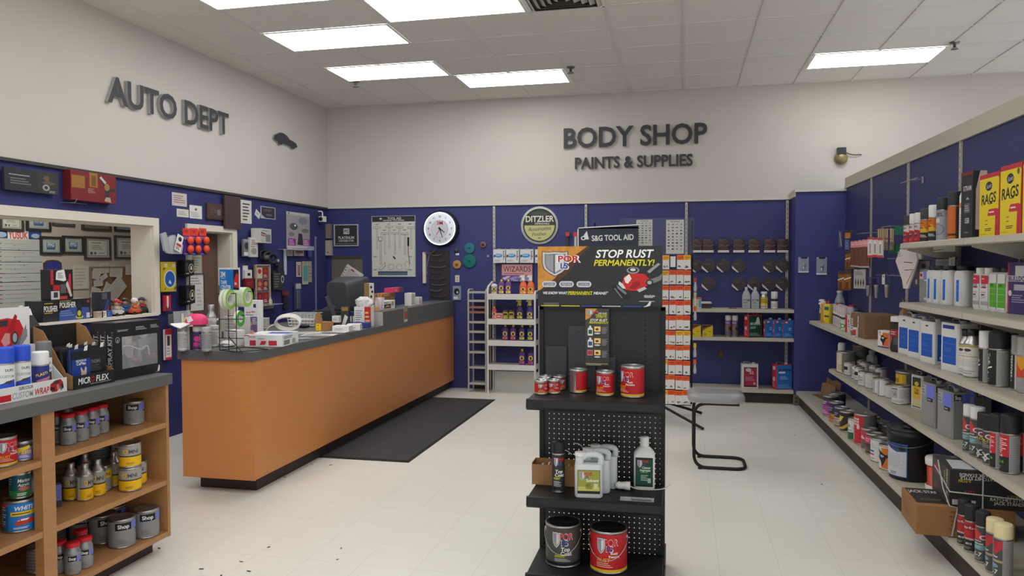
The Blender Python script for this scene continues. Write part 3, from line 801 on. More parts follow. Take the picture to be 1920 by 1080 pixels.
# small printed motifs
def shopline(text=WHITE):                           # grey tin: black block with Shop, lavender block
    return [fill((138,138,138)),('r',.30,.66,.56,.96,BLACK),('t','Shop',.43,.81,.15,(235,235,235),{'fit':.21}),('r',.57,.66,.76,.98,LAV),('r',.66,.58,.76,.64,BLACK),('f',.32,.1,.5,.3,3,(110,110,110)),('f',.02,.1,.24,.9,12,(165,165,165))]
def omni(two=True):
    return [fill((158,156,150)),('r',0,0,1,.5,(236,184,12)),('r',.0,.47,1,.53,(60,52,40)),('t','OMNI',.5,.74,.18,(70,66,62),{'fit':.34}),('e',.385,.74,.05,.12,(236,184,12)),('e',.385,.74,.028,.07,(150,148,140)),('r',.0,0,.2,1,(214,212,204)),('f',.02,.06,.18,.94,12,(150,148,142)),('f',.4,.08,.6,.2,2,(150,110,10))]
def por(red=True,ribbon=True):
    base=(186,26,34) if red else (72,72,70)
    o=[fill(base),('r',0,0,1,.07,(220,190,30)) if red else ('r',0,.02,1,.09,BLACK)]
    o+=[('l',)]+shield(.36,.5,.13,.42)+[('l',),('t','POR',.575,.8,.17,(238,236,232),{'wide':1.2,'fit':.2}),('t','POR',.574,.802,.15,(206,30,40),{'wide':1.2,'fit':.188}),('t','15',.545,.625,.15,(238,236,232),{'wide':1.1}),('t','15',.544,.627,.13,(26,70,165),{'wide':1.1})]
    if red:o+=[('t','Rust',.62,.52,.07,WHITE),('t','Preventive',.62,.43,.07,WHITE,{'fit':.16}),('t','RUST',.46,.33,.1,(232,160,30),{'shear':.15,'fit':.2}),('f',.36,.13,.62,.27,3,(236,170,150))]
    else:o+=[('t','Top',.56,.46,.1,WHITE,{'shear':.1}),('t','Coat',.57,.345,.1,WHITE,{'shear':.1}),('f',.4,.24,.62,.31,2,(222,214,30)),('f',.4,.13,.66,.22,3,(190,190,188)),('r',.4,.04,.6,.09,BLACK)]
    return o
def splash(base,c2,c3):                           # generic printed can face
    return [fill(base),('r',0,.62,1,.88,c2),('p',[(.1,.55),(.9,.2),(.9,.45),(.1,.62)],c3),('f',.15,.05,.7,.22,4,(200,200,200)),('f',.2,.66,.7,.84,2,WHITE)]
def smallprint(base,n=7,c=(120,120,118)):return [fill(base),('f',.06,.06,.94,.94,n,c)]
# keep goods on one shelf from running into each other: slide a newcomer back (or a little aside) to the nearest free spot
OCC={}
def settle(key,p,r,ok=lambda x,y:True,lat=11,st=.006):
    L=OCC.setdefault(key,[])
    d=Vector((p[0],p[1],0)).normalized();s=Vector((-d.y,d.x,0));best=None
    for i in range(-lat,58):
        for j in range(-lat,lat+1):
            a,c=i*st,j*st;x,y=p[0]+d.x*a+s.x*c,p[1]+d.y*a+s.y*c
            cost=abs(a)*(1 if a>=0 else 2)+abs(c)*2.2
            if (best and cost>=best[0]) or not ok(x,y):continue
            if all((x-q[0])**2+(y-q[1])**2>=(r+q[2]+.0015)**2 for q in L):best=(cost,x,y)
    if best is None:print('no room',key,[round(v,3) for v in p],r);best=(0,p[0],p[1])
    L.append((best[1],best[2],r))
    return (best[1],best[2],p[2])
# ================================================================ GOODS ON THE BLACK DISPLAY STAND
def dpos(px,py,z,r):
    p=at(px,py,Z=z+.001);d=Vector((p.x,p.y,0)).normalized()
    q=(p.x+d.x*r,min(p.y+d.y*r,DY-.016-r),z+.001)
    return settle('D',q,r,lambda x,y:y<DY-.015-r and DX0+.008+r<x<DX1-.008-r,22) if z==DZ[0] else q
RG='red rust preventive cans on the top shelf of the black stand'
def dcan(px,py,z,r,h,label,rz=0.0,red=True,**k):
    p=dpos(px,py,z,r);return can('paint_can',label,'paint can',p,face(p)*0.6+rz,r,h,por(red),**k)
c1=dcan(1009.5,741,DZ[0],.031,.068,'small red can, front one of the pair at the counter end of the black stand',.3,group=RG)
p=dpos(1017,728,DZ[0],.031);dup(c1,p,-.5,'small red can peeking out behind the front small can on the black stand')
p=dpos(1018,718,DZ[0],.031);dup(c1,p,1.5,'small red can, rearmost of the small ones by the pegboard on the black stand')
p=dpos(1038.5,740,DZ[0],.031);dup(c1,p,.0,'small red can, second along the front edge of the black stand')
p=dpos(1042,722,DZ[0],.031);dup(c1,p,1.0,'small red can behind the second front small can on the black stand')
dcan(1084.5,738,DZ[0],.0415,.113,'red rust paint can turned to its plain back, in front of the clear holder',2.1,group=RG)
dcan(1134.5,744,DZ[0],.0425,.115,'red rust paint can below the hanging brochure strip',-.35,group=RG)
dcan(1186,747,DZ[0],.054,.145,'largest red rust paint can on the top shelf of the black stand',-.75,group=RG)
g=dcan(1056,1066,DZ[2],.083,.195,'big grey Top Coat paint can on the bottom shelf of the black stand',-.05,False,bail=True,lidc=mat((70,70,70),.25,.7),span=PI*1.2)
g2=dcan(1141,1078,DZ[2],.086,.193,'big red rust preventive paint can with wire handle on the bottom shelf',-.1,True,bail=True,lidc=mat((64,64,64),.25,.7),span=PI*1.15)
p=dpos(1047,925,DZ[1],.03)
spray('spray_can','tall black Top Coat spray can in front of the cardboard box',p,face(p)-.1,.030,.237,[fill((46,46,48))]+[('l',)]+shield(.3,.70,.22,.24)+[('l',),('t','POR',.66,.88,.09,(206,40,48),{'fit':.3}),('t','15',.6,.77,.08,(60,100,190),{'fit':.2}),('t','Top',.56,.56,.085,WHITE,{'shear':.1}),('t','Coat',.58,.46,.085,WHITE,{'shear':.1}),('f',.3,.33,.72,.4,2,(222,214,30)),('f',.3,.14,.72,.3,5,(190,190,188)),('r',.3,.06,.66,.1,BLACK),('t','13 OZ',.5,.02,.03,LGREY)],(32,32,34),(46,46,48),span=PI,cap_h=.2)
# pale jugs with side handle and offset neck
def jug(label,loc,rz,lab,group='solvent jugs on the middle shelf of the black stand'):
    t=thing('solvent_jug',label,'jug',loc,rz,group);m=mat((205,210,210),.35,var=.03,name='milky_plastic')
    w,d,h=.128,.075,.20;a,c=w/2,d/2;b=B()
    b.loft([(a*.94,c*.92,.02,0),(a,c,.022,.006),(a,c,.022,h*.70),(a*.99,c*.9,.02,h*.76)],m,4,cap1=True)
    b.loft([(a*.30,c*.7,.018,h*.74,-a*.66),(a*.30,c*.62,.018,h*.82,-a*.66),(.021,.021,9,h*.92,-a*.62),(.019,.019,9,h*.95,-a*.62)],m,4)
    b.tube(arc([(-a*.5,0,h*.86),(-a*.1,0,h*.955),(a*.62,0,h*.95),(a*.88,0,h*.90),(a*.84,0,h*.72)],.03,5),.0145,m,10)
    b.build('body',t)
    B().lathe([(.0245,h*.925),(.0245,h*1.0),(.021,h*1.01),(0,h*1.01)],WHT,16,cap0=False,cx=-a*.62).build('cap',t)
    if lab:
        b=B();flat(b,(-a*.80,-c-.0006,h*.10),(1,0,0),(0,0,1),(0,-1,0),w*.80,h*.54,[fill((38,38,36)),('r',.02,.12,.98,.98,(150,152,60)),('r',.02,.12,.98,.3,(190,186,90)),('l',)]+shield(.08,.58,.26,.36)+[('l',),('t','POR',.47,.84,.13,(206,40,48)),('t','15',.42,.70,.1,(40,80,170)),('t','Solvent',.66,.57,.12,WHITE,{'shear':.1}),('f',.36,.2,.66,.45,4,(110,108,50)),('r',.72,.2,.9,.44,(205,205,150)),('r',0,.02,1,.09,BLACK)])
        b.build('label',t)
    return t
p=dpos(1104,934,DZ[1],.037);j=jug('pale solvent jug, front one with the olive label',p,face(p)*.5+.05,True)
for k,lab in ((1,'pale solvent jug standing directly behind the front jug'),(2,'pale solvent jug, rearmost one against the black pegboard')):
    jug(lab,(p[0]+.026*k,p[1]+.0785*k,p[2]),j.rotation_euler.z,False)
p=dpos(1208,919,DZ[1],.036)
bottle('cleaner_bottle','white plastic bottle with dark green label on the black stand',p,face(p)*.6,.098,.062,.245,[fill((24,26,26)),('r',.04,.06,.96,.94,(16,72,52)),('l',)]+shield(.1,.66,.3,.26)+[('l',),('t','POR',.56,.87,.08,(206,40,48)),('t','15',.5,.78,.07,(60,100,190)),('t','Cleaner',.62,.66,.075,WHITE,{'shear':.1,'fit':.5}),('t','Degreaser',.56,.57,.075,WHITE,{'shear':.1,'fit':.62}),('f',.3,.47,.86,.52,1,(90,190,90)),('f',.3,.2,.8,.42,4,(180,200,190)),('r',.7,.14,.88,.3,(170,190,180))],(228,228,224),(230,230,226),caph=.16,shoulder=.66,neck=.40)
p=dpos(1168,921,DZ[1],.02)
t=thing('spray_nozzle','white spray nozzle with tube lying before the white bottle','nozzle',(p[0],p[1],p[2]+.021),face(p)*.4)
b=B();b.M=Matrix.Rotation(PI/2,4,'Y');b.lathe([(0,-.034),(.012,-.034),(.017,-.02),(.017,.008),(.02,.012),(.02,.034),(.016,.034),(.015,.02),(0,.02)],WHT,16);b.build('nozzle_head',t)
B().tube(arc([(.03,0,0),(.06,-.004,-.012),(.13,.01,-.017),(.19,.03,-.016),(.22,.075,-.005)],.05,6),.0028,mat((200,198,190),.4),6).build('hose',t)
p=dpos(1018,905,DZ[1],.0)
t=thing('cardboard_tray','open cardboard box with spare nozzles behind the black spray can','box',(-.578,3.612,DZ[1]+.001),.0)
b=B();W_,D_,H_=.26,.10,.105
b.box(-W_/2,-D_/2,0,W_/2,D_/2,.003,KRF);b.box(-W_/2,-D_/2,.003,W_/2,-D_/2+.003,H_*.93,KRF);b.box(-W_/2,D_/2-.003,.003,W_/2,D_/2,H_,KRF);b.box(-W_/2,-D_/2+.003,.003,-W_/2+.003,D_/2-.003,H_,KRF);b.box(W_/2-.003,-D_/2+.003,.003,W_/2,D_/2-.003,H_,KRF);b.build('body',t)
for k in range(6):
    b=B();x=-.09+k*.032;b.tube(arc([(x,-.03,.03),(x+.005,.0,.1+.01*(k % 2)),(x+.02,.03,.06)],.03),.004,mat((216,208,196),.5),6);b.build('spare_tube',t)
for k,P in enumerate(([(-.02,0,.02),(.0,.01,.14),(.03,-.02,.17),(.06,-.03,.15)],[(.12,-.01,.02),(.13,-.01,.15),(.10,-.02,.20),(.07,-.03,.205)])):
    B().tube(arc(P,.05),.002,mat((205,205,200),.4),6).build('loose_hose',t)
# clear acrylic holders and price tray
CLR=clear((84,86,88),.30,.45)
for x,w_,h_,y,lab in ((-.605,.10,.21,3.660,'tall clear acrylic holder behind the small red cans'),(-.48,.13,.31,3.670,'large clear acrylic holder against the black pegboard'),(-.36,.085,.16,3.672,'small clear acrylic holder between two red rust paint cans')):
    t=thing('acrylic_holder',lab,'display holder',(x,y,DZ[0]+.001),.0,'clear holders on the black stand')
    B().box(-w_/2,0,.0,w_/2,.002,h_,CLR).build('back_sheet',t);B().box(-w_/2,-.02,0,w_/2,0,.002,CLR).build('foot_sheet',t)
p=at(1192,938,Z=DZ[1]+.001)
t=thing('acrylic_tray','flat clear acrylic tray lying before the white bottle','tray',(p.x,p.y+.02,DZ[1]+.001),.02)
B().box(-.07,-.035,0,.08,.02,.002,clear((235,238,240),.3)).build('sheet',t);B().box(-.02,-.03,.0021,.07,-.012,.0026,mat((90,90,92),.3)).build('insert',t)
# hanging brochure strip
t=thing('brochure','hanging rust paint leaflet strip on the black pegboard','brochure',(-.405,3.665,1.076),0)
b=B();b.box(-.057,-.001,0,.057,.001,.278,mat((60,60,58),.35));b.build('sheet',t)
b=B();ops=[fill((62,62,60)),('p',[(0,.8),(0,1),(.5,1),(.2,.84)],RUSTC),('l',)]+shield(.06,.88,.26,.1)+[('l',),('t','POR 15',.44,.93,.03,(206,40,48),{'fit':.25}),('t','USE OUR',.72,.92,.025,(230,228,222),{'shear':.2}),('t','THREE STEP',.66,.885,.028,(222,214,30),{'fit':.5,'shear':.2}),('t','SYSTEM TO',.68,.852,.028,(222,214,30),{'fit':.46,'shear':.2}),('t','STOP RUST',.56,.80,.04,WHITE,{'fit':.8,'shear':.2}),('t','PERMANENTLY!',.56,.755,.032,(222,214,30),{'fit':.82,'shear':.2})]
for k,c in enumerate(((20,90,60),(40,80,140),(170,60,60))):
    y=.62-k*.205
    if k<2:ops+=[('p',[(.1,y-.09),(.32,y-.09),(.32,y+.03),(.25,y+.055),(.25,y+.08),(.17,y+.08),(.17,y+.055),(.1,y+.03)],(225,225,220)),('r',.13,y-.06,.29,y+.01,c)]
    else:ops+=[('r',.08,y-.03,.32,y+.07,(196,120,116)),('r',.1,y-.01,.3,y+.05,c)]
    ops+=[('r',.38,y-.02,.65,y+.07,(240,200,120)),('e',.5,y+.02,.07,.02,(90,60,30)),('e',.51,y-.05,.13,.016,(200,200,198)),('f',.7,y-.06,.95,y+.06,8,(150,150,148))]
ops+=[('r',.02,.035,.96,.045,(200,190,90)),('f',.05,.01,.9,.03,1,(190,190,186))]
flat(b,(-.057,-.0012,0),(1,0,0),(0,0,1),(0,-1,0),.114,.278,ops);b.build('print',t)
B().tube([(0,.03,.265),(0,-.004,.265)],.0025,MET,6).build('hook',t)

# ================================================================ S&G TOOL AID STAND WITH ORANGE CARDS (behind the display)
SY=7.55
t=thing('tool_stand','black wire stand with S&G TOOL AID board behind the black display','display stand',(-.35,SY,0))
O=lambda bb:(setattr(bb,'M',Matrix.Translation((.35,-SY,0))),bb)[1]
for x in (-.86,.082):O(B()).tube([(x,SY+.02,.2),(x,SY+.02,1.98)],.009,BLKM,8).build('post',t)
O(B()).tube([(-.39,SY+.2,.18),(-.39,SY+.2,1.9)],.02,BLKM,10).build('mast',t)
for x,y in ((.19,SY-.23),(-.97,SY-.23),(.19,SY+.55),(-.97,SY+.55)):
    O(B()).tube([(-.39,SY+.2,.24),(x,y,.016)],.014,BLKM,8).build('leg',t)
for k in range(11):
    z=1.648-k*.146
    O(B()).tube([(-.86,SY+.02,z),(.082,SY+.02,z)],.004,BLKM,6).build('rail',t)
PEGS=[(c,r) for r in range(10) for c in range(4)]
bb=O(B());bb.box(-.975,SY-.36,1.722,-.41,SY-.35,1.915,mat((40,44,62),.45));bb.box(-.982,SY-.361,1.71,-.972,SY-.349,1.915,WHT)
bb.prism([(-.982,1.905),(-.40,1.930),(-.40,1.940),(-.982,1.915)],WHT,(1,0,0),(0,0,1),(0,.012,0),(0,SY-.361,0));bb.prism([(-.975,1.9),(-.975,1.912),(-.41,1.934),(-.41,1.9)],mat((40,44,62),.45),(1,0,0),(0,0,1),(0,.01,0),(0,SY-.36,0))
flat(bb,(-.975,SY-.3605,1.722),(1,0,0),(0,0,1),(0,-1,0),.565,.20,[('t','S&G TOOL AID',.575,.47,.25,(226,226,222),{'fit':.70,'rot':.02}),('p',[(.09,.58),(.12,.4),(.18,.4),(.145,.8)],(226,226,222)),('e',.085,.46,.04,.1,(226,226,222)),('e',.085,.46,.022,.055,(40,44,62))])
bb.build('name_board',t)
for x0,x1,z0,z1 in ((-.45,-.295,1.74,2.0),(-.165,.005,1.665,1.995)):
    bb=O(B());bb.box(x0,SY-.012,z0,x1,SY-.01,z1,WHT);rnd=random.Random(3);ops=[fill((222,221,214)),('t','Tool Aid Parts',.5,.95,.03,BLACK,{'fit':.8})]
    for r_ in range(9):
        for c_ in range(4):ops.append(('e',.15+c_*.23,.86-r_*.09,rnd.uniform(.03,.08),rnd.uniform(.008,.025),(70,70,70),8))
    flat(bb,(x0,SY-.0122,z0),(1,0,0),(0,0,1),(0,-1,0),x1-x0,z1-z0,ops);bb.build('parts_chart',t)
bb=O(B());bb.box(-.61,SY-.016,1.66,.10,SY-.013,2.015,clear((120,124,130),.10,.03));bb.build('clear_header',t)
OG='small parts packs with orange header cards on the wire stand'
def orange(label,p,seed,yellow=False,w=.067,h=.137):
    rnd=random.Random(seed)
    t=thing('parts_pack',label,'parts pack',p,0,OG)
    oc=(240,176,30) if yellow else (232,84+rnd.randint(-6,22),26)
    b=B();b.box(-w/2,-.002,h*.66,w/2,.002,h,pm(oc));flat(b,(-w/2,-.0022,h*.66),(1,0,0),(0,0,1),(0,-1,0),w,h*.34,[('t','Tool Aid',.5,.55,.28,(120,40,16),{'fit':.7}),('f',.2,.1,.8,.3,1,(150,60,24))]);b.build('header_card',t)
    b=B();b.box(-w/2+.001,-.004,0,w/2-.001,.003,h*.66,mat((222,218,212),.25));b.build('pouch',t)
    b=B();c=pm((70+rnd.randint(-20,60),)*3)
    for k in range(rnd.randint(2,4)):b.blob((rnd.uniform(-.016,.016),-.006,.018+rnd.uniform(0,.012)),rnd.uniform(.005,.012),.004,rnd.uniform(.004,.008),c,8,5)
    b.build('contents',t)
    B().tube([(0,.026,h-.012),(0,-.010,h-.012)],.002,BLKM,5).build('peg',t)
    return t
names_c=('at the display side','second from the display','third from the display','at the outer edge')
names_r=('top row','second row down','third row down','fourth row down','fifth row down','sixth row down','seventh row down','third row up','second row up','bottom row')
for r in range(10):
    for c in range(4):
        if (r,c)==(0,1):continue
        yl=(r,c) in ((1,0),(5,2),(0,3),(5,3),(7,0),(9,0),(0,0))
        rnd=random.Random(r*7+c)
        orange('%s-header parts pack %s in the %s of the wire stand' % ('yellow' if yl else 'orange',names_c[c],names_r[r]),(-.168+c*.069+rnd.uniform(-.003,.003)-r*.001,SY-.01-.004*c+rnd.uniform(-.003,.003),1.655-.138-r*.146-rnd.uniform(0,.006)),r*10+c,yl)
t=thing('parts_pack','white hanging tag pack in the top row of the wire stand','parts pack',(-.098,SY-.012,1.525),0,OG)
B().box(-.024,-.002,0,.024,.002,.115,WHT).build('card',t);B().box(-.03,-.006,-.006,.03,-.003,.012,BLK).build('clip',t);B().tube([(0,.03,.105),(0,-.008,.105)],.002,BLKM,5).build('peg',t)
for k,(z,c,lab) in enumerate(((1.30,(190,70,50),'reddish pack on the side of the wire stand, level with the third row'),(1.16,(196,190,120),'yellowish pack on the side of the wire stand, near the upper wall shelf'),(1.02,(214,90,60),'red and white pack on the side of the wire stand, below the yellowish one'),(.66,(220,190,60),'clear pack with a yellow top low on the side of the wire stand'),(.50,(225,100,50),'white pack near the bottom of the side of the wire stand'))):
    t=thing('parts_pack',lab,'parts pack',(.098,SY+.06,z),PI/2,OG)
    B().box(-.04,-.028,.09,.04,-.002,.13,pm(c)).build('header_card',t);B().loft([(.038,.012,.004,0),(.04,.016,.006,.03),(.038,.008,.004,.09)],clear((220,220,220),.6),3,cy=-.016).build('pouch',t)
    B().tube([(0,.01,.115),(0,-.03,.115)],.002,BLKM,5).build('peg',t)
# two red-topped rods on the back wall behind it
for px,lab in ((1064,'thin dark rod with a red top on the back wall, nearer the round sign'),(1079,'thin pale rod with a red top on the back wall, beside the S&G board')):
    p=at(px,462,Y=BW-.03);q=at(px,436,Y=BW-.03)
    t=thing('scraper_rod',lab,'tool',(p.x,BW-.025,p.z-.1),0,'red-topped rods on the back wall')
    B().box(-.014,-.006,0,.014,.0,q.z-p.z+.06,mat((40,40,42),.4) if px<1070 else mat((190,188,184),.4)).build('blade',t)
    B().box(-.025,-.012,q.z-p.z+.055,.025,.02,q.z-p.z+.105,pm((190,60,70))).build('handle',t)
    B().tube([(0,.034,q.z-p.z+.08),(0,0,q.z-p.z+.08)],.004,MET,6).build('hook',t)
# ================================================================ GOODS IN THE OPEN WOODEN SHELF UNIT
US={1:.708,2:.392,3:.105,0:.973}
def upos(px,py,k,r):
    p=at(px,py,Z=US[k]+.001);d=Vector((p.x,p.y,0)).normalized()
    q=(p.x+d.x*r,p.y+d.y*r,US[k]+.001)
    return settle(('U',k),q,r*1.01,lambda x,y:UXB+.013+r<x<UX-.004-r and UY0+.04+r<y<UY1-.026-r and (x<UX-.05-r or abs(y-2.826)>.038+r),24,.009)
FR=lambda p:face(p)*1.15
def redcap(label,px,py,k,group):
    p=upos(px,py,k,.036)
    return conecan('hardener_bottle',label,p,FR(p)+.12,.036,.148,shopline()+[('r',0,0,.0,0,BLACK)],pm((196,30,40)),(138,138,138),group,neck=.62,cat='bottle',bodym=mat((150,150,150),.35,.5))
G1='red-capped grey bottles on the top shelf of the wooden unit'
r1=redcap('red-capped grey bottle, front one beside the wooden divider on the top shelf',128,835,1,G1)
for px,py,lab in ((108,833,'red-capped grey bottle half hidden by the divider on the top shelf'),(152,828,'red-capped grey bottle, second out from the divider on the top shelf'),(173,820,'red-capped grey bottle, third out from the divider on the top shelf'),(190.5,816,'red-capped grey bottle, outermost in the top shelf row'),(126,815,'red-capped grey bottle behind the front one on the top shelf')):
    p=upos(px,py,1,.036);dup(r1,p,FR(p)+.12,lab)
G3='red-capped grey bottles on the bottom shelf of the wooden unit'
for px,py,lab in ((137,1079,'red-capped grey bottle, front one on the bottom shelf'),(112,1082,'red-capped grey bottle cut by the divider on the bottom shelf'),(160,1068,'red-capped grey bottle, outer one in the bottom shelf group'),(152,1052,'red-capped grey bottle at the back of the bottom shelf group')):
    p=upos(px,py,3,.036);dup(r1,p,FR(p)+.12,lab,G3)
def ucan(label,px,py,k,r,h,ops,group=None,wrapc=None,dz=0,turn=.1,name='paint_can',**kw):
    p=upos(px,py,k,r);p=(p[0],p[1],p[2]+dz)
    return can(name,label,'can',p,FR(p)+turn,r,h,ops,group=group,wrapc=wrapc,**kw)
G4='grey cans with black and lavender labels in the wooden unit'
q0=ucan('single grey can with black and lavender label on the top shelf',251,792,1,.053,.128,shopline(),G4,(138,138,138))
ucan('red rust preventive can at the picture edge in the wooden unit',6,877,1,.0535,.128,por(True),None,turn=.2)
ucan('small lavender paste can beside the red can in the wooden unit',43,866,1,.040,.088,[fill((112,124,190)),('r',0,.8,1,1,(60,60,66)),('p',[(.3,.7),(.6,.9),(.62,.7),(.4,.5)],YEL),('t','Paste',.5,.5,.3,YEL,{'fit':.3}),('f',.38,.1,.62,.28,3,WHITE),('f',.02,.1,.25,.9,8,(190,190,196))])
G5='yellow and silver labelled cans in the wooden unit'
o1=ucan('lower yellow and silver can of the front stack on the middle shelf',255,911,2,.0545,.124,omni(),G5)
p=upos(255,911,2,.0545);dup(o1,(p[0],p[1],p[2]+.125),FR(p)+.55,'upper yellow and silver can of the front stack on the middle shelf')
p=upos(287,901,2,.0545);dup(o1,p,FR(p)-.1,'lower yellow and silver can of the stack by the end panel');dup(o1,(p[0],p[1],p[2]+.125),FR(p)+.05,'upper yellow and silver can of the stack by the end panel')
p=upos(160,940,2,.036)
c1=conecan('solvent_can','slim yellow and silver bottle-neck can, front one turned to its white side',p,FR(p)+.5,.037,.185,omni(),MET,None,G5,.34,span=PI*1.4)
for px,py,tt,lab in ((134,939,.0,'slim yellow and silver bottle-neck can nearest the divider'),(184,931,.0,'slim yellow and silver bottle-neck can, outermost of the front three'),(160,918,.6,'slim bottle-neck can standing behind the front three'),(222,910,.75,'slim bottle-neck can with a white side next to the stacked cans')):
    p=upos(px,py,2,.037);dup(c1,p,FR(p)+tt,lab)
ucan('grey can with a yellow top band behind the slim cans',201,920,2,.042,.135,[fill((140,140,138)),('r',0,.55,1,.9,(228,180,20)),('t','OMNI',.5,.72,.16,(70,66,60),{'fit':.3})],G5)
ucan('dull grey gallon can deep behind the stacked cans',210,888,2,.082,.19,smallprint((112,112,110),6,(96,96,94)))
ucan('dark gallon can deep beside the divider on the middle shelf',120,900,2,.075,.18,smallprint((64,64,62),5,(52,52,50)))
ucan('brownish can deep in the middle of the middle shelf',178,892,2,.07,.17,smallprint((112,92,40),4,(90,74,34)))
p=upos(38,999,2,.066)
bl=can('filler_can','larger blue can with a red car picture under a green can','can',p,FR(p)-.1,.066,.142,[fill((26,120,200)),('r',.0,0,.32,1,(40,90,130)),('f',.05,.12,.28,.9,9,(190,200,206)),('r',0,.9,.32,1,(200,60,50)),('t','WHITE',.56,.82,.15,WHITE,{'fit':.3,'shear':.2}),('r',.36,.54,.78,.70,(226,190,30)),('f',.38,.58,.74,.66,1,(60,60,60)),('p',[(.42,.3),(.5,.44),(.66,.44),(.74,.34),(.72,.24),(.44,.2)],(190,60,40)),('p',[(.45,.36),(.52,.42),(.64,.42),(.6,.36)],WHITE),('f',.4,.06,.7,.14,2,WHITE)],span=PI*1.3)
can('filler_can','green-blue can stacked on top of the blue can','can',(p[0]+.002,p[1]+.004,p[2]+.142),FR(p)-.1,.043,.118,[fill((18,84,96)),('r',0,0,1,.3,(40,120,60)),('t','Marine',.58,.76,.15,WHITE,{'fit':.3,'shear':.15}),('t','Acrylic',.58,.56,.13,WHITE,{'fit':.28,'shear':.15}),('p',[(.44,.36),(.5,.48),(.7,.44),(.74,.34),(.56,.28)],(196,110,90)),('f',.05,.1,.3,.9,7,(150,170,170)),('f',.42,.06,.7,.2,2,WHITE)],span=PI*1.3)
p=upos(68,971,2,.028)
bottle('compound_bottle','tall grey plastic bottle beside the divider on the middle shelf',p,FR(p),.058,.05,.235,smallprint((150,150,146),9,(120,120,116)),(168,166,160),(172,170,164),neck=.3,shoulder=.68)
p=upos(107,951,2,.02)
carton('small_box','narrow lavender box hidden behind the divider on the middle shelf',p,FR(p),.035,.05,.11,(110,118,190),[('r',0,0,1,.3,(60,60,64))])
G6='grey gallon cans on the bottom shelf of the wooden unit'
g1=ucan('big grey can, front middle one on the bottom shelf of the wooden unit',229,1029,3,.0665,.15,shopline(),G6,(138,138,138),turn=.35)
for px,py,tt,lab in ((285,1002,.35,'big grey can nearest the end panel on the bottom shelf'),(193,1027,.5,'big grey can left of the front middle one, facing inward'),(253,1000,.3,'big grey can behind the front middle one, label half covered'),(230,1005,.2,'big grey can in the second row with only its lid and label top showing'),(192,1003,1.2,'big grey can in the second row turned away from the front')):
    p=upos(px,py,3,.0665);dup(g1,p,FR(p)+tt,lab)
ucan('tall dull grey can beside the divider on the bottom shelf',127,1020,3,.068,.175,smallprint((96,96,94),6,(80,80,78)))
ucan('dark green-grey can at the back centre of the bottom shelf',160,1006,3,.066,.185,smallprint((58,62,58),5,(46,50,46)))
ucan('plain grey can at the inner side of the divider, bottom shelf',72,1076,3,.05,.12,smallprint((130,130,128),6,(100,100,98)))

# ---------------------------------------------------------------- on top of the unit
TZ=.9735
# white car-wrap tray with spray cans
t=thing('display_tray','white cardboard counter display tray with red car artwork and spray cans','display tray',(-2.86,3.04,TZ),PI/2)
# local: +x toward the far end (world +Y), -y toward the shop (world +X)
L_,D_,H_=.62,.20,.066
b=B();wc=mat((226,226,222),.5,name='white_card')
b.box(-L_,0,0,0,D_,.003,wc);b.box(-L_,-.004,0,0,0,H_,wc);b.prism([(0,0),(D_,0),(D_,.22),(D_-.03,.22),(.02,H_)],wc,(0,1,0),(0,0,1),(.003,0,0),(0,0,.001))
b.build('body',t)
b=B();flat(b,(-L_,-.0042,0),(1,0,0),(0,0,1),(0,-1,0),L_,H_,[fill((226,226,222)),('r',.2,.1,.505,.52,(200,34,44)),('t','CUSTOM',.60,.36,.38,(170,170,172),{'fit':.18,'shear':.15}),('t','WRAP',.765,.36,.42,(196,36,40),{'fit':.13,'shear':.2}),('t','DUPLI COLOR',.63,.8,.2,(36,30,30),{'fit':.12}),('p',[(.84,.3),(.845,.7),(.89,.92),(.94,.95),(.965,.7),(.95,.4),(.9,.1),(.86,.12)],(186,34,38)),('p',[(.85,.62),(.89,.86),(.935,.9),(.92,.66)],(60,60,64)),('p',[(.845,.5),(.845,.28),(.885,.2),(.885,.44)],(40,36,36)),('p',[(.93,.38),(.965,.56),(.97,.3),(.94,.12)],(120,120,124)),('e',.915,.42,.012,.2,(200,130,120)),('e',.955,.45,.011,.2,(50,50,52))]);b.build('front_print',t)
# picture card at the back of the tray
b=B();b.box(-L_,D_,0,-.0,D_+.004,.40,wc)
RC=(196,34,40)
flat(b,(-L_,D_-.0003,.185),(1,0,0),(0,0,1),(0,-1,0),L_-.015,.215,[fill((228,226,222)),('t','WRAP',.42,.62,.16,RC,{'fit':.25}),('p',[(.48,.18),(.48,.40),(.57,.56),(.66,.74),(.82,.78),(.93,.72),(.97,.5),(.93,.28),(.86,.14),(.62,.06)],RC),('p',[(.64,.60),(.71,.72),(.83,.74),(.82,.60)],(56,52,54)),('p',[(.85,.16),(.96,.42),(.99,.62),(.99,.3),(.93,.12)],(110,110,114)),('p',[(.92,.12),(1,.34),(1,.5),(.96,.5)],(140,140,144)),('p',[(.5,.26),(.62,.18),(.62,.3),(.5,.36)],(40,34,36)),('e',.885,.34,.032,.15,(60,60,62)),('e',.885,.34,.02,.1,(170,170,172)),('p',[(.76,.3),(.80,.46),(.84,.44),(.84,.22),(.79,.16)],(214,150,140)),('p',[(.82,.5),(.89,.86),(.91,.8),(.87,.42)],(170,26,34)),('f',.70,.34,.76,.37,1,(230,220,200))])
b.build('back_card',t)
b=B();b.prism([(0,0),(.09,0),(.09,.05),(.03,.05)],KRF,(1,0,0),(0,0,1),(0,.003,0),(-.115,D_-.008,.155));b.build('card_flap',t)
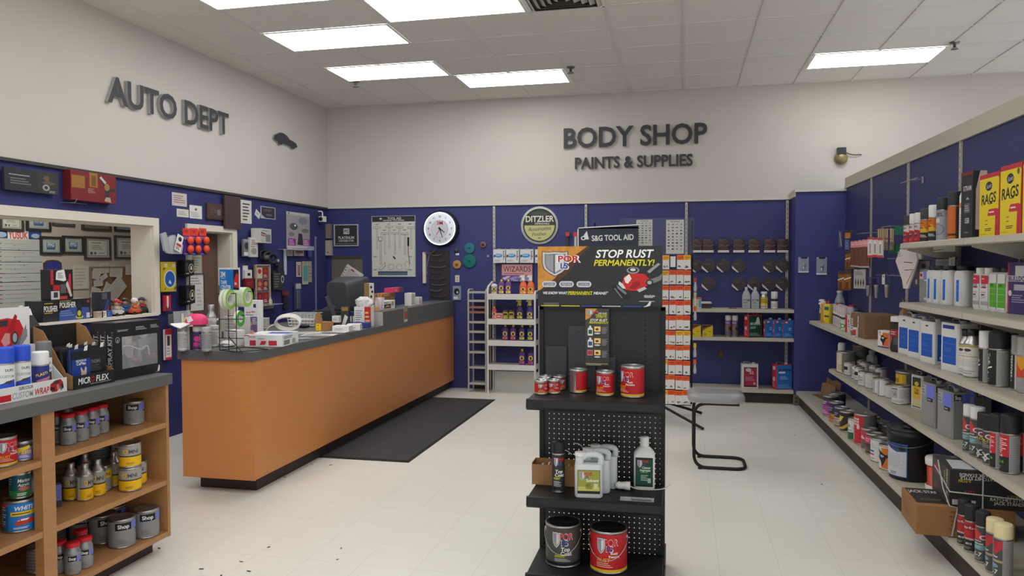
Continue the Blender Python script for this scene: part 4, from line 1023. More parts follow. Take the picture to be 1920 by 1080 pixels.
def wcan(label,px,py,capc,ops,h,wrapc,r=.033,tilt=0):
    p=at(px,py,Z=TZ+.004);d=Vector((p.x,p.y,0)).normalized()
    q=settle('T',(p.x+d.x*r,p.y+d.y*r,TZ+.004),r,lambda x,y:y<3.036-r and -3.059+r<x<-2.863-r,32)
    return spray('spray_can',label,q,face(p)+.1,r,h,ops,capc,wrapc,'spray cans in the white car-wrap tray',PI*1.05,.27)
def wrapops(c):return [fill((222,222,218)),('t','DUPLI',.62,.85,.07,(40,30,30),{'fit':.3}),('r',.1,.64,.24,.70,(40,60,150)),('t','CUSTOM',.55,.67,.07,(150,150,156),{'fit':.5}),('p',[(.25,.3),(.28,.45),(.5,.5),(.8,.58),(.84,.3),(.6,.18),(.36,.16)],c),('p',[(.4,.46),(.5,.53),(.7,.56),(.66,.46)],(60,60,70)),('e',.42,.24,.08,.06,(40,40,46)),('r',.12,.02,.4,.05,(30,30,30)),('e',.56,.045,.06,.04,(40,40,40))]
BW_=(40,78,196)
for px,py,lab in ((11,757,'blue-capped white spray can at the picture edge, tray front'),(42,752,'blue-capped white spray can, second in the tray front')):
    wcan(lab,px,py,BW_,wrapops(BW_),.235,(222,222,218),.037)
wcan('white-capped purple and yellow spray can leaning in the tray',77,746,(226,226,222),[fill((44,50,130)),('p',[(0,0),(1,0),(1,.3),(0,.42)],(150,140,80)),('t','PLASTI',.52,.7,.1,(226,206,30),{'fit':.6,'rot':.25}),('p',[(.55,.12),(.68,.5),(.8,.46),(.9,.12)],(60,80,180)),('p',[(.3,.46),(.9,.62),(.9,.5),(.4,.38)],(200,120,130))],.195,(44,50,130),.036)
wcan('grey-capped white spray can beside the glove display',103,738,(112,112,112),wrapops((60,60,64)),.235,(222,222,218),.034)
for px,py,lab in ((20,735,'blue-capped white spray can in the second tray row'),):
    wcan(lab,px,py,BW_ if px<50 else BLACK,wrapops(BW_),.195,(222,222,218))
# black glove display
t=thing('display_tray','black cardboard counter display box of disposable gloves','display tray',(-2.845,3.335,TZ),PI/2)
bk=mat((30,30,32),.45,name='black_card');L_,D_,H_=.27,.22,.064
b=B();b.box(-L_,0,0,0,D_,.003,bk);b.box(-L_,-.003,0,0,0,H_,bk);b.box(-L_,D_,0,0,D_+.003,.30,bk);b.build('body',t)
b=B()
for x in (-L_,-.003):
    b=B();b.prism([(0,0),(D_,0),(D_,.30),(D_*.75,.28),(.04,.08),(0,H_)],KRF,(0,1,0),(0,0,1),(.003,0,0),(x,0,.001));b.build('side_flap',t)
b=B();b.prism([(0,0),(.07,0),(.02,.075),(0,.075)],KRF,(1,0,0),(0,0,1),(0,.003,0),(0.0,D_,.225));b.build('corner_flap',t)
b=B();flat(b,(-L_,-.0032,0),(1,0,0),(0,0,1),(0,-1,0),L_,H_,[fill((34,34,36)),('t','MICR',.25,.55,.44,(232,232,228),{'fit':.29,'shear':.08}),('e',.455,.56,.05,.25,(130,34,38)),('e',.455,.56,.02,.1,(60,20,22)),('t','FLEX',.68,.55,.44,(232,232,228),{'fit':.31,'shear':.08}),('r',.4,.2,.9,.23,(200,200,196))]);b.build('front_print',t)
GG='glove pouches in the black display box'
def pouch(label,x,y,w,h,c,ops,tilt=0):
    t=thing('glove_pouch',label,'glove pouch',(-2.845-y,3.335+x,TZ+.0035),PI/2+tilt,GG)
    B().loft([(w/2,.012,.01,0),(w/2,.016,.012,h*.3),(w/2,.012,.01,h*.8),(w/2*.98,.004,.003,h)],pm(c),4).build('pouch',t)
    b=B();flat(b,(-w/2*.96,-.0172,.004),(1,0,0),(0,0,1),(0,-1,0),w*.96,h*.92,ops);b.build('print',t)
    B().prism([(0,0),(.025,.012),(.03,.04),(.012,.035)],mat((230,230,228),.4),(1,0,0),(0,0,1),(0,.002,0),(w*.15,-.014,h*.86)).build('price_tag',t)
gb=[fill((26,60,140)),('r',0,.78,1,1,(26,26,30)),('t','MICROFLEX',.5,.73,.05,(220,220,226),{'fit':.8}),('t','CoMax',.5,.65,.08,WHITE,{'fit':.7}),('p',[(.3,.02),(.5,.1),(.78,.3),(.8,.5),(.72,.56),(.68,.46),(.62,.42),(.5,.55),(.46,.5),(.5,.38),(.45,.25),(.22,.1)],(206,178,160)),('p',[(.8,.1),(1,.3),(1,.02),(.86,.02)],(60,120,210))]
pouch('blue glove pouch showing a hand, in the black display box',-.197,.035,.12,.185,(24,40,90),gb)
pouch('black glove pouch, front right one in the black display box',-.075,.05,.13,.19,(30,30,33),[fill((32,32,35)),('t','THORN',.4,.62,.1,(120,122,126),{'fit':.5}),('f',.1,.35,.7,.54,4,(80,80,84))])
for k,(x,y) in enumerate(((-.20,.085),(-.072,.10),(-.195,.125),(-.075,.145),(-.15,.18))):
    pouch('black glove pouch, %s behind the front pair in the display box' % ORD[k],x,y,.11,.19-.0*k,(30,30,34),[fill((34,34,38)),('f',.2,.5,.8,.8,3,(150,150,156))])
# spray gun kit in a window box
p1,p0=at(303,697,Z=TZ),at(213,712,Z=TZ)
gz=math.atan2(p1.y-p0.y,p1.x-p0.x)+.10
W_,D_,H_=.335,.15,.295
t=thing('spray_gun_kit','black window box of spray guns on the corner of the wooden unit','box',(p1.x,p1.y,TZ+.001),gz)
bb=mat((34,33,35),.4,name='kit_box')
b=B()
# a frame round the window, so the guns stand inside
gx0,gx1,gz0,gz1=-W_+.05,-.028,.052,H_-.075
b.box(-W_,0,0,0,D_,.004,bb);b.box(-W_,0,H_-.004,0,D_,H_,bb);b.box(-W_,0,.004,-W_+.004,D_,H_-.004,bb);b.box(-.004,0,.004,0,D_,H_-.004,bb);b.box(-W_,D_-.004,.004,0,D_,H_-.004,mat((116,108,104),.5))
for x0,x1,z0,z1 in ((-W_+.004,gx0,.004,H_-.004),(gx1,-.004,.004,H_-.004),(gx0,gx1,.004,gz0),(gx0,gx1,gz1,H_-.004)):b.box(x0,0,z0,x1,.003,z1,bb)
b.build('body',t)
B().box(gx0,.001,gz0,gx1,.002,gz1,clear((235,235,240),.16,.05)).build('window',t)
b=B();flat(b,(-W_,-.0003,0),(1,0,0),(0,0,1),(0,-1,0),W_,H_,[('f',.06,.84,.36,.88,2,(170,170,168)),('f',.44,.84,.7,.91,3,(170,170,168)),('f',.76,.85,.97,.92,3,(170,170,168)),('e',.06,.70,.045,.055,(150,150,150)),('e',.06,.70,.035,.043,(40,40,42)),('t','g',.06,.70,.04,(190,190,190)),('p',[(.9,.03),(.93,.14),(.96,.13),(.95,.03)],(214,210,204)),('f',.86,.015,.96,.03,1,(190,190,190)),('t','OK',.84,.9,.001,BLACK)][:-1]);b.build('front_print',t)
b=B();ops=[]
for k in range(3):ops+=[('t','SPRAY KIT',.2+k*.3,.5,.17*.5,(190,188,186),{'rot':PI/2,'fit':2.2}),('f',.28+k*.3,.18,.34+k*.3,.86,14,(120,118,118))]
flat(b,(-W_-.0003,D_,0),(0,-1,0),(0,0,1),(-1,0,0),D_,H_,[('r',0,0,1,1,(44,43,45))]+ops);b.build('side_print',t)
b=B();flat(b,(-W_,0,H_+.0003),(1,0,0),(0,1,0),(0,0,1),W_,D_,[('p',[(.1,.1),(.3,.2),(.6,.15),(.5,.5),(.2,.6)],(120,118,118)),('f',.6,.3,.9,.8,4,(110,110,112))]);b.build('top_print',t)
sil,gm=mat((176,172,168),.3,.6),mat((200,196,190),.35,.3)
def gun(x,z,s,cup,label):
    t2=B()
    t2.prism([(0,0),(.03,.005),(.05,.03),(.09,.045),(.12,.04),(.125,.06),(.09,.07),(.05,.075),(.02,.065),(.0,.07),(-.02,.055),(-.01,.03),(-.025,-.04),(-.012,-.06),(.008,-.058),(.006,-.01)],sil,(s,0,0),(0,0,1),(0,.022,0),(x,.05,z))
    t2.lathe([(0,z+.06),(.012,z+.06),(.014,z+.075),(.03,z+.085),(.034,z+.135),(0,z+.135)],gm,14,cx=x+.03*s,cy=.06)
    o=t2.build('spray_gun',t)
    B().lathe([(0,0),(.018,.002),(.027,.012),(.027,.026),(0,.034)],pm(cup),14,cx=0).build('regulator',o).location=(x+.11*s,.055,z-.05)
gun(-.25,.115,1,(130,40,44),'a');gun(-.10,.125,1,(150,36,44),'b');gun(-.165,.095,-1,(44,44,46),'c')
B().tube(arc([(-.27,.05,.155),(-.2,.045,.17),(-.1,.045,.13),(-.05,.045,.16),(-.035,.05,.10)],.05),.004,mat((206,204,200),.4),6).build('air_hose',t)
for x in (-.265,-.24,-.19,-.165):B().lathe([(0,.13),(.011,.13),(.011,.215),(0,.215)],mat((150,150,152),.2,.8),10,cx=x,cy=.12).build('tube',t)
# black folded bag with tags behind the display boxes
p=at(108,603,Z=TZ+.22)
t=thing('tool_case','flat black plastic tool case with white paper tags behind the glove display','case',(-3.27,3.10,TZ+.001),PI/2-.02)
b=B();b.loft([(.20,.05,.02,0),(.21,.055,.02,.01),(.21,.055,.02,.275),(.2,.05,.02,.285)],BLK,3);b.build('base',t)
b=B();b.prism([(-.15,0),(.17,0),(.135,.078),(-.12,.066)],mat((42,42,46),.25,.1,name='glossy_black'),(1,0,0),(0,.25,.97),(0,.02,0),(0.0,-.04,.285));b.build('lid',t)
for x,z,w_,h_ in ((.08,.345,.055,.032),(-.01,.305,.038,.022)):
    B().prism([(0,0),(w_,-.003),(w_-.004,h_),(.002,h_)],WHT,(1,0,0),(0,.25,.97),(0,.002,0),(x,-.046+(z-.285)*.25,z)).build('paper_tag',t)
B().prism([(0,0),(.03,.0),(.03,.03),(0,.03)],pm((226,200,40)),(1,0,0),(0,.25,.97),(0,.002,0),(-.13,-.041,.31)).build('yellow_tag',t)

# ================================================================ THINGS ON THE WOODEN COUNTER
KZ=.981
def kp(px,py,z=KZ,r=0.0):
    p=at(px,py,Z=z);d=Vector((p.x,p.y,0)).normalized();return (p.x+d.x*r,p.y+d.y*r,z)
p=kp(110/4.908+320,975/4.908+460,KZ,.032)
wl=[fill((206,204,200)),('f',.1,.1,.9,.9,16,(120,120,120))]
spray('spray_can','pale printed spray can at the near corner of the counter',p,face(p),.032,.185,wl,(150,150,148),(206,204,200),cap_h=.2)
p=kp(370.5,657.5,KZ,.03);hx=p
spray('spray_can','pink and purple spray can under the pink and white cap',p,face(p),.031,.165,[fill((72,46,96)),('e',.5,.62,.22,.16,(220,60,130)),('e',.4,.3,.2,.12,(200,60,140)),('f',.6,.1,.9,.9,8,(180,170,190))],(210,208,204),(72,46,96),cap_h=.15)
p=kp(387.5,659.5,KZ,.033);hx2=p
spray('spray_can','silver printed spray can beside the pink and purple can',p,face(p),.034,.165,[fill((164,164,164)),('f',.1,.1,.9,.95,16,(110,110,112))],(176,176,176),(164,164,164),cap_h=.15)
p=kp(402,651,KZ,.032)
spray('spray_can','pale white spray can next to the tape rack legs',p,face(p),.032,.155,wl,(196,194,190),(206,204,200),cap_h=.12)
p=kp(397,650,KZ,.07)
conecan('solvent_can','tall white cone-top can behind the pink and white cap',p,face(p),.036,.30,wl,MET,(212,210,206),neck=.42)
p=kp(357,656,KZ,.018)
carton('small_box','narrow white box between the cans at the counter corner',p,face(p),.035,.03,.16,(214,212,206),[('r',.4,0,1,1,(60,60,62))])
# peaked cap lying over the cans
t=thing('peaked_cap','pink and white peaked cap lying on top of the spray cans','cap',(hx[0]-.0,hx[1]-.005,KZ+.180),.25)
b=B();pk,wt=pm((232,62,112)),mat((236,234,234),.7)
b.rings([[(x*sx,y*sx*.8,z) for x,y in [(.075*math.cos(2*PI*i/20),.07*math.sin(2*PI*i/20)) for i in range(20)]] for sx,z in ((1,0),(1.0,.03),(.86,.055),(.5,.07),(.1,.074))],pk);b.M=None
b.build('crown',t)
b=B();n=10;top=[];bot=[]
for i in range(n+1):
    a=PI*.62+PI*.80*i/n;top.append(((.07)*math.cos(a),.056*math.sin(a),.012));bot.append((-.045+.125*math.cos(a),.085*math.sin(a)-.012,.012+.042*math.cos((i-n/2)/n*2.4)-.046))
b.add(top+bot,[(i,i+1,n+2+i,n+1+i) for i in range(n)],wt,True);b.add([(x,y,z-.004) for x,y,z in top+bot],[(i,i+1,n+2+i,n+1+i) for i in range(n)],wt,True);b.build('peak',t)
b=B();b.add([(-.04,-.052,.012),(.0,-.058,.03),(-.02,-.052,.062),(-.06,-.03,.05)],[(0,1,2,3)],wt);b.build('front_panel',t)
# wire tape rack with sign
q=kp(412,657);tz=-.42
t=thing('tape_rack','black wire tape rack with blue TAPE CENTER sign on the counter','rack',q,tz)
# local: x along the rack face, y away
Wr,Dr=.20,.22
BWR=mat((22,22,24),.4,.4,name='black_wire')
for x in (0,Wr*.55,Wr):B().tube([(x,0,.003),(x,0,.45 if x==0 else .40)],.003,BWR,6).build('upright_wire',t)
for z in (.086,.215):B().tube([(-.01,0,z),(Wr+.08,0,z+.012)],.003,BWR,6).build('cross_wire',t)
for P in ([(0,0,.003),(-.02,Dr,.003)],[(Wr,0,.003),(Wr+.04,Dr,.003)],[(0,0,.003),(Wr,0,.003)],[(-.02,Dr,.003),(Wr+.04,Dr,.003)],[(Wr*.55,0,.1),(Wr*1.5,-.02,.004)]):
    B().tube(P,.003,BWR,6).build('foot_wire',t)
b=B();b.box(-.002,.004,.42,.238,.008,.57,wc);flat(b,(-.002,.0038,.42),(1,0,0),(0,0,1),(0,-1,0),.24,.145,[('r',.03,0,.71,.95,(20,118,190)),('r',.71,0,.97,.95,(36,30,40)),('t','3M',.20,.72,.24,WHITE,{'fit':.25}),('r',.1,.53,.32,.55,WHITE),('t','TAPE',.24,.34,.17,WHITE,{'fit':.3}),('t','CENTER',.34,.12,.17,WHITE,{'fit':.48}),('p',[(.73,.15),(.74,.45),(.84,.75),(.9,.78),(.95,.7),(.97,.1)],(206,40,44)),('t','86',.82,.3,.12,WHITE)]);b.build('sign_card',t)
TG='green masking tape rolls on the wire rack'
def tape(label,loc,ro,ri,w,rz,col=(150,200,90)):
    t2=thing('tape_roll',label,'tape roll',loc,rz,TG)
    b=B();b.M=Matrix.Rotation(PI/2,4,'X')
    b.rings([[(r*math.cos(2*PI*i/32),r*math.sin(2*PI*i/32),z) for i in range(32)] for r,z in ((ro,-w/2),(ro,w/2),(ri,w/2),(ri,-w/2),(ro,-w/2))],pm(col),False,False,False);b.build('tape',t2)
    b=B();b.M=Matrix.Rotation(PI/2,4,'X');b.rings([[(r*math.cos(2*PI*i/32),r*math.sin(2*PI*i/32),z) for i in range(32)] for r,z in ((ri*.99,-w/2-.0005),(ri*.99,w/2+.0005),(ri*.86,w/2+.0005),(ri*.86,-w/2-.0005),(ri*.99,-w/2-.0005))],WHT,False,False,False)
    b.rings([[(r*math.cos(2*PI*i/32),r*math.sin(2*PI*i/32),z) for i in range(32)] for r,z in ((ro*.999,-w/2-.0004),(ro*1.002,-w/2-.0004),(ro*1.002,w/2+.0004),(ro*.999,w/2+.0004))],mat((214,226,196),.5),False,False,False);b.build('core',t2)
    return t2
AX=Vector((math.sin(1.62),-math.cos(1.62),0))
def onview(px,py,far):d=ray(px,py);d=d/d.dot(FW);return Vector((0,0,EYE))+d*far
base=Vector(q);fr0=(base-Vector((0,0,EYE))).dot(FW)
PN,PF,PL_=onview(430,561,fr0-.075),onview(462,557,fr0+.02),onview(448.5,597.5,fr0-.05)
tape('green masking tape roll, outer one of the pair on the near peg',tuple(PN),.068,.043,.022,1.62)
tape('green masking tape roll, inner one of the pair on the near peg',tuple(PN-AX*.026),.068,.043,.022,1.62)
for k in range(5):
    tape('green masking tape roll, %s from the outer end of the far peg' % ORD[k],tuple(PF-AX*.0232*k),.068,.043,.022,1.62)
tape('single darker green tape roll hanging low on the wire rack',tuple(PL_),.056,.026,.022,1.62,(84,160,70))
Mi=(Matrix.Translation(base) @ Matrix.Rotation(tz,4,'Z')).inverted()
for P_,r_,a0,a1 in ((PN,.037,-.09,.05),(PF,.037,-.17,.04),(PL_,.021,-.06,.04)):
    b=B();b.M=Mi;b.tube([P_+AX*a0+Vector((0,0,r_-.003)),P_+AX*a1+Vector((0,0,r_+.002))],.003,BWR,6)
    e=P_+AX*a0+Vector((0,0,r_-.003));b.tube([e,Vector((base.x,base.y,e.z))+Vector((math.cos(tz),math.sin(tz),0))*.1],.003,BWR,6)
    b.build('peg',t)
# mask boxes
p0,p1=kp(525,650.5),kp(456,646)
p0,p1=Vector(kp(456,650)),Vector(kp(524,651))
az=math.atan2(p1.y-p0.y,p1.x-p0.x);wb=(p1-p0).length
mid=(p0+p1)/2
mk=carton('mask_box','white glove box with red pictures lying in front of the tape rack',(mid.x-math.sin(az)*.17,mid.y+math.cos(az)*.17,KZ),az+.08,wb,.33,.085,(226,226,224),
  [('t','Body Man',.2,.85,.1,RED,{'fit':.26}),('r',.0,.93,.12,1,RED),('r',.14,.1,.3,.55,(206,50,62)),('r',.38,.1,.6,.6,(232,214,210)),('p',[(.4,.15),(.45,.5),(.58,.5),(.55,.2)],(206,50,62)),('r',.64,.12,.86,.52,(206,50,62)),('f',.36,.64,.6,.74,2,(120,120,124))],[('r',.1,.1,.45,.5,(120,130,110)),('f',.1,.6,.8,.85,2,(80,90,150)),('r',.6,.1,.8,.5,(160,164,150))],
  [('r',.38,.42,1,.75,(30,110,190)),('r',.5,.34,1,.40,(196,40,50)),('r',0,.2,.15,.36,RED),('t','Body Man',.28,.12,.06,RED,{'fit':.3})])
p=kp(470,632)
carton('mask_box','tall printed box showing hands behind the green tape rolls',(p[0],p[1]+.05,KZ),-.15,.135,.07,.30,(228,226,224),[('r',.02,.56,.98,1,(232,230,228)),('t','Body Man',.5,.68,.05,RED,{'fit':.72,'rot':.12}),('f',.1,.58,.9,.62,1,(70,90,160)),('r',.03,.02,.97,.55,(110,96,130)),('p',[(.1,.3),(.5,.42),(.6,.34),(.3,.24)],(226,160,130)),('p',[(.1,.08),(.6,.2),(.8,.12),(.4,.04)],(226,170,140)),('f',.62,.34,.95,.52,4,(230,226,236)),('r',.7,.8,.9,.9,(60,60,70))])
p=kp(431,650)
carton('small_box','small white instruction box behind the tape rack wires',(p[0],p[1]+.07,KZ),-.3,.11,.08,.115,(222,220,216),[('f',.1,.15,.9,.85,7,(140,140,140)),('r',0,.93,1,1,(80,76,76))])
p=kp(420,648)
carton('small_box','greyish white box at the wall side of the tape rack',(p[0]-.02,p[1]+.2,KZ),-.3,.18,.1,.2,(196,192,184),[('f',.1,.2,.9,.9,6,(170,168,160))])
# crumpled paper ball, coil, cups, tray, papers
p=kp(425,651,KZ,.03)
t=thing('paper_wad','crumpled white paper on the counter under the tape rack','paper',p)
b=B();rnd=random.Random(5);pr=[]
for j in range(1,7):
    tt=PI*j/7;pr.append([((.06*rnd.uniform(.7,1.15))*math.sin(tt)*math.cos(2*PI*i/11),.03*rnd.uniform(.7,1.15)*math.sin(tt)*math.sin(2*PI*i/11),.022*(1-math.cos(tt))*rnd.uniform(.8,1.1)) for i in range(11)])
b.rings(pr,mat((224,220,214),.8),False);b.build('paper',t)
p=kp(540,612,KZ+.05)
t=thing('cable_coil','coil of white cable standing on the counter behind the glove box','cable',(p[0],p[1],KZ),.3)
b=B()
for k in range(4):
    P=[(.105*math.cos(2*PI*i/24),.02*k-.03+.01*math.sin(4*PI*i/24),.075+.06*math.sin(2*PI*i/24)+.006*k) for i in range(25)]
    b.tube(P,.008,mat((216,210,200),.5),7)
b.build('coil',t)
b=B();b.tube(arc([(-.1,.0,.07),(-.16,.0,.05),(-.19,.02,.01)],.05),.008,mat((216,210,200),.5),7);b.build('loose_end',t)
p=kp(505,614,KZ)
can('paper_cup','pale cup at the wall side of the counter near the white coil','cup',(p[0]+.02,p[1]-.1,KZ),0,.036,.10,smallprint((170,168,164),4,(150,148,146)),mat((176,174,170),.5))
p=kp(558,614,KZ)
t=thing('wire_basket','pale wire basket of papers beside the white cable coil','basket',(p[0],p[1]+.14,KZ),.1)
b=B()
for k in range(5):
    z=.012+k*.028;s=1+.04*k;b.tube([(-.12*s,-.09*s,z),(.12*s,-.09*s,z),(.12*s,.09*s,z),(-.12*s,.09*s,z),(-.12*s,-.09*s,z)],.004,WHT,5)
for i in range(9):b.tube([(-.12+.03*i,-.09,.008),(-.135+.034*i,-.103,.125)],.003,WHT,5)
b.build('frame',t);B().box(-.1,-.07,.006,.1,.07,.07,mat((176,172,166),.7)).build('liner',t)
PG='papers on the counter'
for k,(px,py,w_,h_,a,c) in enumerate(((570,624,.30,.20,.5,(214,212,208)),(598,628,.28,.18,.2,(206,204,202)),(556,635,.22,.16,.8,(150,146,158)),(625,622,.26,.16,.1,(222,220,214)))):
    p=kp(px,py,KZ+.0012*k)
    t=thing('paper_sheet',('loose white form lying behind the cardboard tool caddy','printed sheet fanned over the first form on the counter edge','purplish flyer half under the forms by the glove box','white sheet under the small white boxes')[k],'paper',(p[0],p[1],KZ+.0013*k),a,PG)
    b=B();b.box(-w_/2,-h_/2,0,w_/2,h_/2,.001,pm(c));flat(b,(-w_/2,-h_/2,.001),(1,0,0),(0,1,0),(0,0,1),w_,h_,[('f',.08,.1,.9,.9,9,(140,140,146)),('r',.1,.3,.4,.5,(90,96,110))],.0002);b.build('sheet',t)
p=kp(600,622)
t=thing('tool_caddy','small cardboard stand with a yellow label on the counter','box',(p[0],p[1]+.05,KZ),-.1)
b=B();b.box(-.045,-.05,0,.08,.05,.085,KRF);b.build('body',t)
B().prism([(-.045,0),(.03,0),(.03,.11),(.01,.165),(-.005,.175),(-.025,.165),(-.045,.11)],KRF,(1,0,0),(0,0,1),(0,.004,0),(0,-.054,0)).build('back_board',t)
b=B();flat(b,(-.032,-.0546,.012),(1,0,0),(0,0,1),(0,-1,0),.05,.06,[fill((238,200,20)),('f',.2,.6,.8,.85,2,(60,50,20)),('f',.2,.15,.8,.35,2,(140,110,20))]);b.build('label',t)
WB='small white boxes on the counter'
for px,py,w_,d_,h_,dz,a,lab in ((637,622,.15,.12,.05,0,.1,'low white box next to the cardboard stand'),(660,620,.12,.10,.058,0,.25,'low white box, second along from the cardboard stand'),(629,615,.07,.05,.06,.052,.05,'little white carton standing on the low white box')):
    p=kp(px,py);carton('small_box',lab,(p[0],p[1]+d_/2,KZ+dz),a,w_,d_,h_,(224,222,218),[('f',.15,.3,.85,.6,2,(150,150,150))],[('f',.1,.1,.9,.9,6,(170,170,168))],group=WB)
p=kp(645,613);carton('small_box','black and white tilted carton behind the low white boxes',(p[0],p[1]+.03,KZ),.3,.075,.06,.19,(52,50,48),[('p',[(.1,.1),(.5,.05),(.9,.5),(.5,.62)],(220,218,212)),('r',.1,.8,.9,.98,(150,120,50))])
p=kp(662,612);carton('small_box','purple carton with white figures behind the low white boxes',(p[0],p[1]+.04,KZ),.1,.10,.06,.14,(48,50,110),[('r',.15,.3,.3,.7,WHITE),('r',.4,.3,.55,.7,WHITE),('r',.65,.3,.8,.7,WHITE)])
carton('small_box','white carton with a red side against the raised grey ledge',(-2.965,6.74,KZ),.15,.16,.12,.19,(222,218,214),[('f',.08,.2,.5,.85,6,(150,150,150)),('r',.62,.08,1,1,(180,40,44)),('f',.66,.2,.96,.8,3,(226,190,90))])
carton('small_box','flat blue carton lying against the raised grey ledge',(-2.93,6.58,KZ),.1,.17,.10,.05,(54,62,130),[('f',.1,.2,.8,.8,3,(170,176,210))])
t=thing('paper_bag','crumpled paper bag on the white carton by the grey ledge','bag',(-2.965,6.74,KZ+.1915),.2)
b=B();rnd=random.Random(9);pr=[]
for j,(rr_,z) in enumerate(((.07,0),(.085,.03),(.08,.06),(.05,.085),(.03,.09))):pr.append([(rr_*rnd.uniform(.8,1.15)*math.cos(2*PI*i/12),rr_*.7*rnd.uniform(.8,1.15)*math.sin(2*PI*i/12),z+rnd.uniform(-.006,.006)) for i in range(12)])
b.rings(pr,mat((206,204,200),.6,var=.3,scale=30),False);b.build('paper',t)
# monitor, keyboard, card terminal
t=thing('crt_monitor','bulky dark grey computer monitor seen from behind on the counter','monitor',(-3.50,7.45,KZ),3.0)
mg=mat((66,66,70),.5,name='monitor_plastic')
b=B();b.M=Matrix.Translation((0,0,.26)) @ Matrix.Rotation(-PI/2,4,'X')
b.loft([(.185,.185,.03,-.2),(.19,.2,.03,-.17),(.19,.2,.03,-.12),(.165,.185,.05,-.04),(.14,.165,.06,.08),(.13,.15,.05,.14),(.12,.14,.05,.145)],mg,5);b.M=None
b.build('casing',t)
b=B();b.lathe([(0,0),(.13,0),(.13,.012),(.06,.03),(.05,.08),(0,.085)],mg,20);b.build('stand',t)
b=B();b.M=Matrix.Translation((0,0,.26)) @ Matrix.Rotation(-PI/2,4,'X');b.box(-.17,-.145,-.2035,.17,.145,-.2005,mat((20,22,26),.15));b.build('screen',t)
p=kp(676,606)
t=thing('flat_monitor','slim dark display panel leaning beside the bulky monitor','monitor',(-3.24,6.75,KZ),.5)
b=B();b.M=Matrix.Rotation(-.35,4,'Y');b.box(-.018,-.1,.02,.018,.1,.30,mat((58,58,62),.4));b.M=None;b.build('panel',t);B().loft([(.07,.09,.02,0),(.06,.08,.02,.02),(.02,.05,.01,.03)],BLK,3).build('base',t)
p=kp(607,607)
t=thing('card_terminal','low black card printer with curved cover on the counter','printer',(p[0]-.06,p[1]+.10,KZ),.35)
b=B();b.prism([(-.17,0),(.17,0),(.17,.11),(.1,.125),(-.02,.13),(-.1,.12),(-.15,.085),(-.17,.04)],mat((40,40,44),.35),(1,0,0),(0,0,1),(0,.2,0),(0,-.1,0));b.build('body',t)
B().prism([(-.1,.122),(-.02,.132),(.03,.16),(.1,.175),(.14,.16),(.1,.127)],mat((64,66,74),.3),(1,0,0),(0,0,1),(0,.12,0),(0,-.06,0)).build('handset',t)
p=kp(565,616)
t=thing('computer_mouse','black computer mouse beside the papers on the counter','mouse',(p[0]-.01,p[1]+.07,KZ),.4)
b=B();b.blob((0,0,.016),.055,.032,.018,BLK);b.build('shell',t);B().blob((-.02,0,.029),.012,.004,.006,mat((70,70,74),.4),8,6).build('wheel',t)
# on the raised ledge
LZ=1.1125
def lp(px,py):p=at(px,py,Z=LZ);return p
LG='boxes on the raised end of the counter'
p=lp(761,572);carton('tool_box','white tool carton with black drawing on the raised ledge',(-2.99,7.33,LZ),PI/2+.05-.12,.30,.09,.085,(224,222,214),[('r',.02,.05,.98,.95,(226,224,216)),('r',.08,.1,.62,.6,(40,38,36)),('p',[(.14,.2),(.3,.5),(.5,.45),(.58,.25)],(204,140,70)),('f',.1,.68,.6,.88,2,(60,60,60)),('e',.76,.6,.1,.25,(150,150,148)),('r',.94,.0,1,1,(40,38,36))],group=LG)
carton('tool_box','kraft cardboard box with small black pictures behind the white tool carton',(-3.09,7.55,LZ),PI/2,.34,.10,.155,KRF,[('t','TOOL BOX',.4,.7,.14,(50,40,30),{'fit':.6})]+[('r',.08+.13*k,.35,.16+.13*k,.55,(60,48,36)) for k in range(5)],group=LG)
carton('small_box','narrow white carton at the far end of the raised ledge',(-2.97,8.0,LZ),PI/2,.13,.08,.14,(224,220,214),[('f',.1,.1,.9,.9,7,(150,150,150))],group=LG)
carton('small_box','short white carton, last one on the raised ledge',(-2.96,8.22,LZ),PI/2,.12,.07,.085,(216,212,206),[('f',.2,.2,.8,.8,3,(160,160,160))],group=LG)
carton('small_box','tall slim spotted carton standing behind the jar',(-3.085,7.14,LZ),PI/2-.2,.085,.06,.27,(222,216,204),[('e',.4,.85,.2,.05,BLACK),('e',.6,.68,.2,.05,BLACK),('e',.4,.5,.2,.05,BLACK),('r',0,.2,1,.3,(60,58,80))],lside=[('r',0,0,1,1,(150,120,70))],group=LG)
t=thing('pencil_jar','clear jar of orange pencils on the raised ledge','jar',(-2.95,7.09,LZ),0)
B().lathe([(0,0),(.042,0),(.045,.01),(.045,.13),(.042,.13),(.042,.012),(0,.01)],clear((235,235,235),.3),20).build('glass',t)
for k in range(7):B().tube([(.02*math.cos(k),.02*math.sin(k),.012),(.032*math.cos(k+.5),.032*math.sin(k+.5),.155+.008*(k % 3))],.0045,pm((226,140,60) if k % 3 else (60,70,120)),6).build('pencil',t)
t=thing('cardboard_scrap','torn cardboard piece on the near end of the raised ledge','cardboard',(-2.96,6.95,LZ),.4)
B().prism([(-.07,0),(.06,0),(.065,.04),(.0,.05),(-.03,.085),(-.06,.06)],KRF,(1,0,0),(0,.5,.86),(0,.02,0),(0,0,.001)).build('card',t);B().prism([(-.04,0),(.0,.0),(.02,.1),(-.03,.12)],WHT,(1,0,0),(0,.5,.86),(0,.004,0),(-.02,.04,.001)).build('paper',t)
carton('sleeve_box','pink and grey plastic sleeve pack lying on the kraft box',(-3.06,7.75,LZ+.156),PI/2,.30,.10,.05,(206,60,100),[('r',.6,0,1,1,(110,60,70)),('f',.1,.2,.5,.8,2,(240,160,180))],group=LG)
